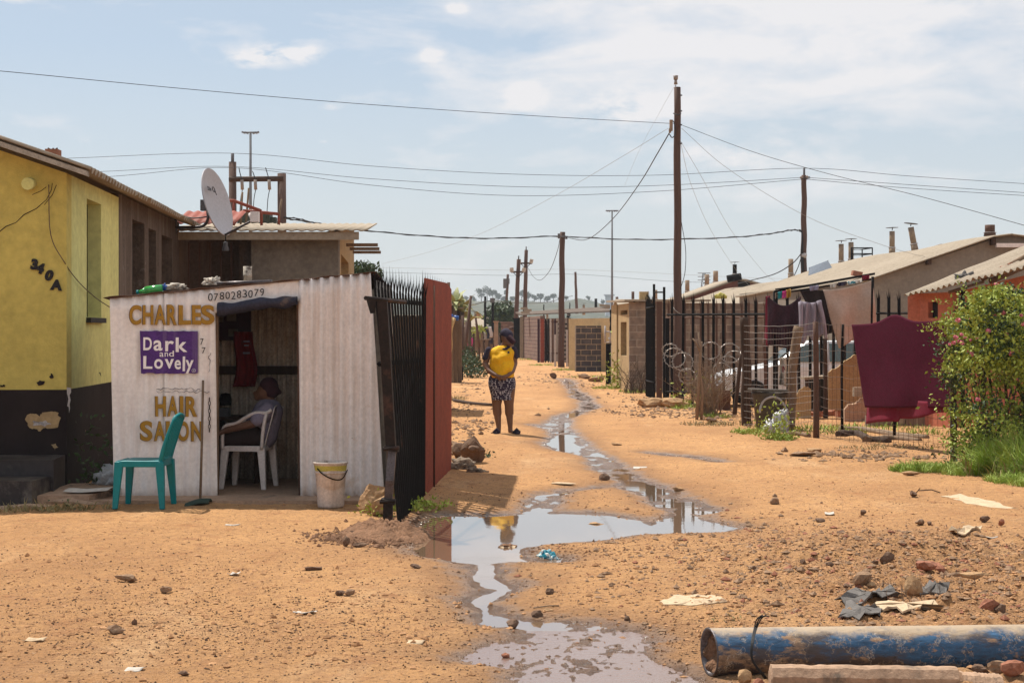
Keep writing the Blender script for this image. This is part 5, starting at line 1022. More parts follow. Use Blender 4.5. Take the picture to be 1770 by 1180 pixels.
for k, (pts, r_) in enumerate((([(1204, 729), (1208, 660), (1211, 600), (1207, 575)], .03), ([(1212, 729), (1214, 680), (1210, 640), (1213, 590)], .028), ([(1211, 610), (1203, 592), (1197, 585)], .018))):
    b = MB(); b.tube([P(x, y, 29.1) for x, y in pts], [r_, r_*.9, r_*.7, r_*.5][:len(pts)], 7); part(b, 'branch', M('twig'), t)
b = MB(); b.tube([P(1104, 676, 43-.6), P(1114, 644, 42.3)], .03, 6); b.build('leaning_stick', M('twig'), None, G(1104, 678), 'pale stick leaning on the block wall left of the black gate', 'stick')
# yard posts
def post(name, pts, rr, dd, label, m='wood_dark', n=9, cat='post'):
    b = MB(); P_ = [P(x, y, dd) for x, y in pts]; rnd = random.Random(pts[0][0]); out = bez(P_, 4); k = len(out)
    b.tube(out, [(rr[0]+(rr[1]-rr[0])*i/(k-1))*rnd.uniform(.93, 1.07) for i in range(k)], n); return b.build(name, M(m), None, P_[0], label, cat)
post('fence_post', [(1291, 738), (1289, 690), (1291, 640), (1288, 590), (1286, 548)], (.088, .075), 27.5, 'thick rough wooden fence post left of the grey tub', 'wood_dark')
post('leaning_log', [(1366, 748), (1369, 690), (1370, 640), (1375, 600), (1381, 564)], (.075, .085), 26.2, 'heavy log leaning right behind the plastic bag', 'wood')
post('fence_post', [(1411, 758), (1411, 660), (1410, 556)], (.048, .042), 24.5, 'straight rusty round post at the corner of the mesh fence', 'rust')
post('fence_post', [(1427, 722), (1427, 650), (1426, 585)], (.045, .04), 29.5, 'slim brown post behind the corner post of the mesh fence', 'wood_dark')
post('fence_post', [(1649, 802), (1648, 720), (1647, 635)], (.045, .04), 20.0, 'dark post at the edge of the rose bush', 'wood_dark')
post('leaning_stick', [(1270, 716), (1276, 660), (1281, 612)], (.04, .03), 29, 'crooked stake leaning right behind the razor wire', 'wood_dark', cat='stake')
post('thin_upright', [(1368, 745), (1367, 690), (1367, 632)], (.014, .012), 26.0, 'thin pale rod standing against the leaning log', 'wire_rust', cat='rod')
post('wire_post', [(1504, 700), (1506, 600), (1508, 478)], (.02, .02), 29.8, 'thin dark pole holding up the right end of the washing line', 'black_metal', cat='pole')
# strand and mesh fence
def strandfence():
    t = thing('wire_fence', 'sagging strand wire fence from the thick post to the corner post', 'fence', G(1345, 745))
    for k in range(26):
        px = 1290+k*4.7; s = (px-1286)/124.; dd = 27.4+(24.5-27.4)*s; b = MB(); b.tube([P(px, 568, dd), P(px+math.sin(k*3)*1.5, 650, dd), P(px+math.sin(k)*1.5, 742, dd)], .0022, 3, cap=False); part(b, 'stay_wire', M('wire_rust'), t)
    for k in range(16):
        y0 = 562+k*11.4; y1 = y0-4+math.sin(k*2)*2; b = MB(); rnd = random.Random(k)
        pts = [P(1286+(1410-1286)*i/12, y0+(y1-y0)*i/12+3.5*math.sin(i/12*math.pi)+rnd.uniform(-1, 1), 27.4+(24.5-27.4)*i/12) for i in range(13)]
        b.tube(pts, .0035, 4, cap=False); part(b, 'strand', M('wire_light'), t)
strandfence()
t = thing('mesh_fence', 'square wire mesh fence carrying the maroon blanket', 'fence', G(1530, 760))
b = MB(); D0, D1 = 24.5, 21.0; X0, X1 = P(1411, 0, D0), P(1649, 0, D1)
nxm = 30
def mf(s, z): q = X0+(X1-X0)*s; return Vector((q.x, q.y+.03*math.sin(s*14+z*2), z-.03*math.sin(s*math.pi)+.012*math.sin(s*40)))
for i in range(nxm+1): b.tube([mf(i/nxm, z) for z in (.04, .6, 1.2, 1.74)], .0028, 3, cap=False)
for z in (.05, .15, .25, .36, .48, .62, .78, .96, 1.15, 1.35, 1.55, 1.74): b.tube([mf(i/24, z) for i in range(25)], .003, 3, cap=False)
part(b, 'wire_mesh', M('wire_rust'), t)
# mesh right of the bush post
t = thing('mesh_fence', 'wire mesh fence half buried in the rose bush', 'fence', G(1700, 800))
b = MB()
for i in range(26): x_ = 5.5+i*.12; b.tube([(x_, 19.9-.06*i, .0), (x_, 19.9-.06*i, 1.5)], .0028, 3, cap=False)
for z in (.1, .25, .4, .55, .75, .95, 1.2, 1.45): b.tube([(5.5, 19.9, z), (8.5, 18.4, z)], .0028, 3, cap=False)
part(b, 'wire_mesh', M('wire_rust'), t)
# ------------------------------------------------------------ washing
def cloth(name, m, corners, dd, label, cat, nu=24, nv=20, wave=.04, k=12., seed=0, m2=None, hem=None, thick=.008, cont=None):
    """corners TL, TR, BR, BL in photo pixels at distance dd (or (d_left,d_right))"""
    df = dd if callable(dd) else None; dl, dr = dd if isinstance(dd, tuple) else ((df(corners[0][0]),)*2 if df else (dd, dd)); tl, tr, br, bl = corners; b = MB()
    def fn(a, v):
        top = (tl[0]+(tr[0]-tl[0])*a, tl[1]+(tr[1]-tl[1])*a); bo = (bl[0]+(br[0]-bl[0])*a, bl[1]+(br[1]-bl[1])*a)
        if cont: top = (top[0], top[1]+cont(a))
        x = top[0]+(bo[0]-top[0])*v; y = top[1]+(bo[1]-top[1])*v; q = P(x, y, df(x) if df else dl+(dr-dl)*a)
        q.y += wave*math.sin(a*k+seed+v*1.3)*(.35+v)+wave*.6*mnoise.noise(Vector((a*4, v*3, seed))); return q
    b.sheet(fn, nu, nv, thick); o = b.build(name, M(m), None, P(tl[0], tl[1], dl), label, cat); return o
def dmesh(px, off=.24): k = (px-CX)/F; s = (24.5*k-4.64)/(1.135+3.5*k); return 24.5-3.5*s-off
def mcont(a):
    return -14*math.exp(-((a-.42)/.13)**2)-3*a
mk = cloth('blanket', 'maroon', ((1473, 561), (1648, 556), (1641, 705), (1497, 704)), dmesh, 'large maroon blanket spread over the mesh fence beside the rose bush', 'blanket', 80, 40, .045, 8, 1.0, cont=mcont)
o = MB(); 
def hemf(a, v):
    px = 1499+(1640-1499)*a; yt = 698-6*math.sin(a*3); yb = 733-12*a-3*math.sin(a*9)+(-6 if a > .42 else 0); q = P(px+(3*(1-v)*(1 if a < .4 else 0)), yt+(yb-yt)*v, dmesh(px, .18)); q.y += .07*math.sin(a*13+2.2)*1.2; return q
o.sheet(hemf, 40, 6, .008); h_ = o.build('crimson_hem', M('crimson'), mk)
cloth('bed_sheet', 'beige_cloth', ((1423, 501), (1508, 484), (1514, 562), (1450, 602)), 30, 'large beige sheet hanging on the washing line', 'sheet', 30, 30, .07, 9, 2, cont=lambda a: 4*math.sin(a*math.pi))
cloth('dark_garment', 'dark_maroon', ((1327, 512), (1384, 512), (1382, 606), (1326, 596)), 30.2, 'dark plum garment drying at the left of the washing line', 'garment', 24, 24, .08, 14, 3, cont=lambda a: 16*math.sin(a*math.pi))
t = thing('striped_shirt', 'grey striped shirt pegged between the dark garment and the beige sheet', 'shirt', P(1402, 560, 30))
b = MB(); b.sheet(lambda a, v: (lambda q: Vector((q.x, q.y+.05*math.sin(a*16+v*2), q.z)))(P(1383+37*a-2*v+6*v*a, 519+4*math.sin(a*3.14)+(66+8*math.sin(a*12))*v, 29.8)), 30, 20, .008); part(b, 'shirt_body', M('stripe_cloth'), t)
for (xa, ya, xb, yb, w0_) in ((1415, 520, 1428, 588, 9), (1384, 522, 1381, 598, 7)):
    b = MB(); b.tube(bez([P(xa, ya, 29.75), P((xa+xb)/2+2, (ya+yb)/2, 29.7), P(xb, yb, 29.75)], 5), [.09-.003*i for i in range(11)], 8, flat=.5); part(b, 'sleeve', M('stripe_cloth'), t)
cloth('black_garment', 'brown_cloth', ((1381, 500), (1426, 502), (1440, 575), (1420, 580)), 30.4, 'black garment behind the striped shirt', 'garment', 16, 16, .05, 11, 5)
cloth('red_garment', 'crimson', ((1324, 512), (1331, 511), (1330, 600), (1323, 598)), 30.3, 'narrow crimson cloth at the far left of the washing line', 'garment', 8, 16, .04, 6, 1)
for k, (x0, x1, y0, y1, m, lb) in enumerate(((1344, 1352, 504, 517, 'teal', 'small green cloth pegged high on the line'), (1352, 1359, 503, 516, 'pink_cloth', 'small purple pink cloth beside the green one'), (1359, 1367, 500, 515, 'gold', 'small mustard cloth beside the pink one'), (1399, 1415, 494, 503, 'lilac_cloth', 'lilac cloth folded over the upper line'), (1434, 1446, 490, 499, 'paper', 'white cloth folded over the upper line'), (1448, 1463, 487, 495, 'navy_cloth', 'navy cloth folded over the upper line'), (1464, 1480, 486, 492, 'teal_bag', 'blue and white cloth folded over the upper line'), (1490, 1503, 476, 484, 'crimson', 'crimson cloth at the top right end of the line'), (1478, 1490, 484, 490, 'paper', 'white cloth beside the crimson one on the line'))):
    cloth('small_washing', m, ((x0, y0+1), (x1, y0-1), (x1-1, y1-2), (x0+1, y1)), 30.2, lb, 'cloth', 8, 6, .03, 9, k)
cloth('printed_bag', 'rag', ((1347, 618), (1359, 617), (1361, 668), (1345, 664)), 26.6, 'white plastic bag with a red mark hanging on the wire fence', 'bag', 12, 12, .05, 10, 4)
bpy_bag = [o_ for o_ in bpy.data.objects if o_.name.startswith('printed_bag')][0]; b = MB(); b.box(P(1353.5, 638, 26.45), (.018, .01, .11)); b.box(P(1355.5, 636, 26.45), (.012, .01, .07), Matrix.Rotation(-.5, 3, 'Y')); b.build('red_mark', M('crimson'), bpy_bag)
t = thing('clothes_line', 'black pole frame over the yard that carries the washing', 'clothes line', P(1430, 490, 30.3))
for (p0, p1, r_) in (((1338, 504), (1512, 473), .025), ((1342, 508), (1508, 482), .018), ((1340, 500), (1440, 487), .015)):
    b = MB(); b.tube([P(*p0, 30.3), P(*p1, 30.3)], r_, 6); part(b, 'bar', M('black_metal'), t)
for x, y in ((1338, 504), (1509, 478)):
    b = MB(); b.tube([P(x, y, 30.3), P(x, 700, 30.3)], .022, 6); part(b, 'upright', M('black_metal'), t)
# ------------------------------------------------------------ white car in the yard
car = thing('parked_car', 'white car parked in the yard behind the washing and fences', 'car', G(1400, 701))
CXX, CY = P(1236, 0, 35).x, 35.0       # nose
def cpt(l, w, z): return Vector((CXX+l, CY-.75+w+.12*l, z))
prof = [(0, .28), (0, .55), (.06, .68), (.35, .78), (1.0, .88), (1.25, .93), (1.78, 1.35), (2.1, 1.42), (3.0, 1.42), (3.35, 1.36), (3.85, 1.0), (4.2, .96), (4.3, .6), (4.28, .28)]
b = MB(); ws = [(0., .10), (.12, .0), (1.48, .0), (1.6, .10)]; vs = []
for w, ins in ws:
    for l_, z in prof:
        tuck = .16*max(0, (z-.93)/.5); ww = w+(tuck if w < .8 else -tuck); vs.append(cpt(max(ins*.8, l_+ins*(1 if l_ < 2 else -1)), ww, z-ins*.15))
K = len(prof)
b.add(vs, [(r*K+i, r*K+(i+1) % K, (r+1)*K+(i+1) % K, (r+1)*K+i) for r in range(3) for i in range(K)]+[tuple(range(K))[::-1], tuple(range(3*K, 4*K))], 0, False); part(b, 'body', M('car'), car)
def cpanel(name, pts, m, dy=-.012):
    b = MB(); q = [cpt(l_, .10+.16*max(0, (z-.93)/.5)+dy-.0, z) for l_, z in pts]
    q = [Vector((v.x, v.y-.10, v.z)) for v in q]; b.add(q+[v+Vector((0, .03, 0)) for v in q], [tuple(range(len(q))), tuple(range(2*len(q)-1, len(q)-1, -1))]+[(i, len(q)+i, len(q)+(i+1) % len(q), (i+1) % len(q)) for i in range(len(q))]); part(b, name, M(m), car)
cpanel('side_window', [(1.42, .97), (1.82, 1.32), (2.35, 1.36), (2.35, .97)], 'car_glass'); cpanel('side_window', [(2.42, .97), (2.42, 1.36), (3.0, 1.36), (3.15, 1.3), (3.5, 1.0), (3.4, .97)], 'car_glass')
b = MB(); q = [cpt(1.27, .25, .955), cpt(1.27, 1.35, .955), cpt(1.76, 1.24, 1.345), cpt(1.76, .36, 1.345)]; n_ = Vector((-.62, 0, .78)); q = [v+n_*.03 for v in q]; b.hexa([*[v-n_*.02 for v in q], *q]); part(b, 'windscreen', M('car_glass'), car)
for l_ in (.75, 3.45):
    for w in (-.02, 1.5):
        b = MB(); c = cpt(l_, w, .29); b.tube([c, c+Vector((0, .18, 0))], .29, 20); wh = part(b, 'wheel', M('rubber'), car)
        b = MB(); b.tube([c-Vector((0, .012, 0)), c+Vector((0, .05, 0))], .17, 14); b.build('rim', M('grey_metal'), wh)
b = MB(); b.box(cpt(.03, .3, .6), (.09, .3, .14)); part(b, 'headlight', M('plastic_bag'), car); b = MB(); b.box(cpt(.03, 1.3, .6), (.09, .3, .14)); part(b, 'headlight', M('plastic_bag'), car)
b = MB(); b.box(cpt(-.01, .8, .38), (.1, 1.5, .16)); part(b, 'bumper', M('lamp_grey'), car)
b = MB(); b.box(cpt(1.35, -.1, .98), (.12, .12, .1)); part(b, 'mirror', M('black_metal'), car)
# ------------------------------------------------------------ yard clutter
def prismwall(name, m, pts, dd, thick, label, cat='wall', zb=-.1):
    b = MB(); pp = [P(x, y, dd) for x, y in pts]; pp = [Vector((p.x, p.y, p.z)) for p in pp]; pp = [Vector((pp[0].x, dd, zb))]+pp+[Vector((pp[-1].x, dd, zb))]; K = len(pp)
    b.add(pp+[p+Vector((.02, thick, 0)) for p in pp], [tuple(range(K-1, -1, -1)), tuple(range(K, 2*K))]+[(i, (i+1) % K, K+(i+1) % K, K+i) for i in range(K)]); return b.build(name, M(m), None, (pp[0].x, dd, 0), label, cat)
rnd = random.Random(4)
def jag(pts, n=5, a=1.6):
    out = []
    for (x0, y0), (x1, y1) in zip(pts[:-1], pts[1:]):
        for k in range(n): out.append((x0+(x1-x0)*k/n, y0+(y1-y0)*k/n+rnd.uniform(-a, a)))
    return out+[pts[-1]]
prismwall('broken_wall', 'tan_plaster', jag([(1432, 645), (1440, 638), (1456, 630), (1462, 622), (1478, 613), (1500, 611), (1560, 618), (1600, 630)]), 30.6, .16, 'tall broken tan wall behind the mesh fence and maroon blanket')
prismwall('broken_wall', 'tan_plaster', jag([(1376, 684), (1381, 674), (1392, 668), (1402, 672)]), 29.5, .15, 'low broken tan wall stub beside the leaning log')
prismwall('broken_wall', 'concrete', jag([(1460, 708), (1466, 700), (1478, 698), (1488, 690), (1502, 686), (1512, 690)]), 28.5, .2, 'low grey broken wall piece under the left edge of the blanket')
for k, (x0, x1, m, lb) in enumerate(((1500, 1548, 'block', 'left dark block lying under the maroon blanket'), (1550, 1563, 'roof', 'pale block between two dark ones under the blanket'), (1565, 1640, 'block', 'right dark block lying under the maroon blanket'))):
    dd = 27.2; X0_, X1_ = P(x0, 0, dd).x, P(x1, 0, dd).x; b = MB(); b.box(((X0_+X1_)/2, dd+.1, .09), (X1_-X0_, .25, .2)); b.build('low_block', M(m), None, ((X0_+X1_)/2, dd, 0), lb, 'block', 'blocks lying under the blanket')
b = MB(); b.box((P(1486, 0, 28.4).x, 28.6, .55), (.14, .14, .16)); b.build('small_block', M('roof'), None, (P(1486, 0, 28.4).x, 28.6, .5), 'small pale block on the low grey wall piece', 'block')
t = thing('yard_table', 'old dark cabinet with a pale worktop in the yard behind the corner post', 'cabinet', G(1415, 718))
q = P(1415, 0, 31.2); b = MB(); b.box((q.x, q.y, .735), (.64, .5, .05), Matrix.Rotation(-.06, 3, 'Y')); part(b, 'worktop', M('roof'), t)
b = MB(); b.box((q.x+.03, q.y, .33), (.5, .42, .72)); part(b, 'cabinet_body', M('dark'), t)
for dx in (-.27, .29):
    b = MB(); b.box((q.x+dx, q.y-.2, .34), (.06, .06, .72)); part(b, 'leg', M('wood_dark'), t)
t = thing('grey_tub', 'battered grey plastic tub with an arched opening by the thick post', 'tub', G(1331, 745)); c = G(1331, 743); c.z = 0
b = MB(); b.lathe([(0, 0), (.2, .0), (.22, .02), (.275, .56), (.295, .58), (.295, .63), (.27, .63), (.2, .05)], c, 26, wob=.03); part(b, 'tub_body', M('bin'), t)
b = MB(); pts = [c+Vector((.215*math.cos(w*math.pi/14), -.29-.02*math.sin(w), .30+.26*math.sin(w*math.pi/14))) for w in range(15)]; b.tube(pts, .02, 6); part(b, 'arched_rim', M('mortar_white'), t)
b = MB(); b.box((c.x-.03, c.y-.05, .66), (.62, .5, .03), Matrix.Rotation(.04, 3, 'Y')); part(b, 'flat_lid', M('bin'), t)
rag('plastic_sack', M('plastic_bag'), G(1335, 750)+Vector((.0, .1, 0)), (.13, .12, .2), 11, 'crumpled clear plastic bag against the grey tub', 'bag')
rag('plastic_sack', M('plastic_bag'), G(1352, 748)+Vector((0, .1, 0)), (.16, .12, .34), 12, 'taller silvery plastic bag leaning on the log', 'bag')
post('fence_post', [(1322, 735), (1323, 650), (1321, 585)], (.03, .028), 28.6, 'thin rusty post behind the grey tub', 'rust')
post('fence_post', [(1456, 742), (1455, 650), (1457, 560)], (.022, .02), 24.0, 'thin iron stake holding the mesh between the corner post and the blanket', 'black_metal')
post('fence_post', [(1546, 752), (1546, 640), (1545, 548)], (.025, .022), 22.8, 'thin iron stake hidden behind the middle of the maroon blanket', 'black_metal')
b = MB(); q = G(1262, 716); b.lathe([(0, 0), (.2, 0), (.2, .02), (.19, .2), (.205, .21), (.19, .4), (.2, .42), (0, .42)], (q.x, 32.8, 0), 18); b.build('steel_drum', M('rust'), None, (q.x, 32.8, 0), 'low rusty drum in the yard behind the razor wire', 'drum')
b = MB()
for k in range(9): b.box((5.0+.14*k+.03*math.sin(k*5), 30.2+.25*math.sin(k*2.2), .06+.02*math.sin(k)), (.2, .16, .12), Matrix.Rotation(k*.8, 3, 'Z') @ Matrix.Rotation(.2*math.sin(k*3), 3, 'X'))
tag(b.build('brick_rubble', M('rock_red'), None, (5.5, 30.2, 0)), 'tumbled brick rubble on the ground behind the grey tub', 'rubble', kind='stuff')
# logs on the ground under the mesh fence
for k, (pts, r_, lb, m) in enumerate((([(1457, 748), (1500, 748), (1560, 757), (1612, 762)], .06, 'long pale crooked log under the mesh fence', 'twig'), ([(1455, 757), (1490, 756), (1510, 765), (1545, 769)], .07, 'shorter dark log in front of the long pale one', 'wood_dark'), ([(1505, 767), (1550, 763), (1600, 768)], .06, 'smooth pale log at the right of the log pile', 'wood'), ([(1368, 754), (1390, 755), (1405, 757)], .045, 'short log at the foot of the leaning log', 'wood'))):
    q = bez([G(x, y)+Vector((0, .3, r_*.5)) for x, y in pts], 6); rnd2 = random.Random(k); b = MB(); b.tube(q, [r_*rnd2.uniform(.85, 1.1)*(1-.3*i/len(q)) for i in range(len(q))], 8); b.build('fallen_log', M(m), None, q[0], lb, 'log', 'logs lying along the mesh fence')
# ------------------------------------------------------------ poles and overhead lines
def upole(px, pyb, pxt, pyt, dd, r0, r1, label, extra=None, group=None, m='wood_pole'):
    t = thing('utility_pole', label, 'pole', P(px, pyb, dd), 0, group); b = MB(); rnd = random.Random(px); n = 14
    pts = [P(px+(pxt-px)*i/n+.6*math.sin(i*1.3+px)*(1 if dd < 80 else .3), pyb+2+(pyt-pyb-2)*i/n, dd) for i in range(n+1)]
    b.tube(pts, [r0+(r1-r0)*i/n for i in range(n+1)], 12); part(b, 'shaft', M(m), t); return t
def pin(t, px, py, dd, s=.05, h=.15, m='lamp_grey'):
    b = MB(); b.tube([P(px, py, dd), P(px, py, dd)+Vector((0, 0, h*.5))], s*.25, 6); b.lathe([(.0, h*.4), (s, h*.45), (s*.6, h*.6), (s, h*.7), (s*.5, h), (0, h)], P(px, py, dd), 10); return part(b, 'insulator', M(m), t)
p1 = upole(1172, 694, 1170.5, 151, 38, .105, .078, 'tallest wooden utility pole, standing by the black gate', m='wood_pole')
b = MB(); b.tube([P(1168, 160, 38), P(1168, 147, 38)], .012, 6); b.tube([P(1168, 146, 38), P(1168, 138, 38)], [.045, .03], 8); b.tube([P(1168, 138, 38), P(1168, 131, 38)], [.05, .06], 10); part(b, 'pole_cap', M('brass'), p1)
b = MB(); b.box(P(1160, 217, 37.8), (.07, .1, .26)); b.box(P(1158, 226, 37.8), (.05, .08, .1)); part(b, 'junction_box', M('pipe_chim'), p1)
b = MB(); b.tube(bez([P(1157, 232, 37.8), P(1162, 238, 37.8), P(1168, 230, 37.8), P(1165, 212, 37.8), P(1160, 208, 37.8)], 5), .012, 5); b.tube(bez([P(1164, 196, 37.8), P(1172, 199, 37.7), P(1177, 196, 37.8)], 4), .014, 5); part(b, 'cable_loop', M('wire'), p1)
for (x, y) in ((1178, 165), (1178, 192), (1178, 216), (1178, 248)):
    b = MB(); b.tube([P(x-3, y, 37.9), P(x+1, y, 37.9)], .02, 6); part(b, 'bolt', M('lamp_grey'), p1)
b = MB(); b.tube(bez([P(1163, 530, 37.8), P(1168, 537, 37.7), P(1180, 545, 37.8)], 4), .01, 5); part(b, 'steel_stay', M('wire_light'), p1)
p2 = upole(1389, 480, 1390, 303, 60, .12, .095, 'wooden pole rising behind the big roof, with a cable bundle', m='wood_pole')
b = MB(); b.tube([P(1390, 305, 60), P(1390, 290, 60)], .04, 8); part(b, 'pole_top_pin', M('lamp_grey'), p2); pin(p2, 1385, 312, 59.8, .06, .16, 'brass'); pin(p2, 1395, 311, 59.8, .06, .16, 'brass')
b = MB(); b.tube([P(1385, 441, 59.8), P(1394, 442, 59.8)], .09, 8); part(b, 'strap', M('mortar_white'), p2)
for k in range(3):
    b = MB(); b.tube(bez([P(1383-k, 397+k, 59.8), P(1387, 405, 59.75), P(1385+k*1.5, 440, 59.75), P(1387+k, 470, 59.8)], 6), .022, 5); part(b, 'down_cable', M('wire'), p2)
p3 = upole(970, 635, 972, 401, 72, .15, .115, 'wooden pole at the lane edge in front of the plastered wall')
b = MB(); b.box(P(966, 408, 71.8), (.1, .1, .22)); b.box(P(979, 411, 71.8), (.1, .08, .12)); b.tube([P(961, 409, 71.8), P(982, 409, 71.8)], .03, 6); part(b, 'bracket', M('lamp_grey'), p3)
for k, (px, yb, pxt, yt, dd, ya, lb) in enumerate(((890, 600, 896.5, 448, 110, 470, 'left of the two poles with crossarm lamps, leaning right'), (907, 560, 909.5, 432, 120, 455, 'right of the two poles with crossarm lamps, taller one'))):
    t = upole(px, yb, pxt, yt, dd, .17, .13, lb, group='poles with crossarm lamps'); xc = pxt-1.0
    b = MB(); b.tube([P(pxt, yt, dd), P(pxt, yt-6, dd)], .05, 6); part(b, 'pole_top_pin', M('lamp_grey'), t)
    b = MB(); b.box(P(xc, ya, dd-.2), (.95, .1, .12)); part(b, 'crossarm', M('wood_dark'), t)
    for dx in (-11, 10):
        b = MB(); b.box(P(xc+dx, ya-3.5, dd-.2), (.26, .22, .3), Matrix.Rotation(.25*(1 if dx > 0 else -.2), 3, 'Y')); part(b, 'lamp_box', M('rag'), t)
    b = MB(); b.tube([P(xc-8, ya+1, dd-.2), P(xc, ya+9, dd-.2)], .025, 5); b.tube([P(xc+8, ya+1, dd-.2), P(xc, ya+9, dd-.2)], .025, 5); part(b, 'brace', M('wire'), t)
for (px, yb, pxt, yt, dd, r_, lb) in ((873, 570, 878, 474, 150, .15, 'dark pole with side brackets left of the lamp poles'), (839, 590, 838.5, 512, 110, .10, 'slim pole left of the lane, shorter neighbour of the dark pole'), (851, 600, 852, 516, 105, .10, 'slim pole left of the lane with a cable on top'), (997, 540, 994.5, 470, 170, .16, 'short leaning pole right of the lane edge pole'), (1056, 575, 1056, 535, 60, .05, 'thin rod at the corner of the plastered wall'), (940, 548, 940, 526, 160, .07, 'thin aerial mast on the far tan roof'), (985, 545, 985, 523, 150, .06, 'second thin aerial mast on the far tan roof'), (1097, 640, 1096, 518, 43.5, .035, 'thin black rod standing before the block outhouse wall')):
    t = upole(px, yb, pxt, yt, dd, r_, r_*.75, lb, m='wood_pole' if r_ > .1 else 'black_metal')
    if 'dark pole' in lb and 'brackets' in lb:
        b = MB(); b.box(P(873, 490, dd-.2), (.35, .2, .9)); b.box(P(879, 486, dd-.2), (.2, .2, .5)); part(b, 'bracket', M('lamp_grey'), t)
    if 'cable on top' in lb: b = MB(); b.box(P(851, 519, dd-.2), (.3, .3, .3)); part(b, 'junction_box', M('lamp_grey'), t)
# transformer frame
t = thing('transformer_frame', 'wooden H frame with crossbeam and green transformer behind the brown house', 'transformer', P(445, 450, 60))
for (x, yt, r_) in ((402, 280, .14), (487, 300, .16)):
    b = MB(); b.tube([P(x+1, 560, 60), P(x, yt, 60)], [r_*1.1, r_], 12); part(b, 'post', M('wood_pole'), t)
b = MB(); b.tube([P(402, 282, 60), P(402, 265, 60)], .06, 8); part(b, 'pole_top_pin', M('lamp_grey'), t)
b = MB(); b.tube([P(396, 310, 59.8), P(490, 309, 59.8)], .10, 8); part(b, 'crossbeam', M('wood_dark'), t)
for x, a_, xw, yw in ((418, 0, 413, 290), (441, 0, 436, 296), (465, 0, 459, 290)):
    b = MB(); b.tube([P(x, 311, 59.6), P(x+1, 328, 59.6)], .06, 8); part(b, 'fuse', M('brass'), t)
    b = MB(); b.tube(bez([P(xw, yw, 59.8), P(x-3, 300, 59.7), P(x, 310, 59.6)], 4), .018, 5); b.tube(bez([P(x+1, 328, 59.6), P(x-2, 345, 59.6), P(x-4, 378, 59.6)], 4), .015, 5); part(b, 'fuse_wire', M('wire'), t)
b = MB(); b.box(P(441, 382, 60), (1.2, .8, .55)); b.box(P(472, 384, 60), (.25, .5, .35)); part(b, 'transformer_tank', M('tank_green'), t)
# high mast lights
for (x, yt, yb, dd, w, lb) in ((433, 226, 470, 230, 12, 'high mast floodlight behind the satellite dish'), (1058, 361, 560, 330, 9, 'high mast floodlight left of the tallest pole')):
    t = thing('high_mast_light', lb, 'mast light', P(x, yb, dd), 0, 'high mast floodlights'); b = MB(); b.tube([P(x, yb+20, dd), P(x, yt+3, dd)], [.28, .16], 10); part(b, 'mast', M('lamp_grey'), t)
    b = MB(); b.tube([P(x-w, yt+3, dd), P(x+w, yt+3, dd)], .12, 6); b.tube([P(x, yt+3, dd-.9), P(x, yt+3, dd+.9)], .12, 6); part(b, 'head_ring', M('lamp_grey'), t)
    for dx in (-w, -w*.55, w*.55, w):
        b = MB(); b.box(P(x+dx, yt+4.5-abs(dx)*.1, dd), (.5, .5, .22), Matrix.Rotation(-.35*(1 if dx > 0 else -1), 3, 'Y')); part(b, 'floodlight', M('lamp_grey'), t)
# pylon, tower
t = thing('lattice_pylon', 'small distant lattice pylon among the roofs', 'pylon', P(1217, 500, 420)); b = MB()
for s in (-1, 1):
    b.tube([P(1217+s*6, 505, 420), P(1217+s*2, 472, 420)], .12, 4)
    for k in range(4): b.tube([P(1217+s*(6-k), 500-k*7, 420), P(1217-s*(5-k), 493-k*7, 420)], .08, 4)
for y in (472, 478, 484): b.tube([P(1206, y, 420), P(1228, y, 420)], .1, 4)
part(b, 'lattice', M('lamp_grey'), t)
t = thing('water_tower', 'pale distant tower block on the skyline beside the mast', 'tower', P(1053, 540, 700)); b = MB(); b.box(P(1053, 528, 700), (3.4, 3, 9)); part(b, 'shaft', M('tower_white'), t)
b = MB(); b.box(P(1053, 510, 700), (4.6, 4, .6)); part(b, 'roof_cap', M('tower_white'), t)
# wires
def wire(label, pts, r_=.010, m='wire', cat='wire', name='overhead_wire', group=None, sm=True, twist=0):
    r_ = r_*.66; q = [P(*p) for p in pts]; q = bez(q, 10) if sm else q; b = MB(); b.tube(q, r_, 5, cap=False)
    if twist:
        b2 = [p+Vector((0, r_*1.2*math.cos(i*1.1), r_*1.4*math.sin(i*1.1))) for i, p in enumerate(q)]; b.tube(b2, r_*.7, 4, cap=False)
    return b.build(name, M(m), None, q[0], label, cat, group)
wire('single wire crossing the sky from the upper left to the tallest pole', [(-150, 112, 26), (0, 123, 27), (300, 152, 29.5), (600, 178, 32), (900, 199, 35), (1165, 214, 38)], .009)
G3 = 'three parallel power lines on the H frame and roof pole'
wire('topmost of the three parallel power lines', [(-200, 285, 60), (110, 274, 60), (402, 265, 60), (640, 287, 60), (885, 301, 60), (1130, 303, 60), (1390, 291, 60), (1580, 305, 60), (1900, 326, 60)], .013, group=G3)
wire('middle of the three parallel power lines', [(-200, 310, 60), (165, 297, 60), (398, 288, 60), (640, 309, 60), (900, 323, 60), (1130, 321, 60), (1385, 307, 60), (1395, 307, 60), (1580, 320, 60), (1900, 342, 60)], .013, group=G3)
wire('lowest of the three parallel power lines', [(-200, 325, 59), (178, 306, 59), (400, 290, 59), (640, 320, 59), (880, 338, 59), (1130, 331, 59), (1385, 310, 59), (1395, 310, 59), (1580, 326, 59), (1900, 346, 59)], .013, group=G3)
wire('thick twisted cable from the H frame past the lane pole to the roof pole', [(488, 377, 60), (530, 383, 61), (620, 397, 64), (740, 408, 66), (850, 412, 69), (962, 408, 72), (982, 409, 72), (1100, 414, 68), (1250, 411, 64), (1330, 404, 61.5), (1365, 398, 60.3), (1383, 398, 60)], .032, twist=1, name='cable')
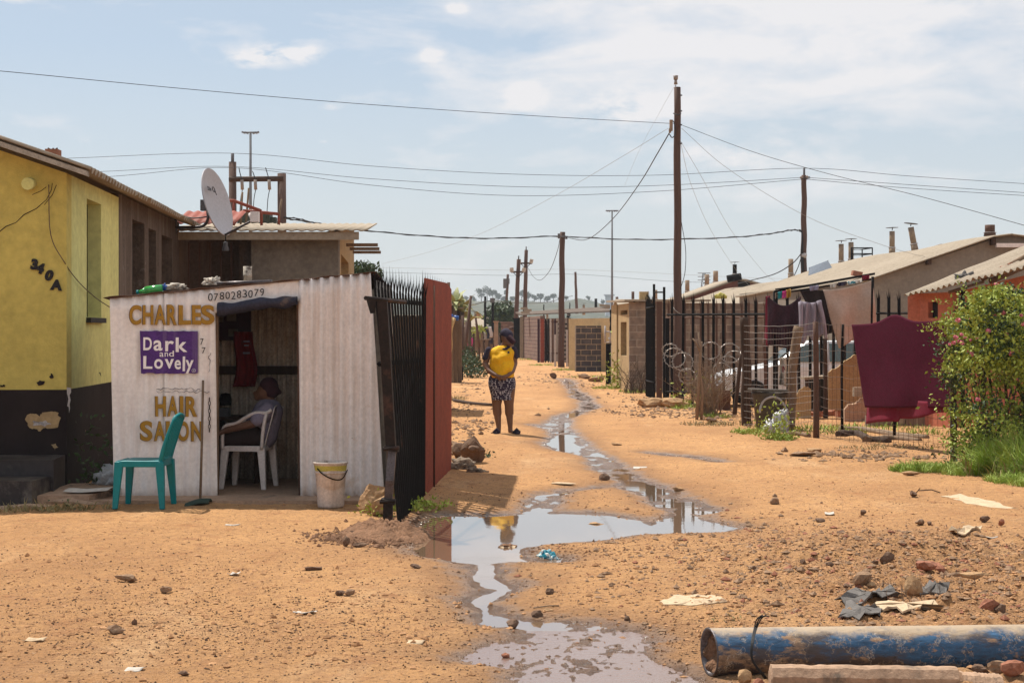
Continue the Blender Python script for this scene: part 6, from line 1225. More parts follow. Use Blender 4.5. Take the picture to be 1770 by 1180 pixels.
wire('thick dark bundle of cable near the H frame', [(490, 376, 59.8), (515, 378, 60), (545, 386, 61), (580, 394, 62)], .03, twist=1, name='cable')
wire('thick black cable dropping from the tallest pole towards the lane pole', [(1157, 230, 38), (1135, 268, 41), (1105, 318, 48), (1065, 372, 58), (1030, 405, 66), (1008, 415, 70), (982, 411, 72)], .022, name='cable')
wire('thin wire slanting down left from the tallest pole', [(1155, 222, 38), (1080, 268, 42), (960, 338, 50), (835, 402, 60), (740, 436, 70), (660, 456, 80)], .007, 'wire_light')
wire('thin wire sweeping down right from the top of the tallest pole', [(1180, 217, 38), (1300, 262, 36), (1430, 300, 34), (1600, 342, 31), (1850, 412, 27)], .009)
wire('thin wire from the tallest pole down to the big roof eave', [(1178, 222, 38), (1260, 293, 38.5), (1390, 372, 39.5), (1500, 415, 40), (1600, 444, 40.5), (1705, 456, 39.8)], .007, 'wire_light')
wire('left of two service wires falling from the tallest pole to the pink house', [(1176, 245, 38), (1195, 320, 44), (1230, 400, 54), (1275, 470, 66), (1310, 510, 72)], .007, 'wire_light')
wire('right of two service wires falling from the tallest pole to the second house', [(1177, 245, 38), (1215, 310, 44), (1265, 400, 54), (1320, 470, 62), (1345, 490, 64)], .007, 'wire_light')
wire('slack cable hanging beside the tallest pole', [(1178, 385, 37.8), (1185, 430, 37.7), (1184, 470, 37.7), (1176, 500, 37.8)], .012)
wire('looping cable between the lamp pole and the lane pole', [(912, 462, 120), (922, 478, 112), (934, 484, 100), (950, 468, 85), (963, 435, 75), (968, 412, 72)], .022, name='cable')
wire('faint far wire high over the lane', [(640, 462, 200), (875, 467, 200), (995, 466, 200), (1300, 480, 200), (1420, 482, 200)], .02, 'wire_light')
wire('faint far wire low over the lane', [(640, 470, 190), (875, 476, 190), (995, 474, 190), (1180, 487, 190), (1420, 490, 190)], .025, 'wire')
wire('cable strung between the slim poles at the end of the lane', [(806, 530, 110), (852, 519, 105), (880, 523, 120), (940, 523, 150), (990, 511, 170)], .04, name='cable')
wire('dark service cable sagging from the roof pole to the second roof', [(1386, 437, 60), (1370, 455, 61), (1340, 473, 63), (1300, 484, 68), (1275, 490, 72)], .03, name='cable')
wire('second short service cable below the roof pole strap', [(1386, 441, 60), (1380, 460, 60), (1372, 478, 60)], .025, name='cable')
wire('cable from the yellow house eave to the satellite dish bracket', [(318, 374, 24), (335, 377, 23.9), (357, 375, 23.6)], .015, name='cable')
wire('faint slack wire curving left of the tallest pole', [(1168, 145, 38), (1140, 195, 40), (1105, 260, 45), (1080, 320, 52)], .004, 'wire_light')
# ------------------------------------------------------------ woman standing in the lane
DW = 25.3
def Wp(px, py, dy=0.): q = P(px, py, DW); return Vector((q.x, DW+dy, q.z))
wz = gz(Wp(875, 748).x, DW)
wm = thing('person', 'woman in a yellow shirt, spotted skirt and dark cap standing in the lane', 'person', (Wp(875, 748).x, DW, 0))
sk = []
H0 = Wp(876.5, 583)
sk += [(Wp(875, 578.5, .01), .082, Wp(877, 587, -.02), .078), (Wp(879, 590, -.05), .058, Wp(881, 593.5, -.07), .045)]          # skull, jaw
sk += [(Wp(882.5, 587.5, -.10), .012, Wp(885, 590.5, -.115), .017), (Wp(882, 594.5, -.105), .014, Wp(884.5, 595, -.095), .012)]   # nose, lips
sk += [(Wp(868, 585, .0), .018, Wp(868.5, 588, .0), .014)]                                                                     # ear
sk += [(Wp(874, 593), .058, Wp(869, 603, .02), .062), (Wp(856, 606, .02), .055, Wp(882, 606, .02), .055)]
sk += [(Wp(868, 612), .12, Wp(868, 640), .15), (Wp(867, 655), .15, Wp(868, 668), .15)]
# arms: upper, fore, hand
sk += [(Wp(847, 606), .052, Wp(838.5, 628, .02), .047), (Wp(838.5, 628, .02), .047, Wp(846, 641, -.10), .043), (Wp(846, 641, -.1), .043, Wp(858, 648, -.20), .031)]
sk += [(Wp(888, 606), .048, Wp(890, 628, .02), .043), (Wp(890, 628, .02), .043, Wp(886, 641, -.10), .038), (Wp(886, 641, -.1), .038, Wp(878, 648, -.2), .028)]
def hand(c, fw, up_, side):
    fw, up_ = Vector(fw).normalized(), Vector(up_).normalized(); out = [(c, .026, c+fw*.045, .030)]; sd = fw.cross(up_).normalized()
    for k, (o_, Ln) in enumerate(((-.024, .055), (-.008, .068), (.009, .066), (.025, .05))):
        a = c+fw*.06+up_*o_; m_ = a+fw*Ln*.5+sd*side*.010; e = m_+fw*Ln*.35+sd*side*.028; out += [(a, .0095, m_, .009), (m_, .009, e, .0075)]
    a = c+fw*.02-up_*.03; m_ = a+fw*.03-up_*.02; out += [(a, .012, m_, .010), (m_, .010, m_+fw*.03, .008)]
    return out
sk += hand(Wp(859, 648.5, -.205), (1, -.25, -.35), (.3, 0, 1), 1); sk += hand(Wp(877, 648.5, -.205), (-1, -.25, -.35), (-.3, 0, 1), -1)
# legs
for (hx, kx, ax, fx, fy) in ((860, 858.5, 862, 860, 747), (878, 880, 882, 888, 746)):
    sk += [(Wp(hx, 672), .12, Wp(kx, 700), .073), (Wp(kx, 700), .073, Wp((kx+ax)/2-.6, 714, .03), .07), (Wp((kx+ax)/2-.6, 714, .03), .062, Wp(ax, 738, .03), .038), (Wp(ax, 738, .03), .038, Wp(ax, 745.0, .03), .036)]
    toe = Vector((Wp(fx, 0).x+(.07 if fx > 870 else -.02), DW-.13, .03)); heel = Vector((Wp(ax, 0).x, DW+.05, .035)); sk += [(heel, .034, toe, .028)]
b = blob(sk, .0085, 3); bo = b.build('body', M('skin'), wm)
SS = [(597, 870, .075, .075, .02), (600, 868.5, .13, .09, .01), (604, 868, .185, .11, .0), (609, 868, .192, .135, -.01), (616, 867.5, .188, .165, -.02), (624, 867.5, .190, .17, -.02), (632, 867.5, .192, .18, -.025), (640, 868, .192, .185, -.03), (649, 868.5, .188, .175, -.03), (652, 868.5, .17, .155, -.03)]
def shf(a, v):
    f = v*(len(SS)-1); i = min(len(SS)-2, int(f)); f -= i; y, cx, rx, ry, cy = [SS[i][k]*(1-f)+SS[i+1][k]*f for k in range(5)]; w = 2*math.pi*a; c = Wp(cx, y, cy)
    fold = .012*math.sin(v*17+3*math.cos(w)+2*mnoise.noise(Vector((math.cos(w)*2, math.sin(w)*2, v*4))))*min(1, v*3)+.012*mnoise.noise(Vector((math.cos(w)*3.2, math.sin(w)*2.2, v*5+4)))
    return c+Vector((math.cos(w)*(rx+fold*.5), math.sin(w)*(ry+fold), 0))
b = MB(); b.sheet(shf, 56, 40, -.006); part(b, 'shirt', M('yellow_cloth'), wm)
for (x0, y0, x1, y1, r0, r1, nm) in ((845, 605, 840, 618, .055, .058, 'sleeve'), (888.5, 604, 891, 616, .052, .052, 'sleeve')):
    b = blob([(Wp(x0, y0, .0), r0, Wp(x1, y1, .01), r1)], .012, 2); part(b, nm, M('navy_cloth'), wm)
b = MB(); b.tube([Wp(862, 599, .06), Wp(864, 600, -.03), Wp(869, 604, -.085), Wp(875, 603, -.09), Wp(880, 599, -.04), Wp(879, 596, .05), Wp(870, 594, .09), Wp(862, 599, .06)], .023, 8); part(b, 'collar', M('navy_cloth'), wm)
b = MB(); b.box(Wp(879, 608.5, -.175), (.03, .008, .035), Matrix.Rotation(.2, 3, 'Z')); part(b, 'chest_badge', M('navy_cloth'), wm)
b = MB()
def skf(a, v):
    w = 2*math.pi*a; y = 645+46*v; r_ = [.168, .205, .218, .212, .195, .178, .172][min(6, int(v*6))]; r2 = [.168, .205, .218, .212, .195, .178, .172][min(6, int(v*6)+1)]; f = v*6-int(v*6); r_ = r_*(1-f)+r2*f
    c = Wp(867.2+1.4*v, y); return c+Vector((r_*math.cos(w), r_*.78*math.sin(w), 0))
b.sheet(skf, 40, 18, -.006); part(b, 'skirt', M('skirt'), wm)
b = blob([(Wp(874.5, 577, .01), .094, Wp(877.5, 580, -.01), .093)], .012, 2); zc = Wp(0, 582.5).z
b.v = [v for v in b.v]; b.v = [(v[0], v[1], max(v[2], zc+.25*(v[0]-H0.x)*-1+.0)) for v in b.v]; part(b, 'cap', M('navy_cloth'), wm)
b = blob([(Wp(881, 583, -.08), .045, Wp(888.5, 590, -.15), .030), (Wp(878, 584, -.08), .03, Wp(886, 593, -.15), .02)], .01, 2); b.v = [(v[0], v[1], v[2]) for v in b.v]; part(b, 'cap_visor', M('dark_maroon'), wm)
b = blob([(Wp(869, 580, .05), .05, Wp(870, 590, .06), .045)], .012, 2); part(b, 'hair', M('hair'), wm)
for (ax, dx) in ((860, -.01), (885, .05)):
    b = MB(); c = Vector((Wp(ax, 0).x+dx, DW-.04, wz)); L_ = Vector((dx*.9, -.14, 0))
    b.tube([c-L_*.7+Vector((0, 0, .012)), c+Vector((0, 0, .012)), c+L_+Vector((0, 0, .012))], [.035, .045, .042], 10, flat=.35); sd_ = part(b, 'sandal', M('navy_cloth'), wm)
    b = MB(); b.tube([c+L_*.55+Vector((-.045, 0, .01)), c+L_*.5+Vector((0, -.01, .065)), c+L_*.55+Vector((.045, 0, .01))], .018, 8, flat=1.6); b.build('strap', M('navy_cloth'), sd_)
# ------------------------------------------------------------ far woman in pink
DP = 94.
def Fp(px, py, dy=0.): q = P(px, py, DP); return Vector((q.x, DP+dy, q.z))
t = thing('person', 'small distant figure in a bright pink top at the left of the lane', 'person', Fp(812, 626))
b = blob([(Fp(812.5, 577), .09, Fp(812.5, 579.5), .085), (Fp(812.5, 582), .06, Fp(812, 585), .06), (Fp(812, 588), .14, Fp(812.5, 598), .14), (Fp(812, 598), .15, Fp(813, 608), .14), (Fp(811, 608), .08, Fp(810.5, 625), .05), (Fp(814.5, 608), .08, Fp(815.5, 624), .05), (Fp(808.5, 587), .055, Fp(807, 594), .045), (Fp(807, 594), .045, Fp(808.5, 600, -.1), .035), (Fp(816, 587), .055, Fp(818, 594), .045), (Fp(818, 594), .045, Fp(817.5, 601, -.1), .035)], .03, 2); part(b, 'body', M('skin'), t)
b = blob([(Fp(810, 586.5), .12, Fp(814.5, 586.5), .12), (Fp(812, 588), .17, Fp(812.5, 598), .165), (Fp(808.3, 587), .07, Fp(807.4, 592), .065), (Fp(816.2, 587), .07, Fp(817.5, 592), .065)], .03, 2); part(b, 'top', M('pink_cloth'), t)
b = MB(); b.tube([Fp(812.5, 598), Fp(812.5, 606), Fp(813.5, 614)], [.17, .2, .22], 14); part(b, 'skirt', M('brown_cloth'), t)
b = blob([(Fp(812.5, 575.5), .1, Fp(813, 577.5), .095)], .03, 1); part(b, 'hair', M('hair'), t)
# second far people behind the woman
for k, (x, y, m, lb) in enumerate(((847, 604, 'navy_cloth', 'distant crouching figure in dark clothes left of the woman in yellow'),)):
    t = thing('person', lb, 'person', P(x, y, 100)); c = P(x, y-3, 100)
    b = blob([(c+Vector((0, 0, .75)), .1, c+Vector((.02, 0, .8)), .1), (c+Vector((0, 0, .35)), .17, c+Vector((0, 0, .55)), .15), (c+Vector((-.1, -.2, .1)), .1, c+Vector((.1, 0, .3)), .12)], .035, 2); part(b, 'body', M('skin'), t)
    b = blob([(c+Vector((0, 0, .33)), .2, c+Vector((0, 0, .56)), .18)], .035, 2); part(b, 'top', M(m), t)
# ------------------------------------------------------------ plastic chairs
def chair_leg(b, top, bot, w0, w1): # tapering angled leg
    b.hexa([(bot[0]-w1, bot[1]-w1*.7, bot[2]), (bot[0]+w1, bot[1]-w1*.7, bot[2]), (bot[0]+w1, bot[1]+w1*.7, bot[2]), (bot[0]-w1, bot[1]+w1*.7, bot[2]),
            (top[0]-w0, top[1]-w0*.7, top[2]), (top[0]+w0, top[1]-w0*.7, top[2]), (top[0]+w0, top[1]+w0*.7, top[2]), (top[0]-w0, top[1]+w0*.7, top[2])])
def bevel(o, w=.006):
    m = o.modifiers.new('bevel', 'BEVEL'); m.width = w; m.segments = 2; m.limit_method = 'ANGLE'; return o
def make_chair(name, label, loc, rz, m, arms):
    t = thing(name, label, 'chair', loc, rz); L0 = {'p': t}
    ORG[t.name] = Vector((0, 0, 0))           # parts are modelled in the chair's own space, facing -x
    W2 = .205; sh_ = .435
    b = MB(); b.sheet(lambda a, v: Vector((-.21+.42*a, -W2+.41*v, sh_-.012*math.sin(a*math.pi)*math.sin(v*math.pi)-.02*max(0, (.12-a)/.12)**2)), 14, 12, .012)
    for (c_, s_) in (((-.205, 0, sh_-.035), (.026, .38, .065)), ((.2, 0, sh_-.03), (.022, .38, .05)), ((0, -.2, sh_-.03), (.36, .02, .055)), ((0, .2, sh_-.03), (.36, .02, .055))): b.box(c_, s_)
    bevel(part(b, 'seat', M(m), t), .01)
    for sx, sy in ((-1, -1), (-1, 1), (1, -1), (1, 1)):
        b = MB(); chair_leg(b, (sx*.185, sy*.185, sh_-.01), (sx*(.215 if not arms else .22), sy*.215, 0), .040, .024); bevel(part(b, 'leg', M(m), t), .008)
    b = MB()
    if not arms:
        # tall back: two uprights, rounded crest, and a shell of slats
        def bk(s, w): return Vector((.19+.13*s**1.15, w, sh_+.40*s))
        for sy in (-1, 1): b.tube([bk(s, sy*(.165+.015*math.sin(s*3))) for s in (0, .2, .4, .6, .8, .93)], [.040, .038, .035, .032, .028, .024], 8, flat=.6)
        b.tube([bk(.90, -.17), bk(.97, -.145), bk(1.0, -.08), bk(1.02, 0), bk(1.0, .08), bk(.97, .145), bk(.90, .17)], .020, 8)
        for w in (-.10, -.05, 0., .05, .10): b.tube([bk(s, w*(1+.15*s))+Vector((.012*math.sin(s*3.1), 0, 0)) for s in (0, .25, .5, .75, .99)], .016, 6, flat=.5)
        b.tube([bk(.03, -.17), bk(.0, 0), bk(.03, .17)], .022, 8)
    else:
        def bk(s, w): return Vector((.20+.10*s, w, sh_+.37*s))
        b.sheet(lambda a, v: bk(v, -.18+.36*a)+Vector((.035*(1-math.cos((a-.5)*2.4)), 0, .03*math.cos((a-.5)*3)*v)), 18, 10, .010)
    bevel(part(b, 'backrest', M(m), t), .004)
    if arms:
        for sy in (-1, 1):
            b = MB(); y_ = sy*.235
            b.tube(bez([(-.205, y_*.93, sh_-.03), (-.20, y_, sh_+.10), (-.175, y_, sh_+.195), (-.06, y_, sh_+.225), (.05, y_, sh_+.29), (.14, y_, sh_+.33), (.24, y_*.9, sh_+.33), (.29, y_*.8, sh_+.36)], 5), .024, 8, flat=.8)
            b.tube(bez([(.20, y_*.93, sh_-.03), (.215, y_, sh_+.12), (.235, y_, sh_+.25), (.25, y_*.95, sh_+.32)], 5), .024, 8, flat=.8)
            part(b, 'armrest', M(m), t)
    return t
q = G(240, 880); make_chair('plastic_chair', 'teal armless plastic chair in front of the salon lettering', (q.x*.985, 14.72, gz(q.x, q.y)), R(-2), 'teal', False)
wc = Vector((-2.66, 16.25, .05)); make_chair('plastic_chair', 'white plastic armchair inside the salon doorway', wc, R(-8), 'white_plastic', True)
# ------------------------------------------------------------ seated customer
t = thing('person', 'seated person in a pale lilac top on the white chair inside the salon', 'person', wc)
def Q(x, y, z): return wc+Vector((x, y, z))
sk = [(Q(.18, .02, 1.0), .088, Q(.15, .02, .96), .08), (Q(.10, .02, .93), .055, Q(.085, .02, .915), .04), (Q(.06, .02, .965), .013, Q(.05, .02, .95), .016), (Q(.2, .02, .91), .055, Q(.21, .02, .84), .06),
      (Q(.20, .02, .76), .13, Q(.12, .02, .56), .15), (Q(.2, -.16, .78), .055, Q(.08, -.24, .66), .045), (Q(.08, -.24, .66), .045, Q(-.2, -.22, .59), .032), (Q(.2, .2, .78), .055, Q(.06, .26, .60), .045), (Q(.06, .26, .6), .045, Q(-.22, .2, .6), .033),
      (Q(.1, -.1, .53), .09, Q(-.3, -.11, .50), .062), (Q(.1, .13, .53), .09, Q(-.3, .14, .50), .062), (Q(-.3, -.11, .5), .06, Q(-.36, -.1, .09), .038), (Q(-.3, .14, .5), .06, Q(-.34, .15, .09), .038), (Q(-.34, -.1, .06), .035, Q(-.5, -.1, .04), .03), (Q(-.32, .15, .06), .035, Q(-.48, .15, .04), .03)]
sk += hand(Q(-.21, -.22, .585), (-1, 0, -.45), (0, 1, 0), 1)+hand(Q(-.23, .2, .59), (-1, 0, -.35), (0, 1, 0), 1)
b = blob(sk, .010, 3); part(b, 'body', M('skin'), t)
b = blob([(Q(.21, -.12, .79), .085, Q(.21, .14, .79), .085), (Q(.19, .02, .75), .155, Q(.11, .02, .55), .185), (Q(.21, -.14, .78), .085, Q(.12, -.23, .70), .075), (Q(.2, .16, .78), .08, Q(.12, .24, .68), .07)], .013, 3)
b.v = [(v[0]+.008*mnoise.noise(Vector(v)*10), v[1], v[2]) for v in b.v]; part(b, 'top', M('lilac_cloth'), t)
b = blob([(Q(.08, -.1, .53), .115, Q(-.3, -.11, .50), .085), (Q(.08, .13, .53), .115, Q(-.3, .14, .5), .085), (Q(-.3, -.1, .48), .09, Q(-.33, -.1, .25), .1), (Q(-.3, .14, .48), .09, Q(-.32, .14, .25), .1), (Q(-.2, .02, .48), .09, Q(-.3, .02, .3), .1)], .014, 2); part(b, 'skirt', M('brown_cloth'), t)
b = blob([(Q(.20, .02, 1.02), .1, Q(.22, .02, .98), .088), (Q(.29, .02, .97), .03, Q(.31, .02, .96), .022)], .012, 2); part(b, 'head_wrap', M('dark_maroon'), t)
# ------------------------------------------------------------ plants
def leaves(b, pts, size, rnd, up=.3, m=0, fold=.25):
    for p in pts:
        s = size*rnd.uniform(.6, 1.35); a = Vector((rnd.gauss(0, 1), rnd.gauss(0, 1), rnd.gauss(up, .7))).normalized(); c = a.orthogonal().normalized(); w = rnd.uniform(0, 6.28); c = (c*math.cos(w)+a.cross(c)*math.sin(w)); n = a.cross(c)
        q = [p, p+c*s*.5+n*s*.28, p+c*s*1.05, p+c*s*.5-n*s*.28]; q[1] += a*s*fold*.3; q[3] += a*s*fold*.3
        b.add(q, [(0, 1, 2), (0, 2, 3)], m)
rnd = random.Random(11)
rb = thing('rose_bush', 'tall climbing rose bush with pink flowers at the right edge', 'rose bush', (6.6, 19.2, 0))
# stems arch up from the fence line, leaf clumps follow them
def bush_top(px):  # top outline in photo rows
    pts = [(1640, 590), (1652, 556), (1664, 534), (1680, 520), (1705, 505), (1720, 500), (1735, 500), (1770, 508), (1850, 500), (1990, 520)]
    for (a, c), (d_, e) in zip(pts[:-1], pts[1:]):
        if a <= px <= d_: return c+(e-c)*(px-a)/(d_-a)
    return 590
clumps = []
for k in range(430):
    px = rnd.uniform(1660, 1960); t_ = bush_top(px); py = t_+6+(rnd.random()**1.25)*(805-t_); dd = rnd.uniform(18.2, 20.4)
    if px < 1672 and 650 < py: continue
    if px < 1655 and py > 610: continue
    if py > 640 and rnd.random() < .45: continue
    clumps.append(P(px, py, dd))
for q in ((1640, 600), (1646, 572), (1652, 560), (1648, 640), (1650, 655), (1652, 700), (1662, 745), (1658, 768), (1668, 790), (1672, 710)): clumps.append(P(q[0], q[1], 19.0))
st = MB(); roots = [Vector((5.6+.35*i+rnd.uniform(-.1, .1), 19.5+rnd.uniform(-.4, .4), -.05)) for i in range(9)]
for c in clumps[::4]:
    r0 = min(roots, key=lambda r: (r-c).length+rnd.uniform(0, 1)); mid = (r0+c)/2+Vector((rnd.gauss(0, .15), rnd.gauss(0, .15), .35)); st.tube(bez([r0, mid, c], 4), [.013-.0011*i for i in range(9)], 4, cap=False)
for r0 in roots[:5]: st.tube(bez([r0, r0+Vector((.1, 0, .7)), r0+Vector((.05, 0, 1.4))], 4), [.03-.002*i for i in range(9)], 6)
part(st, 'stems', M('bark'), rb)
lf = MB(); lf2 = MB()
for i, c in enumerate(clumps):
    n = rnd.randint(110, 210); s = rnd.uniform(.08, .15); L_ = [c+Vector((rnd.gauss(0, s), rnd.gauss(0, s), rnd.gauss(0, s*.6))) for _ in range(n)]
    leaves(lf if i % 4 else lf2, L_, .050, rnd)
# trailing sprays beyond the outline
for k in range(34):
    c = rnd.choice(clumps); v_ = Vector((rnd.gauss(-.35, .6), rnd.gauss(0, .5), rnd.gauss(.35, .4))).normalized(); pts = [c]
    for j in range(9): v_ = (v_+Vector((rnd.gauss(0, .15), rnd.gauss(0, .15), -.05))).normalized(); pts.append(pts[-1]+v_*.055)
    st2 = [p+Vector((rnd.gauss(0, .02), rnd.gauss(0, .02), rnd.gauss(0, .02))) for p in pts for _ in range(5)]; leaves(lf, st2, .034, rnd)
o1 = part(lf, 'foliage', M('leaf'), rb); part(lf2, 'foliage', M('leaf_dark'), rb)
fl = [(1662, 578), (1678, 588), (1664, 592), (1688, 584), (1658, 590), (1672, 606), (1680, 612), (1755, 605), (1762, 607), (1748, 610), (1758, 598), (1678, 550), (1656, 553), (1708, 572), (1642, 595), (1765, 545), (1720, 545), (1768, 560), (1722, 492), (1648, 592), (1740, 578), (1700, 600), (1735, 540), (1690, 690), (1728, 692), (1652, 583), (1668, 583)]
for x, y in fl:
    b = MB(); c = P(x, y, 18.3+rnd.uniform(-.2, .3)); s = rnd.uniform(.018, .034)
    for k in range(16):
        a = Vector((rnd.gauss(0, 1), rnd.gauss(0, 1), rnd.gauss(0, 1))).normalized(); u_ = a.orthogonal().normalized(); v_ = a.cross(u_); p = c+a*s*.6
        b.add([p-u_*s*.6, p+v_*s*.6+a*s*.4, p+u_*s*.6, p-v_*s*.6+a*s*.2], [(0, 1, 2), (0, 2, 3)])
    part(b, 'rose', M('rose'), rb)
def blades(name, label, spots, n, h, m, w=.006, seed=1, lean=.35, cat='grass', kind='stuff'):
    rnd = random.Random(seed); b = MB()
    for (x, y, rx, ry, wt) in spots:
        for _ in range(int(n*wt)):
            a = rnd.uniform(0, 6.283); r_ = math.sqrt(rnd.random()); X = x+rx*r_*math.cos(a); Y = y+ry*r_*math.sin(a); hh = h*rnd.uniform(.35, 1.15)*(1.15-.5*r_); p = Vector((X, Y, gzf(X, Y)-.01)); dr = Vector((rnd.gauss(0, lean), rnd.gauss(0, lean), 1)).normalized(); sd_ = Vector((math.cos(a*3), math.sin(a*3), 0))*w*rnd.uniform(.6, 1.3)
            m1 = p+dr*hh*.55; t_ = m1+(dr+Vector((dr.x*1.2, dr.y*1.2, -.35))).normalized()*hh*.5; b.add([p-sd_, p+sd_, m1+sd_*.7, m1-sd_*.7, t_], [(0, 1, 2, 3), (3, 2, 4)])
    o = b.build(name, M(m), None, (spots[0][0], spots[0][1], 0)); tag(o, label, cat, kind=kind); return o
_cache = {}
def gzf(x, y):
    k = (round(x*8), round(y*8))
    if k not in _cache: _cache[k] = gz(x, y)
    return _cache[k]
def gspot(px, py, rx, ry, wt=1.): g = G(px, py); return (g.x, g.y, rx, ry, wt)
blades('tall_grass', 'tall bright grass below the rose bush', [(5.9, 18.2, .7, .9, 1.3), (6.6, 18.0, 1.2, 1., 1.6), (7.6, 17.6, 1.2, 1.2, 1.4)], 3600, .60, 'grass', .009, 2, .38)
blades('short_grass', 'short grass verge at the right edge of the lane', [(5.6, 17.2, .5, .8, .6), (6.1, 16.7, .8, .7, 1.2), (6.6, 16.4, 1.1, .7, 1.2), (5.2, 18.6, .4, .6, .5), (7.6, 16., 1.2, .8, 1), (4.7, 18.7, .3, .3, .3)], 5500, .17, 'grass', .005, 3, .5)
blades('weed_tufts', 'scattered green weeds along the fences', [gspot(1290, 748, .25, .4), gspot(1350, 758, .22, .4, 1.6), gspot(1335, 745, .3, .3), gspot(1440, 745, .8, 1., 1.6), gspot(1500, 742, 1., .8, 1.2), gspot(1185, 702, .3, .6, 1.8), gspot(1175, 706, .3, .7), gspot(1095, 678, .4, .9, 1.2), gspot(1048, 672, .4, .8), gspot(1235, 722, .3, .5, .8),
       gspot(1020, 652, .9, 1.2), gspot(975, 640, .5, 1., 1.2), gspot(940, 632, .8, 1.4, 1.3), gspot(910, 622, .7, 2), gspot(1590, 752, .5, .5, .6)], 260, .15, 'grass', .009, 4, .5)
blades('dry_weeds', 'dry straw coloured tufts at the fence feet', [gspot(1215, 735, .4, .5), gspot(1270, 735, .5, .6), gspot(790, 690, .3, 1.), gspot(1540, 775, .8, .4), gspot(60, 885, .5, .15), gspot(130, 882, .4, .12, .5)], 220, .13, 'dry_grass', .007, 5, .6)
blades('tall_grass', 'dry bleached blades among the tall grass at the right edge', [(5.9, 18.1, .8, .9, 1), (6.7, 17.6, 1.2, 1.1, 1.6)], 700, .55, 'dry_grass', .007, 9, .5)
def weed(name, c, h, s, n, label, m='leaf', size=.045, seed=1, cat='weed'):
    rnd = random.Random(seed); b = MB(); L_ = [Vector(c)+Vector((rnd.gauss(0, s), rnd.gauss(0, s*.7), abs(rnd.gauss(0, .5))*h)) for _ in range(n)]; leaves(b, L_, size, rnd, .5); return b.build(name, M(m), None, c, label, cat, kind='stuff')
weed('leafy_weed', (G(710, 886).x+.02, G(710, 886).y+.2, 0), .10, .12, 260, 'low leafy weed at the foot of the black palisade fence', seed=1, size=.04)
weed('leafy_weed', (G(735, 880).x, 14.9, 0), .07, .12, 160, 'smaller leafy weed beside the striped fence shadow', seed=6, size=.035)
weed('leafy_weed', (G(655, 893).x, 14.2, 0), .12, .09, 120, 'sprouting weed between the big sandstone and the leaning post', seed=2, size=.035)
weed('leafy_weed', (G(830, 800).x, 20.5, 0), .12, .1, 110, 'small weed beside the stacked boulder', 'leaf_dark', seed=3, size=.04)
weed('leafy_weed', (-4.15, 16.1, .1), .62, .12, 160, 'dark weed growing in the gap between the yellow house and salon', 'leaf_dark', seed=4, size=.06)
weed('leafy_weed', (G(1350, 762).x, 24.3, 0), .45, .17, 420, 'fresh green weed in front of the plastic bag', seed=5, size=.05)
weed('leafy_weed', (G(1182, 695).x, 34, 0), .55, .28, 300, 'green weed at the foot of the tallest pole', seed=7, size=.07)
weed('leafy_weed', (G(1066, 670).x, 45.2, 0), .95, .25, 420, 'leafy shrub at the corner of the tan outhouse', seed=8, size=.08)
weed('leafy_weed', (G(130, 880).x, 14.65, 0), .08, .09, 60, 'tiny weed on the broken edging beside the doorstep', 'leaf_dark', seed=9, size=.03)
def shrub(name, label, cl, n, size, m, seed, trunk=None, cat='bush', s0=.5):
    rnd = random.Random(seed); c0 = Vector((sum(c[0].x for c in cl)/len(cl), sum(c[0].y for c in cl)/len(cl), 0)); t = thing(name, label, cat, c0); b = MB()
    for c, r_ in cl:
        for _ in range(int(n*r_*r_/(s0*s0))):
            v_ = Vector((rnd.gauss(0, 1), rnd.gauss(0, 1), rnd.gauss(0, .8))).normalized()*r_*rnd.uniform(.55, 1.1); leaves(b, [c+v_], size, rnd)
    part(b, 'crown', M(m), t); b = MB(); cc = sum((c for c, _ in cl), Vector())/len(cl)
    for c, r_ in cl[:6]: b.tube(bez([c0, (c0+cc)/2, c], 3), [(trunk or .05)*(1-.13*i) for i in range(7)], 6)
    part(b, 'trunk', M('bark'), t); return t
def C(px, py, dd, r_): return (P(px, py, dd), r_)
shrub('dark_bush', 'dark green bush beside the plank wall on the left of the lane', [C(806, 628, 56, .42), C(815, 634, 55, .45), C(826, 634, 56, .42), C(803, 612, 58, .4), C(835, 639, 55, .28), C(800, 635, 57, .4), C(812, 618, 58, .35)], 420, .09, 'leaf_dark', 1)
shrub('leafy_tree', 'tree crown showing above the salon roof beside the fence spikes', [C(618, 470, 44, .25), C(630, 466, 44, .28), C(625, 478, 45, .35), C(640, 474, 45, .3), C(612, 480, 44, .28), C(634, 482, 44, .4)], 500, .12, 'leaf_dark', 2, .09, 'tree')
shrub('leafy_tree', 'dark green tree beyond the slim poles at the lane end', [C(858, 548, 120, .9), C(868, 541, 120, 1.0), C(876, 549, 121, .9), C(864, 556, 120, .9)], 140, .3, 'leaf_dark', 3, .15, 'tree')
shrub('leafy_tree', 'small pale green tree by the far left fence', [C(826, 575, 105, .5), C(838, 562, 140, .8), C(800, 566, 130, .8)], 140, .25, 'leaf', 4, .1, 'tree')
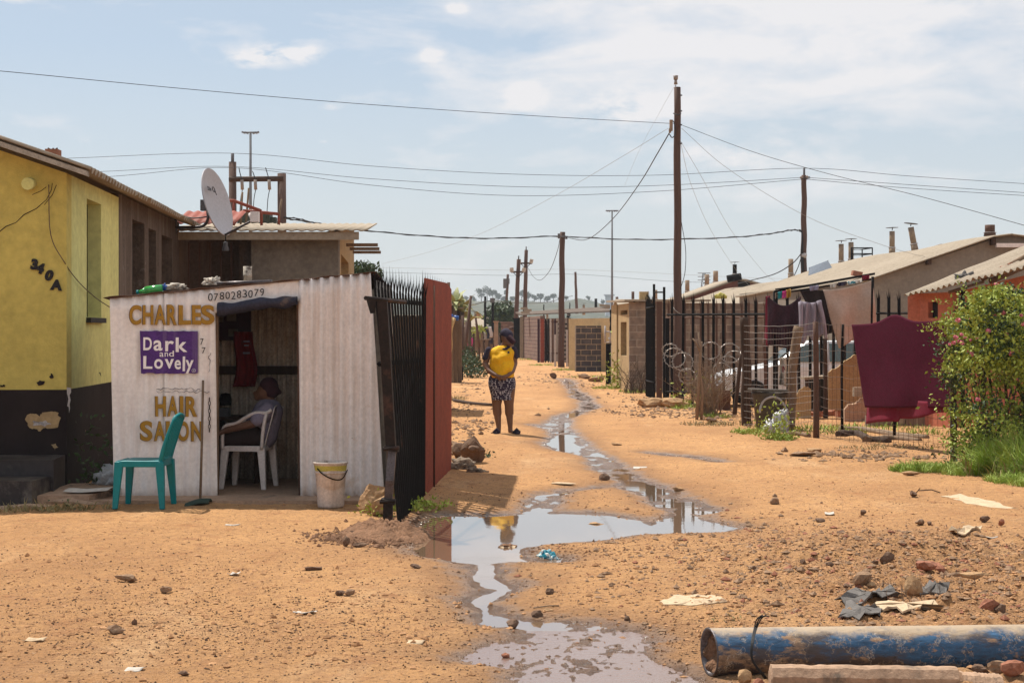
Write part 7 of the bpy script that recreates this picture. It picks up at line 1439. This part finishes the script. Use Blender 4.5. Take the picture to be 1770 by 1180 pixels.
def palm(px, py, dd, s, label, seed):
    rnd = random.Random(seed); c = P(px, py, dd); t = thing('palm_plant', label, 'palm', (c.x, c.y, 0)); b = MB(); b.tube([Vector((c.x, c.y, 0)), c], [.1, .07], 7); part(b, 'trunk', M('bark'), t); b = MB()
    for k in range(16):
        a = rnd.uniform(0, 6.28); e = rnd.uniform(.3, 1.3); v_ = Vector((math.cos(a)*math.cos(e), math.sin(a)*math.cos(e), math.sin(e))); p = c.copy(); sd_ = v_.cross(Vector((0, 0, 1))).normalized()
        for j in range(8):
            q = p+v_*s/8; wd = .10*math.sin((j+1)/8.5*math.pi)+.02; b.add([p-sd_*wd, p+sd_*wd, q+sd_*wd, q-sd_*wd], [(0, 1, 2, 3)]); p = q; v_ = (v_+Vector((0, 0, -.16))).normalized()
    part(b, 'fronds', M('palm'), t)
palm(787, 528, 66, .95, 'yellow green palm like plant left of the dark poles', 1); palm(800, 540, 70, 1.0, 'lower palm like plant beside the leaning dark pole', 2); palm(812, 556, 74, .8, 'smallest palm like plant over the dark bush', 3)
# trees along the hill crest
rnd = random.Random(21)
crest = [(783, 507, 6, 9), (793, 513, 4, 6), (805, 514, 4, 5), (818, 515, 4, 6), (832, 503, 8, 12), (842, 500, 9, 13), (852, 505, 8, 11), (861, 511, 6, 9), (870, 514, 5, 8), (886, 515, 5, 7), (902, 504, 7, 12), (913, 508, 6, 10), (924, 513, 6, 8), (934, 510, 7, 10), (946, 514, 5, 7), (957, 508, 5, 11), (968, 514, 4, 6), (978, 513, 4, 7), (1017, 513, 3, 5), (875, 504, 3, 6), (1042, 521, 4, 5), (772, 512, 5, 8)]
names = ['leftmost', 'second', 'third', 'fourth', 'fifth', 'sixth', 'seventh', 'eighth', 'ninth', 'tenth', 'eleventh', 'twelfth', 'thirteenth', 'fourteenth', 'fifteenth', 'sixteenth', 'seventeenth', 'eighteenth', 'nineteenth', 'twentieth', 'twenty first', 'last']
order = sorted(range(len(crest)), key=lambda i: crest[i][0]); rank = {i: k for k, i in enumerate(order)}
for i, (x, y, w, h) in enumerate(crest):
    dd = 940; px1 = dd/F; by_ = hill_y(x)+3; c0 = P(x, by_, dd); t = thing('hill_tree', 'blue green tree on the far hill crest, %s from the left' % names[rank[i]], 'tree', c0, 0, 'trees along the hill crest'); b = MB()
    for k in range(7 if w > 4 else 4):
        cc = P(x+rnd.uniform(-.6, .6)*w, y+rnd.uniform(-.1, .55)*h, dd+rnd.uniform(-2, 2)); r_ = w*px1*rnd.uniform(.35, .6)
        for _ in range(70):
            v_ = Vector((rnd.gauss(0, 1), rnd.gauss(0, 1), rnd.gauss(0, .7))).normalized()*r_*rnd.uniform(.5, 1.05); leaves(b, [cc+v_], .75, rnd)
    part(b, 'crown', M('leaf_dark'), t); b = MB(); b.tube([c0-Vector((0, 0, 1)), P(x, y, dd)], [.35, .2], 5); part(b, 'trunk', M('bark'), t)
b = MB()
for k in range(420):
    x = rnd.uniform(400, 1130); y = rnd.uniform(hill_y(x)-1.5, hill_y(x)+2.5); c = P(x, y, 945); 
    leaves(b, [c+Vector((rnd.gauss(0, .8), rnd.gauss(0, 1), rnd.gauss(0, .6))) for _ in range(10)], .8, rnd)
b.build('hill_woodland', M('leaf_dark'), None, P(800, 520, 945), 'low dark woodland band along the far hill crest', 'woodland', kind='stuff')
# ------------------------------------------------------------ boulders and stones
def stone(name, px, py, sx, sy, sz, m, label, seed, group=None, rz=0., n=2, sink=.25, rough=.28, d=None, cat='stone'):
    g = GG(px, py) if d is None else Vector((P(px, 0, d).x, d, gz(P(px, 0, d).x, d))); sz = sz*.85; c = Vector((g.x, g.y+sy, g.z+sz*(1-sink))); b = MB(); b.rock((0, 0, 0), (sx, sy, sz), seed, n, 0, rough)
    ca, sa = math.cos(rz), math.sin(rz); b.v = [(v[0]*ca-v[1]*sa+c.x, v[0]*sa+v[1]*ca+c.y, v[2]+c.z) for v in b.v]; return b.build(name, M(m), None, (c.x, c.y, g.z), label, cat, group)
stone('sandstone_boulder', 643, 882, .155, .13, .17, 'rock', 'large tan sandstone boulder between the salon corner and leaning post', 3, n=3, d=14.3, sink=.2)
stone('sandstone_boulder', 660, 884, .10, .09, .12, 'rock', 'smaller brown sandstone wedged beside the large tan boulder', 8, n=3, d=14.1, sink=.25)
stone('brown_boulder', 817, 817, .155, .13, .21, 'rock_dark', 'large brown boulder right of the red panel with a stone on top', 5, n=3, d=19.6, sink=.15, rough=.2)
b = MB(); q = P(819, 774, 19.6); b.rock(q, (.09, .07, .045), 12, 2); b.build('capping_stone', M('rock_dark'), None, q, 'small flat stone balanced on top of the brown boulder', 'stone')
stone('brown_boulder', 795, 812, .12, .1, .13, 'rock_dark', 'smaller stone behind the large boulder by the red panel', 9, d=20.4)
rag('muddy_cloth', M('rag_brown'), Vector((P(800, 0, 18.9).x, 18.9, .0)), (.19, .13, .13), 14, 'muddy brown cloth heaped against the boulder', 'cloth')
rag('muddy_cloth', M('rag_brown'), Vector((P(822, 0, 18.5).x, 18.5, .0)), (.12, .07, .05), 15, 'end of a muddy cloth trailing on the ground by the boulder', 'cloth')
S = [(598, 945, .035, .03, .06, 'rock_dark', 'upright dark stone left of the soil heap by the leaning post'), (620, 946, .055, .03, .025, 'rock_dark', 'flat dark stone lying right of the upright stone by the soil heap'), (612, 927, .06, .03, .03, 'rock_dark', 'brown stone just behind the upright stone by the soil heap'),
     (215, 1006, .085, .05, .035, 'rock_grey', 'flat grey brown slab stone in the left foreground, largest there'), (284, 1024, .04, .03, .028, 'rock_grey', 'angular stone right of the largest foreground slab stone'), (588, 1030, .035, .03, .028, 'rock_dark', 'dark one of two touching stones in the left foreground'), (603, 1032, .038, .03, .032, 'rock_grey', 'pale one of two touching stones in the left foreground'),
     (537, 986, .085, .03, .022, 'rock_dark', 'long low dark stone left of the puddle outlet'), (197, 1096, .055, .03, .03, 'rock_grey', 'low pointed grey stone in the lower left foreground'), (232, 1080, .018, .016, .024, 'rock_dark', 'small upright dark stone above the low pointed grey stone'), (318, 1171, .03, .02, .018, 'rock_dark', 'dark pebble at the bottom edge of the picture'),
     (715, 982, .06, .03, .025, 'rock_dark', 'dark half sunk stone beside the puddle near the red panel reflection'), (884, 1086, .05, .04, .032, 'rock_dark', 'dark brick lump at the start of the lower pool, left one'), (928, 1076, .052, .04, .034, 'rock_dark', 'dark brick lump on the lower pool edge, right one'), (948, 1065, .04, .014, .012, 'rock', 'flat pale chip leaning on the right brick lump'),
     (950, 1027, .028, .025, .03, 'rock_dark', 'lone dark stone right of the winding runnel'), (1084, 1080, .024, .02, .022, 'rock_dark', 'small dark stone right of the lower pool'), (873, 1139, .03, .025, .022, 'rock_red', 'reddish stone lying in the shallow lower pool'), (1340, 871, .05, .04, .05, 'rock_grey', 'round grey stone alone in the middle of the lane'),
     (1582, 860, .055, .04, .05, 'rock_dark', 'dark stone with a twig near the grass verge'), (1575, 790+32, .13, .06, .03, 'rock', 'pale flat stone at the edge of the grass verge'), (1047, 830, .085, .05, .05, 'rock_dark', 'dark brick shaped stone in the upper runnel'), (968, 838, .16, .06, .022, 'pale_slab', 'flat pale slab of earth above the main puddle'), (1175, 850, .10, .05, .03, 'rock', 'flat tan stone right of the upper runnel'), (1066, 770, .11, .06, .03, 'rock', 'pale rounded stone beside the runnel'),
     (1600, 957, .085, .06, .06, 'rock_red', 'large red brick lump in the rubble on the right'), (1623, 960, .065, .05, .065, 'rock_red', 'red brick lump touching the larger one in the rubble'), (1537, 972, .06, .04, .05, 'rock_dark', 'dark pointed stone in the rubble left of the red lumps'), (1515, 950, .032, .03, .03, 'rock_dark', 'small round dark stone in the rubble'), (1592, 902+8, .055, .04, .042, 'rock_grey', 'grey cube like stone at the top of the rubble'), (1608, 910, .035, .03, .03, 'rock_dark', 'dark stone right of the grey cube like stone'),
     (1494, 1020, .09, .06, .075, 'rock_grey', 'crumbly grey concrete lump above the roofing felt'), (1507, 1022, .035, .03, .03, 'rock', 'small tan stone touching the crumbly concrete lump'), (1466, 1020, .04, .03, .02, 'rock_dark', 'dark flat stone left of the crumbly concrete lump'), (1583, 1034, .08, .06, .085, 'rock', 'upright tan block standing on the roofing felt'), (1708, 1060, .08, .05, .055, 'rock_red', 'brown red stone just above the blue pipe'), (1731, 1055, .045, .04, .05, 'rock_dark', 'dark stone beside the brown red stone above the pipe'),
     (1650, 1060, .0, .0, .0, '', ''), (1418, 902, .055, .04, .03, 'rock_dark', 'dark flat stone at the top left of the rubble'), (1492, 892, .035, .03, .035, 'rock_dark', 'dark cube stone at the top of the rubble'), (1706, 903, .05, .04, .035, 'rock_dark', 'dark stone at the far right of the rubble'), (1732, 912, .035, .03, .04, 'rock_red', 'reddish stone at the far right of the rubble'), (1455, 925, .04, .03, .028, 'rock_dark', 'brown stone on the left fringe of the rubble'), (1388, 955, .03, .025, .025, 'rock_dark', 'small dark stone on the left fringe of the rubble'), (1436, 953, .035, .025, .025, 'rock_dark', 'dark stone right of the small one on the rubble fringe'),
     (1305, 985, .025, .02, .025, 'rock_dark', 'small dark stone left of the rubble'), (1408, 992, .045, .03, .02, 'rock_grey', 'flat stone between the rubble and the pale cement flake'), (1650, 985, .13, .035, .035, 'rock_grey', 'long curved stone beside the white paper scrap'), (1690, 1010, .11, .04, .03, 'rock', 'pale long lump above the right end of the pipe'), (1745, 975, .1, .04, .035, 'rock_grey', 'long flat stone at the right edge of the rubble')]
for k, (x, y, a, b_, c, m, lb) in enumerate(S):
    if m: stone('loose_stone', x, y, a, b_, c, m, lb, k+20, 'loose stones on the ground', rz=(k*.7) % 1.5-.7, rough=.3)
# stones at the fence feet
for k, (x, y, a, b_, c, m, lb) in enumerate(((1128, 704, .42, .3, .17, 'rock', 'large flat tan stone at the foot of the black gate'), (1165, 706, .38, .25, .14, 'rock', 'second tan stone right of the gate foot'), (1035, 660, .3, .2, .13, 'rock_grey', 'rubble stone in front of the dark block wall, middle'), (1012, 655, .25, .2, .12, 'rock_grey', 'rubble stone in front of the dark block wall, left'), (958, 655, .16, .12, .14, 'rock_dark', 'dark block lying in the lane before the lane pole'), (1230, 730, .13, .1, .07, 'rock_dark', 'dark stone under the dead brush'), (1395, 790, .22, .12, .05, 'rock_grey', 'flat stone in the stony patch below the mesh fence'), (1412, 785, .14, .1, .07, 'rock', 'pale stone in the stony patch below the mesh fence'))):
    stone('loose_stone', x, y, a, b_, c, m, lb, k+90, 'loose stones on the ground')
# gravel, countless
def gravel(name, label, n, areas, smin, smax, m, seed):
    rnd = random.Random(seed); np.random.seed(seed); b = MB(); X = []; Y = []; tot = sum(a[4] for a in areas)
    oct_ = [(1, 0, 0), (-1, 0, 0), (0, 1, 0), (0, -1, 0), (0, 0, 1), (0, 0, -1)]; fc = [(0, 2, 4), (2, 1, 4), (1, 3, 4), (3, 0, 4), (2, 0, 5), (1, 2, 5), (3, 1, 5), (0, 3, 5)]
    for (x, y, rx, ry, w) in areas:
        for _ in range(int(n*w/tot)): X.append(rnd.gauss(x, rx)); Y.append(rnd.gauss(y, ry))
    X = np.array(X); Y = np.array(Y); Hh, Ss = ground_h(X, Y, True)
    for x, y, h, s_ in zip(X, Y, Hh, Ss):
        if s_ < .03 and rnd.random() < .85: continue
        s = smin*(smax/smin)**(rnd.random()**2.2); w = rnd.uniform(0, 6.28); ca, sa = math.cos(w), math.sin(w); fx, fy, fz = s*rnd.uniform(.7, 1.5), s*rnd.uniform(.6, 1.1), s*rnd.uniform(.35, .8); vs = []
        for o_ in oct_:
            p = (o_[0]*fx*rnd.uniform(.7, 1.2), o_[1]*fy*rnd.uniform(.7, 1.2), o_[2]*fz*rnd.uniform(.7, 1.2)); p = (p[0]+rnd.uniform(-.2, .2)*s, p[1]+rnd.uniform(-.2, .2)*s, p[2]); vs.append((x+p[0]*ca-p[1]*sa, y+p[0]*sa+p[1]*ca, h+fz*.35+p[2]))
        b.add(vs, fc)
    o = b.build(name, M(m), None, (areas[0][0], areas[0][1], 0)); tag(o, label, 'gravel', kind='stuff'); return o
right = [(2.6, 11.2, .9, .9, 5), (3.4, 10.6, .7, 1., 4), (2.0, 9.6, .8, .8, 3), (3.6, 9.0, .5, .6, 2), (1.6, 12.5, .9, 1.4, 1.5)]
allr = [(-1.6, 8.6, 1.1, .8, 5), (0, 12, 3, 3, 3), (2, 14, 2, 3, 2), (0, 24, 3, 7, 1.5), (-2.2, 10.5, 1.2, 1.2, 2), (1.2, 8.3, .8, .6, 2)]
gravel('gravel', 'dark fine gravel scattered over the lane', 30000, allr+allr+right, .0025, .010, 'grit', 1)
gravel('gravel', 'tan stone chips scattered over the lane', 15000, right+right+allr, .004, .024, 'soil_chip', 2)
gravel('gravel', 'grey brown rubble chips spread over the right foreground', 3400, right, .008, .034, 'rock_grey', 3)
gravel('gravel', 'reddish brick crumbs in the rubble on the right', 700, right, .008, .035, 'rock_red', 4)
gravel('gravel', 'dark mud clods on the heap beside the leaning post', 3600, [(-.98, 12.9, .16, .3, 2), (-1.15, 12.7, .2, .22, 2), (-.82, 13.4, .08, .4, 1)], .008, .034, 'soil', 5)
gravel('gravel', 'stones and clods along the fences and edges of the lane', 1900, [(-.75, 27, .25, 1.5, 1), (-1.0, 33, .3, 2, 1), (-.9, 22, .2, .8, .7), (1.0, 52, .6, 3, .8), (1.6, 60, .6, 3, .5), (-1.2, 44, .3, 4, .6), (4.6, 20.8, .5, .5, 2), (2.9, 32, .8, 1.2, 2), (4.1, 31, .8, 1.5, 2), (3.2, 38, .5, 2, 1), (2.4, 48, .6, 3, 1)], .015, .07, 'rock_grey', 6)
gravel('gravel', 'gritty bank along the puddle edge', 1500, [(-.1, 11.9, .3, .25, 2), (.25, 11.9, .5, .18, 3), (-.6, 14.3, .3, .3, 1), (-.2, 15.5, .4, .4, 1), (.3, 15.8, .4, .5, 1), (.1, 8.4, .5, .5, 1.5)], .004, .016, 'soil', 7)
q = bez([GG(784, 694)+Vector((0, 0, .04)), GG(815, 700)+Vector((0, 0, .05)), GG(850, 703)+Vector((0, 0, .04))], 6); b = MB(); b.tube(q, .035, 6); b.build('fallen_branch', M('wood_dark'), None, q[0], 'dark branch lying on the left of the lane before the woman in yellow', 'branch')
b = MB()
def heap(a, v):
    r_ = v; w = a*6.2832; x = -1.0+.42*r_*math.cos(w); y = 12.95+.5*r_*math.sin(w); return Vector((x, y, gzf(x, y)-.01+.10*(1-r_*r_)*(1+.5*mnoise.noise(Vector((x*6, y*6, 0))))+.09*(1-r_*.8)*mnoise.noise(Vector((x*22, y*22, 0)))))
b.sheet(heap, 60, 20, -.004); b.build('soil_heap', M('soil'), None, (-1.0, 12.95, 0), 'low heap of brown soil and clods at the foot of the leaning post', 'soil heap')
# ------------------------------------------------------------ litter
flatpaper('cement_flake', M('pale_slab'), [(1140, 1038), (1165, 1031), (1205, 1028), (1240, 1032), (1260, 1038), (1235, 1043), (1190, 1047), (1150, 1045)], .004, 'large pale cement flake in the ground left of the roofing felt', 'cement flake', .005, .006)
flatpaper('roofing_felt', M('slate'), [(1442, 1040), (1480, 1024), (1520, 1022), (1545, 1024), (1560, 1032), (1515, 1038), (1480, 1050)], .012, 'upper torn piece of grey roofing felt above the pipe', 'roofing felt', .03, .006)
flatpaper('roofing_felt', M('slate'), [(1448, 1070), (1462, 1052), (1500, 1052), (1525, 1058), (1520, 1070), (1485, 1074)], .012, 'lower torn piece of grey roofing felt just above the pipe', 'roofing felt', .035, .006)
flatpaper('roofing_felt', M('slate'), [(1590, 1036), (1600, 1020), (1625, 1015), (1642, 1020), (1635, 1032)], .02, 'curled piece of grey roofing felt right of the tan block', 'roofing felt', .05, .008)
flatpaper('cement_flake', M('pale_slab'), [(1508, 1048), (1545, 1044), (1590, 1046), (1632, 1044), (1600, 1056), (1560, 1063), (1528, 1060)], .02, 'long pale cement slab between the felt pieces above the pipe', 'cement flake', .02, .012)
flatpaper('cement_flake', M('pale_slab'), [(1640, 925), (1665, 919), (1698, 918), (1680, 926), (1655, 930)], .015, 'thin pale flake at the top right of the rubble', 'cement flake', .03, .01)
flatpaper('cement_flake', M('pale_slab'), [(1625, 856), (1660, 855), (1720, 868), (1760, 880), (1730, 880), (1670, 870)], .003, 'pale worn strip of concrete beside the grass verge', 'cement flake', .004, .006)
for k, (x, y, w, h, m, lb) in enumerate(((402, 906, 12, 3, 'paper', 'scrap of white paper on the ground below the salon door'), (524, 1060, 17, 5, 'paper', 'folded pink white paper in the left foreground'), (402, 995, 7, 4, 'paper', 'tiny pale scrap in the open ground left of centre'), (57, 1109, 16, 4, 'pale_slab', 'long pale scrap at the lower left edge'), (228, 1156, 14, 6, 'paper', 'curled pale scrap near the bottom left'), (716, 1109, 14, 7, 'pale_slab', 'pale flat flake left of the lower pool'), (1690, 985, 7, 6, 'paper', 'square white scrap in the rubble'), (1712, 931, 9, 5, 'paper', 'white scrap at the top of the rubble'), (1437, 978, 12, 3, 'paper', 'thin white scrap left of the rubble'), (1432, 889, 8, 4, 'paper', 'pale scrap between the lane and the rubble'), (1190, 880+10, 6, 3, 'paper', 'tiny pale scrap by the runnel'), (1105, 808, 12, 4, 'paper', 'white scrap lying in the upper runnel'))):
    g = GG(x, y); s = g.y/F; b = MB(); b.sheet(lambda a, v: Vector((g.x+(a-.5)*w*2*s+.02*v, g.y+(v-.5)*h*g.y*s*.45, g.z+.004+.012*abs(a-.45)*(1+math.sin(k))+.006*math.sin(v*5+k))), 6, 5, .003); b.build('paper_scrap', M(m), None, g, lb, 'litter')
rag('plastic_bag', M('teal_bag'), GG(945, 966)+Vector((0, .1, -.03)), (.105, .10, .07), 21, 'blue and white striped plastic bag at the edge of the main puddle', 'bag')
b = MB(); g = G(971, 942); b.box((g.x, g.y, -.015), (.03, .03, .02)); b.build('bottle_cap', M('blue_plastic'), None, g, 'tiny bright blue cap on the puddle edge', 'cap')
b = MB(); g = GG(1600, 870); b.tube([GG(1588, 850)+Vector((0, 0, .02)), GG(1610, 852)+Vector((0, 0, .03)), GG(1625, 853)+Vector((0, 0, .01))], .006, 5); b.tube([GG(1582, 853), GG(1590, 858)+Vector((0, 0, .08))], .005, 5); b.build('twig', M('wood_dark'), None, g, 'dark twig beside the stone near the grass verge', 'twig')
b = MB(); g = GG(905, 1048); b.tube([GG(922, 1052)+Vector((0, 0, .006)), GG(950, 1049)+Vector((0, 0, .01)), GG(966, 1047)+Vector((0, 0, .004))], .004, 5); b.build('twig', M('twig'), None, g, 'thin straw lying right of the winding runnel', 'twig')
rag('mud_island', M('soil'), G(878, 948, -.05), (.07, .07, .03), 30, 'small mud lump breaking the main puddle surface', 'mud')
b = MB(); g = G(1030, 905, WATER_Z); b.rock((g.x, g.y, WATER_Z+.0), (.07, .06, .018), 5, 2); b.build('wet_stone', M('rock'), None, g, 'flat tan stone standing in the main puddle', 'stone')
b = MB(); g = G(880, 945, WATER_Z); b.rock((g.x, g.y, WATER_Z+.0), (.08, .05, .012), 7, 2); b.build('wet_stone', M('pale_slab'), None, g, 'thin pale sliver floating in the main puddle', 'stone')
# ------------------------------------------------------------ blue pipe and kerb stones
A = Vector(((1210-CX)/F*7.68+.05, 7.70, .093)); B = A+Vector((3.6, .16, .01)); ax = (B-A).normalized()
t = thing('steel_pipe', 'large scuffed blue steel pipe lying across the lower right corner', 'pipe', (A.x, A.y, 0))
b = MB(); e1 = ax.orthogonal().normalized(); e2 = ax.cross(e1); n = 48; K = 90; vs = []
for i in range(K+1):
    p = A+(B-A)*(i/K)
    for j in range(n): w = j/n*2*math.pi; rr = .115+.0012*mnoise.noise(Vector((i*.2, math.cos(w)*2, math.sin(w)*2))); vs.append(p+(e1*math.cos(w)+e2*math.sin(w))*rr)
tw = ax
fs = [(i*n+j, i*n+(j+1) % n, (i+1)*n+(j+1) % n, (i+1)*n+j) for i in range(K) for j in range(n)]
# turn the open end slightly towards the viewer by cutting it on the skew
for j in range(n):
    v = vs[j]; vs[j] = v+ax*((v-A).dot(Vector((0, 1, 0)))*-.20)
b.add(vs, fs, 0, True); part(b, 'pipe_wall', M('pipe'), t)
b = MB(); ring = []
for rr, off in ((.115, 0), (.118, -.004), (.109, -.006), (.101, .0), (.097, .06), (.097, .5)):
    for j in range(n): w = j/n*2*math.pi; d_ = (e1*math.cos(w)+e2*math.sin(w))*rr; ring.append(A+d_+ax*(off+d_.dot(Vector((0, 1, 0)))*-.20))
b.add(ring, [(i*n+(j+1) % n, i*n+j, (i+1)*n+j, (i+1)*n+(j+1) % n) for i in range(5) for j in range(n)], 0, True); part(b, 'pipe_lip', M('grey_metal'), t)
b = MB()
def plug(a, v):
    w = a*6.2832; d_ = (e1*math.cos(w)+e2*math.sin(w))*.099*v; return A+d_+ax*(.012+.05*(1-v)+d_.dot(Vector((0, 1, 0)))*-.20+.03*mnoise.noise(Vector((d_.x*20, d_.y*20, d_.z*20+3)))+max(0, d_.z)*.35)
b.sheet(plug, 40, 10, -.004); part(b, 'earth_fill', M('soil'), t)
pr = MB(); 
for k in range(3): pr.tube(bez([P(1322+k*2, 1172, 7.5), P(1300+k, 1140, 7.49), P(1299+k*1.5, 1110, 7.52), P(1304+k*2, 1085, 7.62), P(1308+k*5, 1070-k*2, 7.62), P(1318+k*6, 1062+k, 7.6)], 5), .0035, 5)
pr.build('binding_wire', M('wire'), None, P(1300, 1165, 7.5), 'twisted black binding wire looped over the blue pipe', 'wire')
def kerb(name, pts, w, h, label, m='concrete', seed=1):
    b = MB(); q = []
    for i in range(121):
        s = i/120; x = pts[0][0]+(pts[1][0]-pts[0][0])*s; y = pts[0][1]+(pts[1][1]-pts[0][1])*s; q.append((x, y))
    vs = []
    for i, (x, y) in enumerate(q):
        f = .005*mnoise.noise(Vector((i*.09, seed, 0))); g_ = .006*mnoise.noise(Vector((i*.06, seed, 5))); e = 1 if 0 < i < 120 else .75
        for (dy, z) in ((-w/2, -.06), (-w/2-.005, h*.55), (-w/2+.02, h*.92), (-w*.1, h), (w*.3, h*.97), (w/2, h*.8), (w/2, -.06)): vs.append((x, y+dy*e+g_, z*(e if z > 0 else 1)+(f+.003*mnoise.noise(Vector((i*.2, dy*40, seed))) if z > 0 else 0)))
    b.add(vs, [(i*7+j, i*7+(j+1) % 7, i*7+7+(j+1) % 7, i*7+7+j) for i in range(120) for j in range(7)]+[tuple(range(6, -1, -1)), tuple(range(840, 847))], 0, False)
    return b.build(name, M(m), None, (pts[0][0], pts[0][1], 0), label, 'kerb stone')
kerb('kerb_stone', [(G(1330, 1185).x, 7.38), (G(1650, 1185).x, 7.33)], .10, .10, 'long broken concrete kerb stone in front of the blue pipe', seed=2)
kerb('kerb_stone', [(G(1657, 1185).x, 7.36), (G(1720, 1185).x, 7.30)], .11, .07, 'shorter kerb stone piece right of the long one', seed=5)
kerb('kerb_stone', [(G(1570, 1190).x, 7.18), (G(1760, 1190).x, 7.12)], .10, .04, 'low flat kerb stone at the bottom right corner', 'pale_slab', seed=9)
for k, (x, dd, a, c, m, lb) in enumerate(((1290, 7.42, .05, .045, 'rock', 'pale stone under the left end of the blue pipe'), (1312, 7.3, .035, .04, 'rock_red', 'orange brown stone beside the binding wire foot'), (1262, 7.4, .025, .02, 'rock_grey', 'small round stone under the blue pipe mouth'), (1730, 7.45, .07, .04, 'rock_grey', 'flat grey stone under the right part of the pipe'), (1760, 7.35, .06, .05, 'rock_red', 'reddish brick piece at the right bottom corner'), (1700, 7.5, .05, .03, 'rock_dark', 'dark stone tucked under the pipe near the kerb pieces'))):
    stone('loose_stone', x, 1180, a, a*.7, c, m, lb, 120+k, 'loose stones on the ground', d=dd)
rag('green_wrapper', M('teal'), Vector((P(1752, 0, 7.5).x, 7.52, .01)), (.05, .03, .03), 33, 'small green wrapper under the right end of the pipe', 'wrapper')
weed('leafy_weed', (G(1255, 1075).x, 9.0, 0), .03, .05, 60, 'small pale dry weed above the mouth of the blue pipe', 'dry_grass', seed=12, size=.02)
twigs('dry_twigs', 1560, 1030, 9.85, 26, .16, .6, 'brown dry stalks beside the tan block on the felt', 'wood', 31, .003, 'twigs')
# ------------------------------------------------------------ haze
hb = MB(); hb.box((0, 560, 12.5), (2600, 1240, 55)); hz_ = hb.build('haze', [], None, (0, 0, 0)); 
mh = bpy.data.materials.new('pale_haze'); mh.use_nodes = True; mh.node_tree.nodes.clear(); vo = mh.node_tree.nodes.new('ShaderNodeVolumePrincipled'); vo.inputs['Color'].default_value = (.86, .92, 1, 1); vo.inputs['Density'].default_value = .00032; vo.inputs['Anisotropy'].default_value = .0
ou = mh.node_tree.nodes.new('ShaderNodeOutputMaterial'); mh.node_tree.links.new(vo.outputs[0], ou.inputs['Volume']); hz_.data.materials.append(mh); hz_['kind'] = 'stuff'; hz_['label'] = 'pale haze over the township and hills'
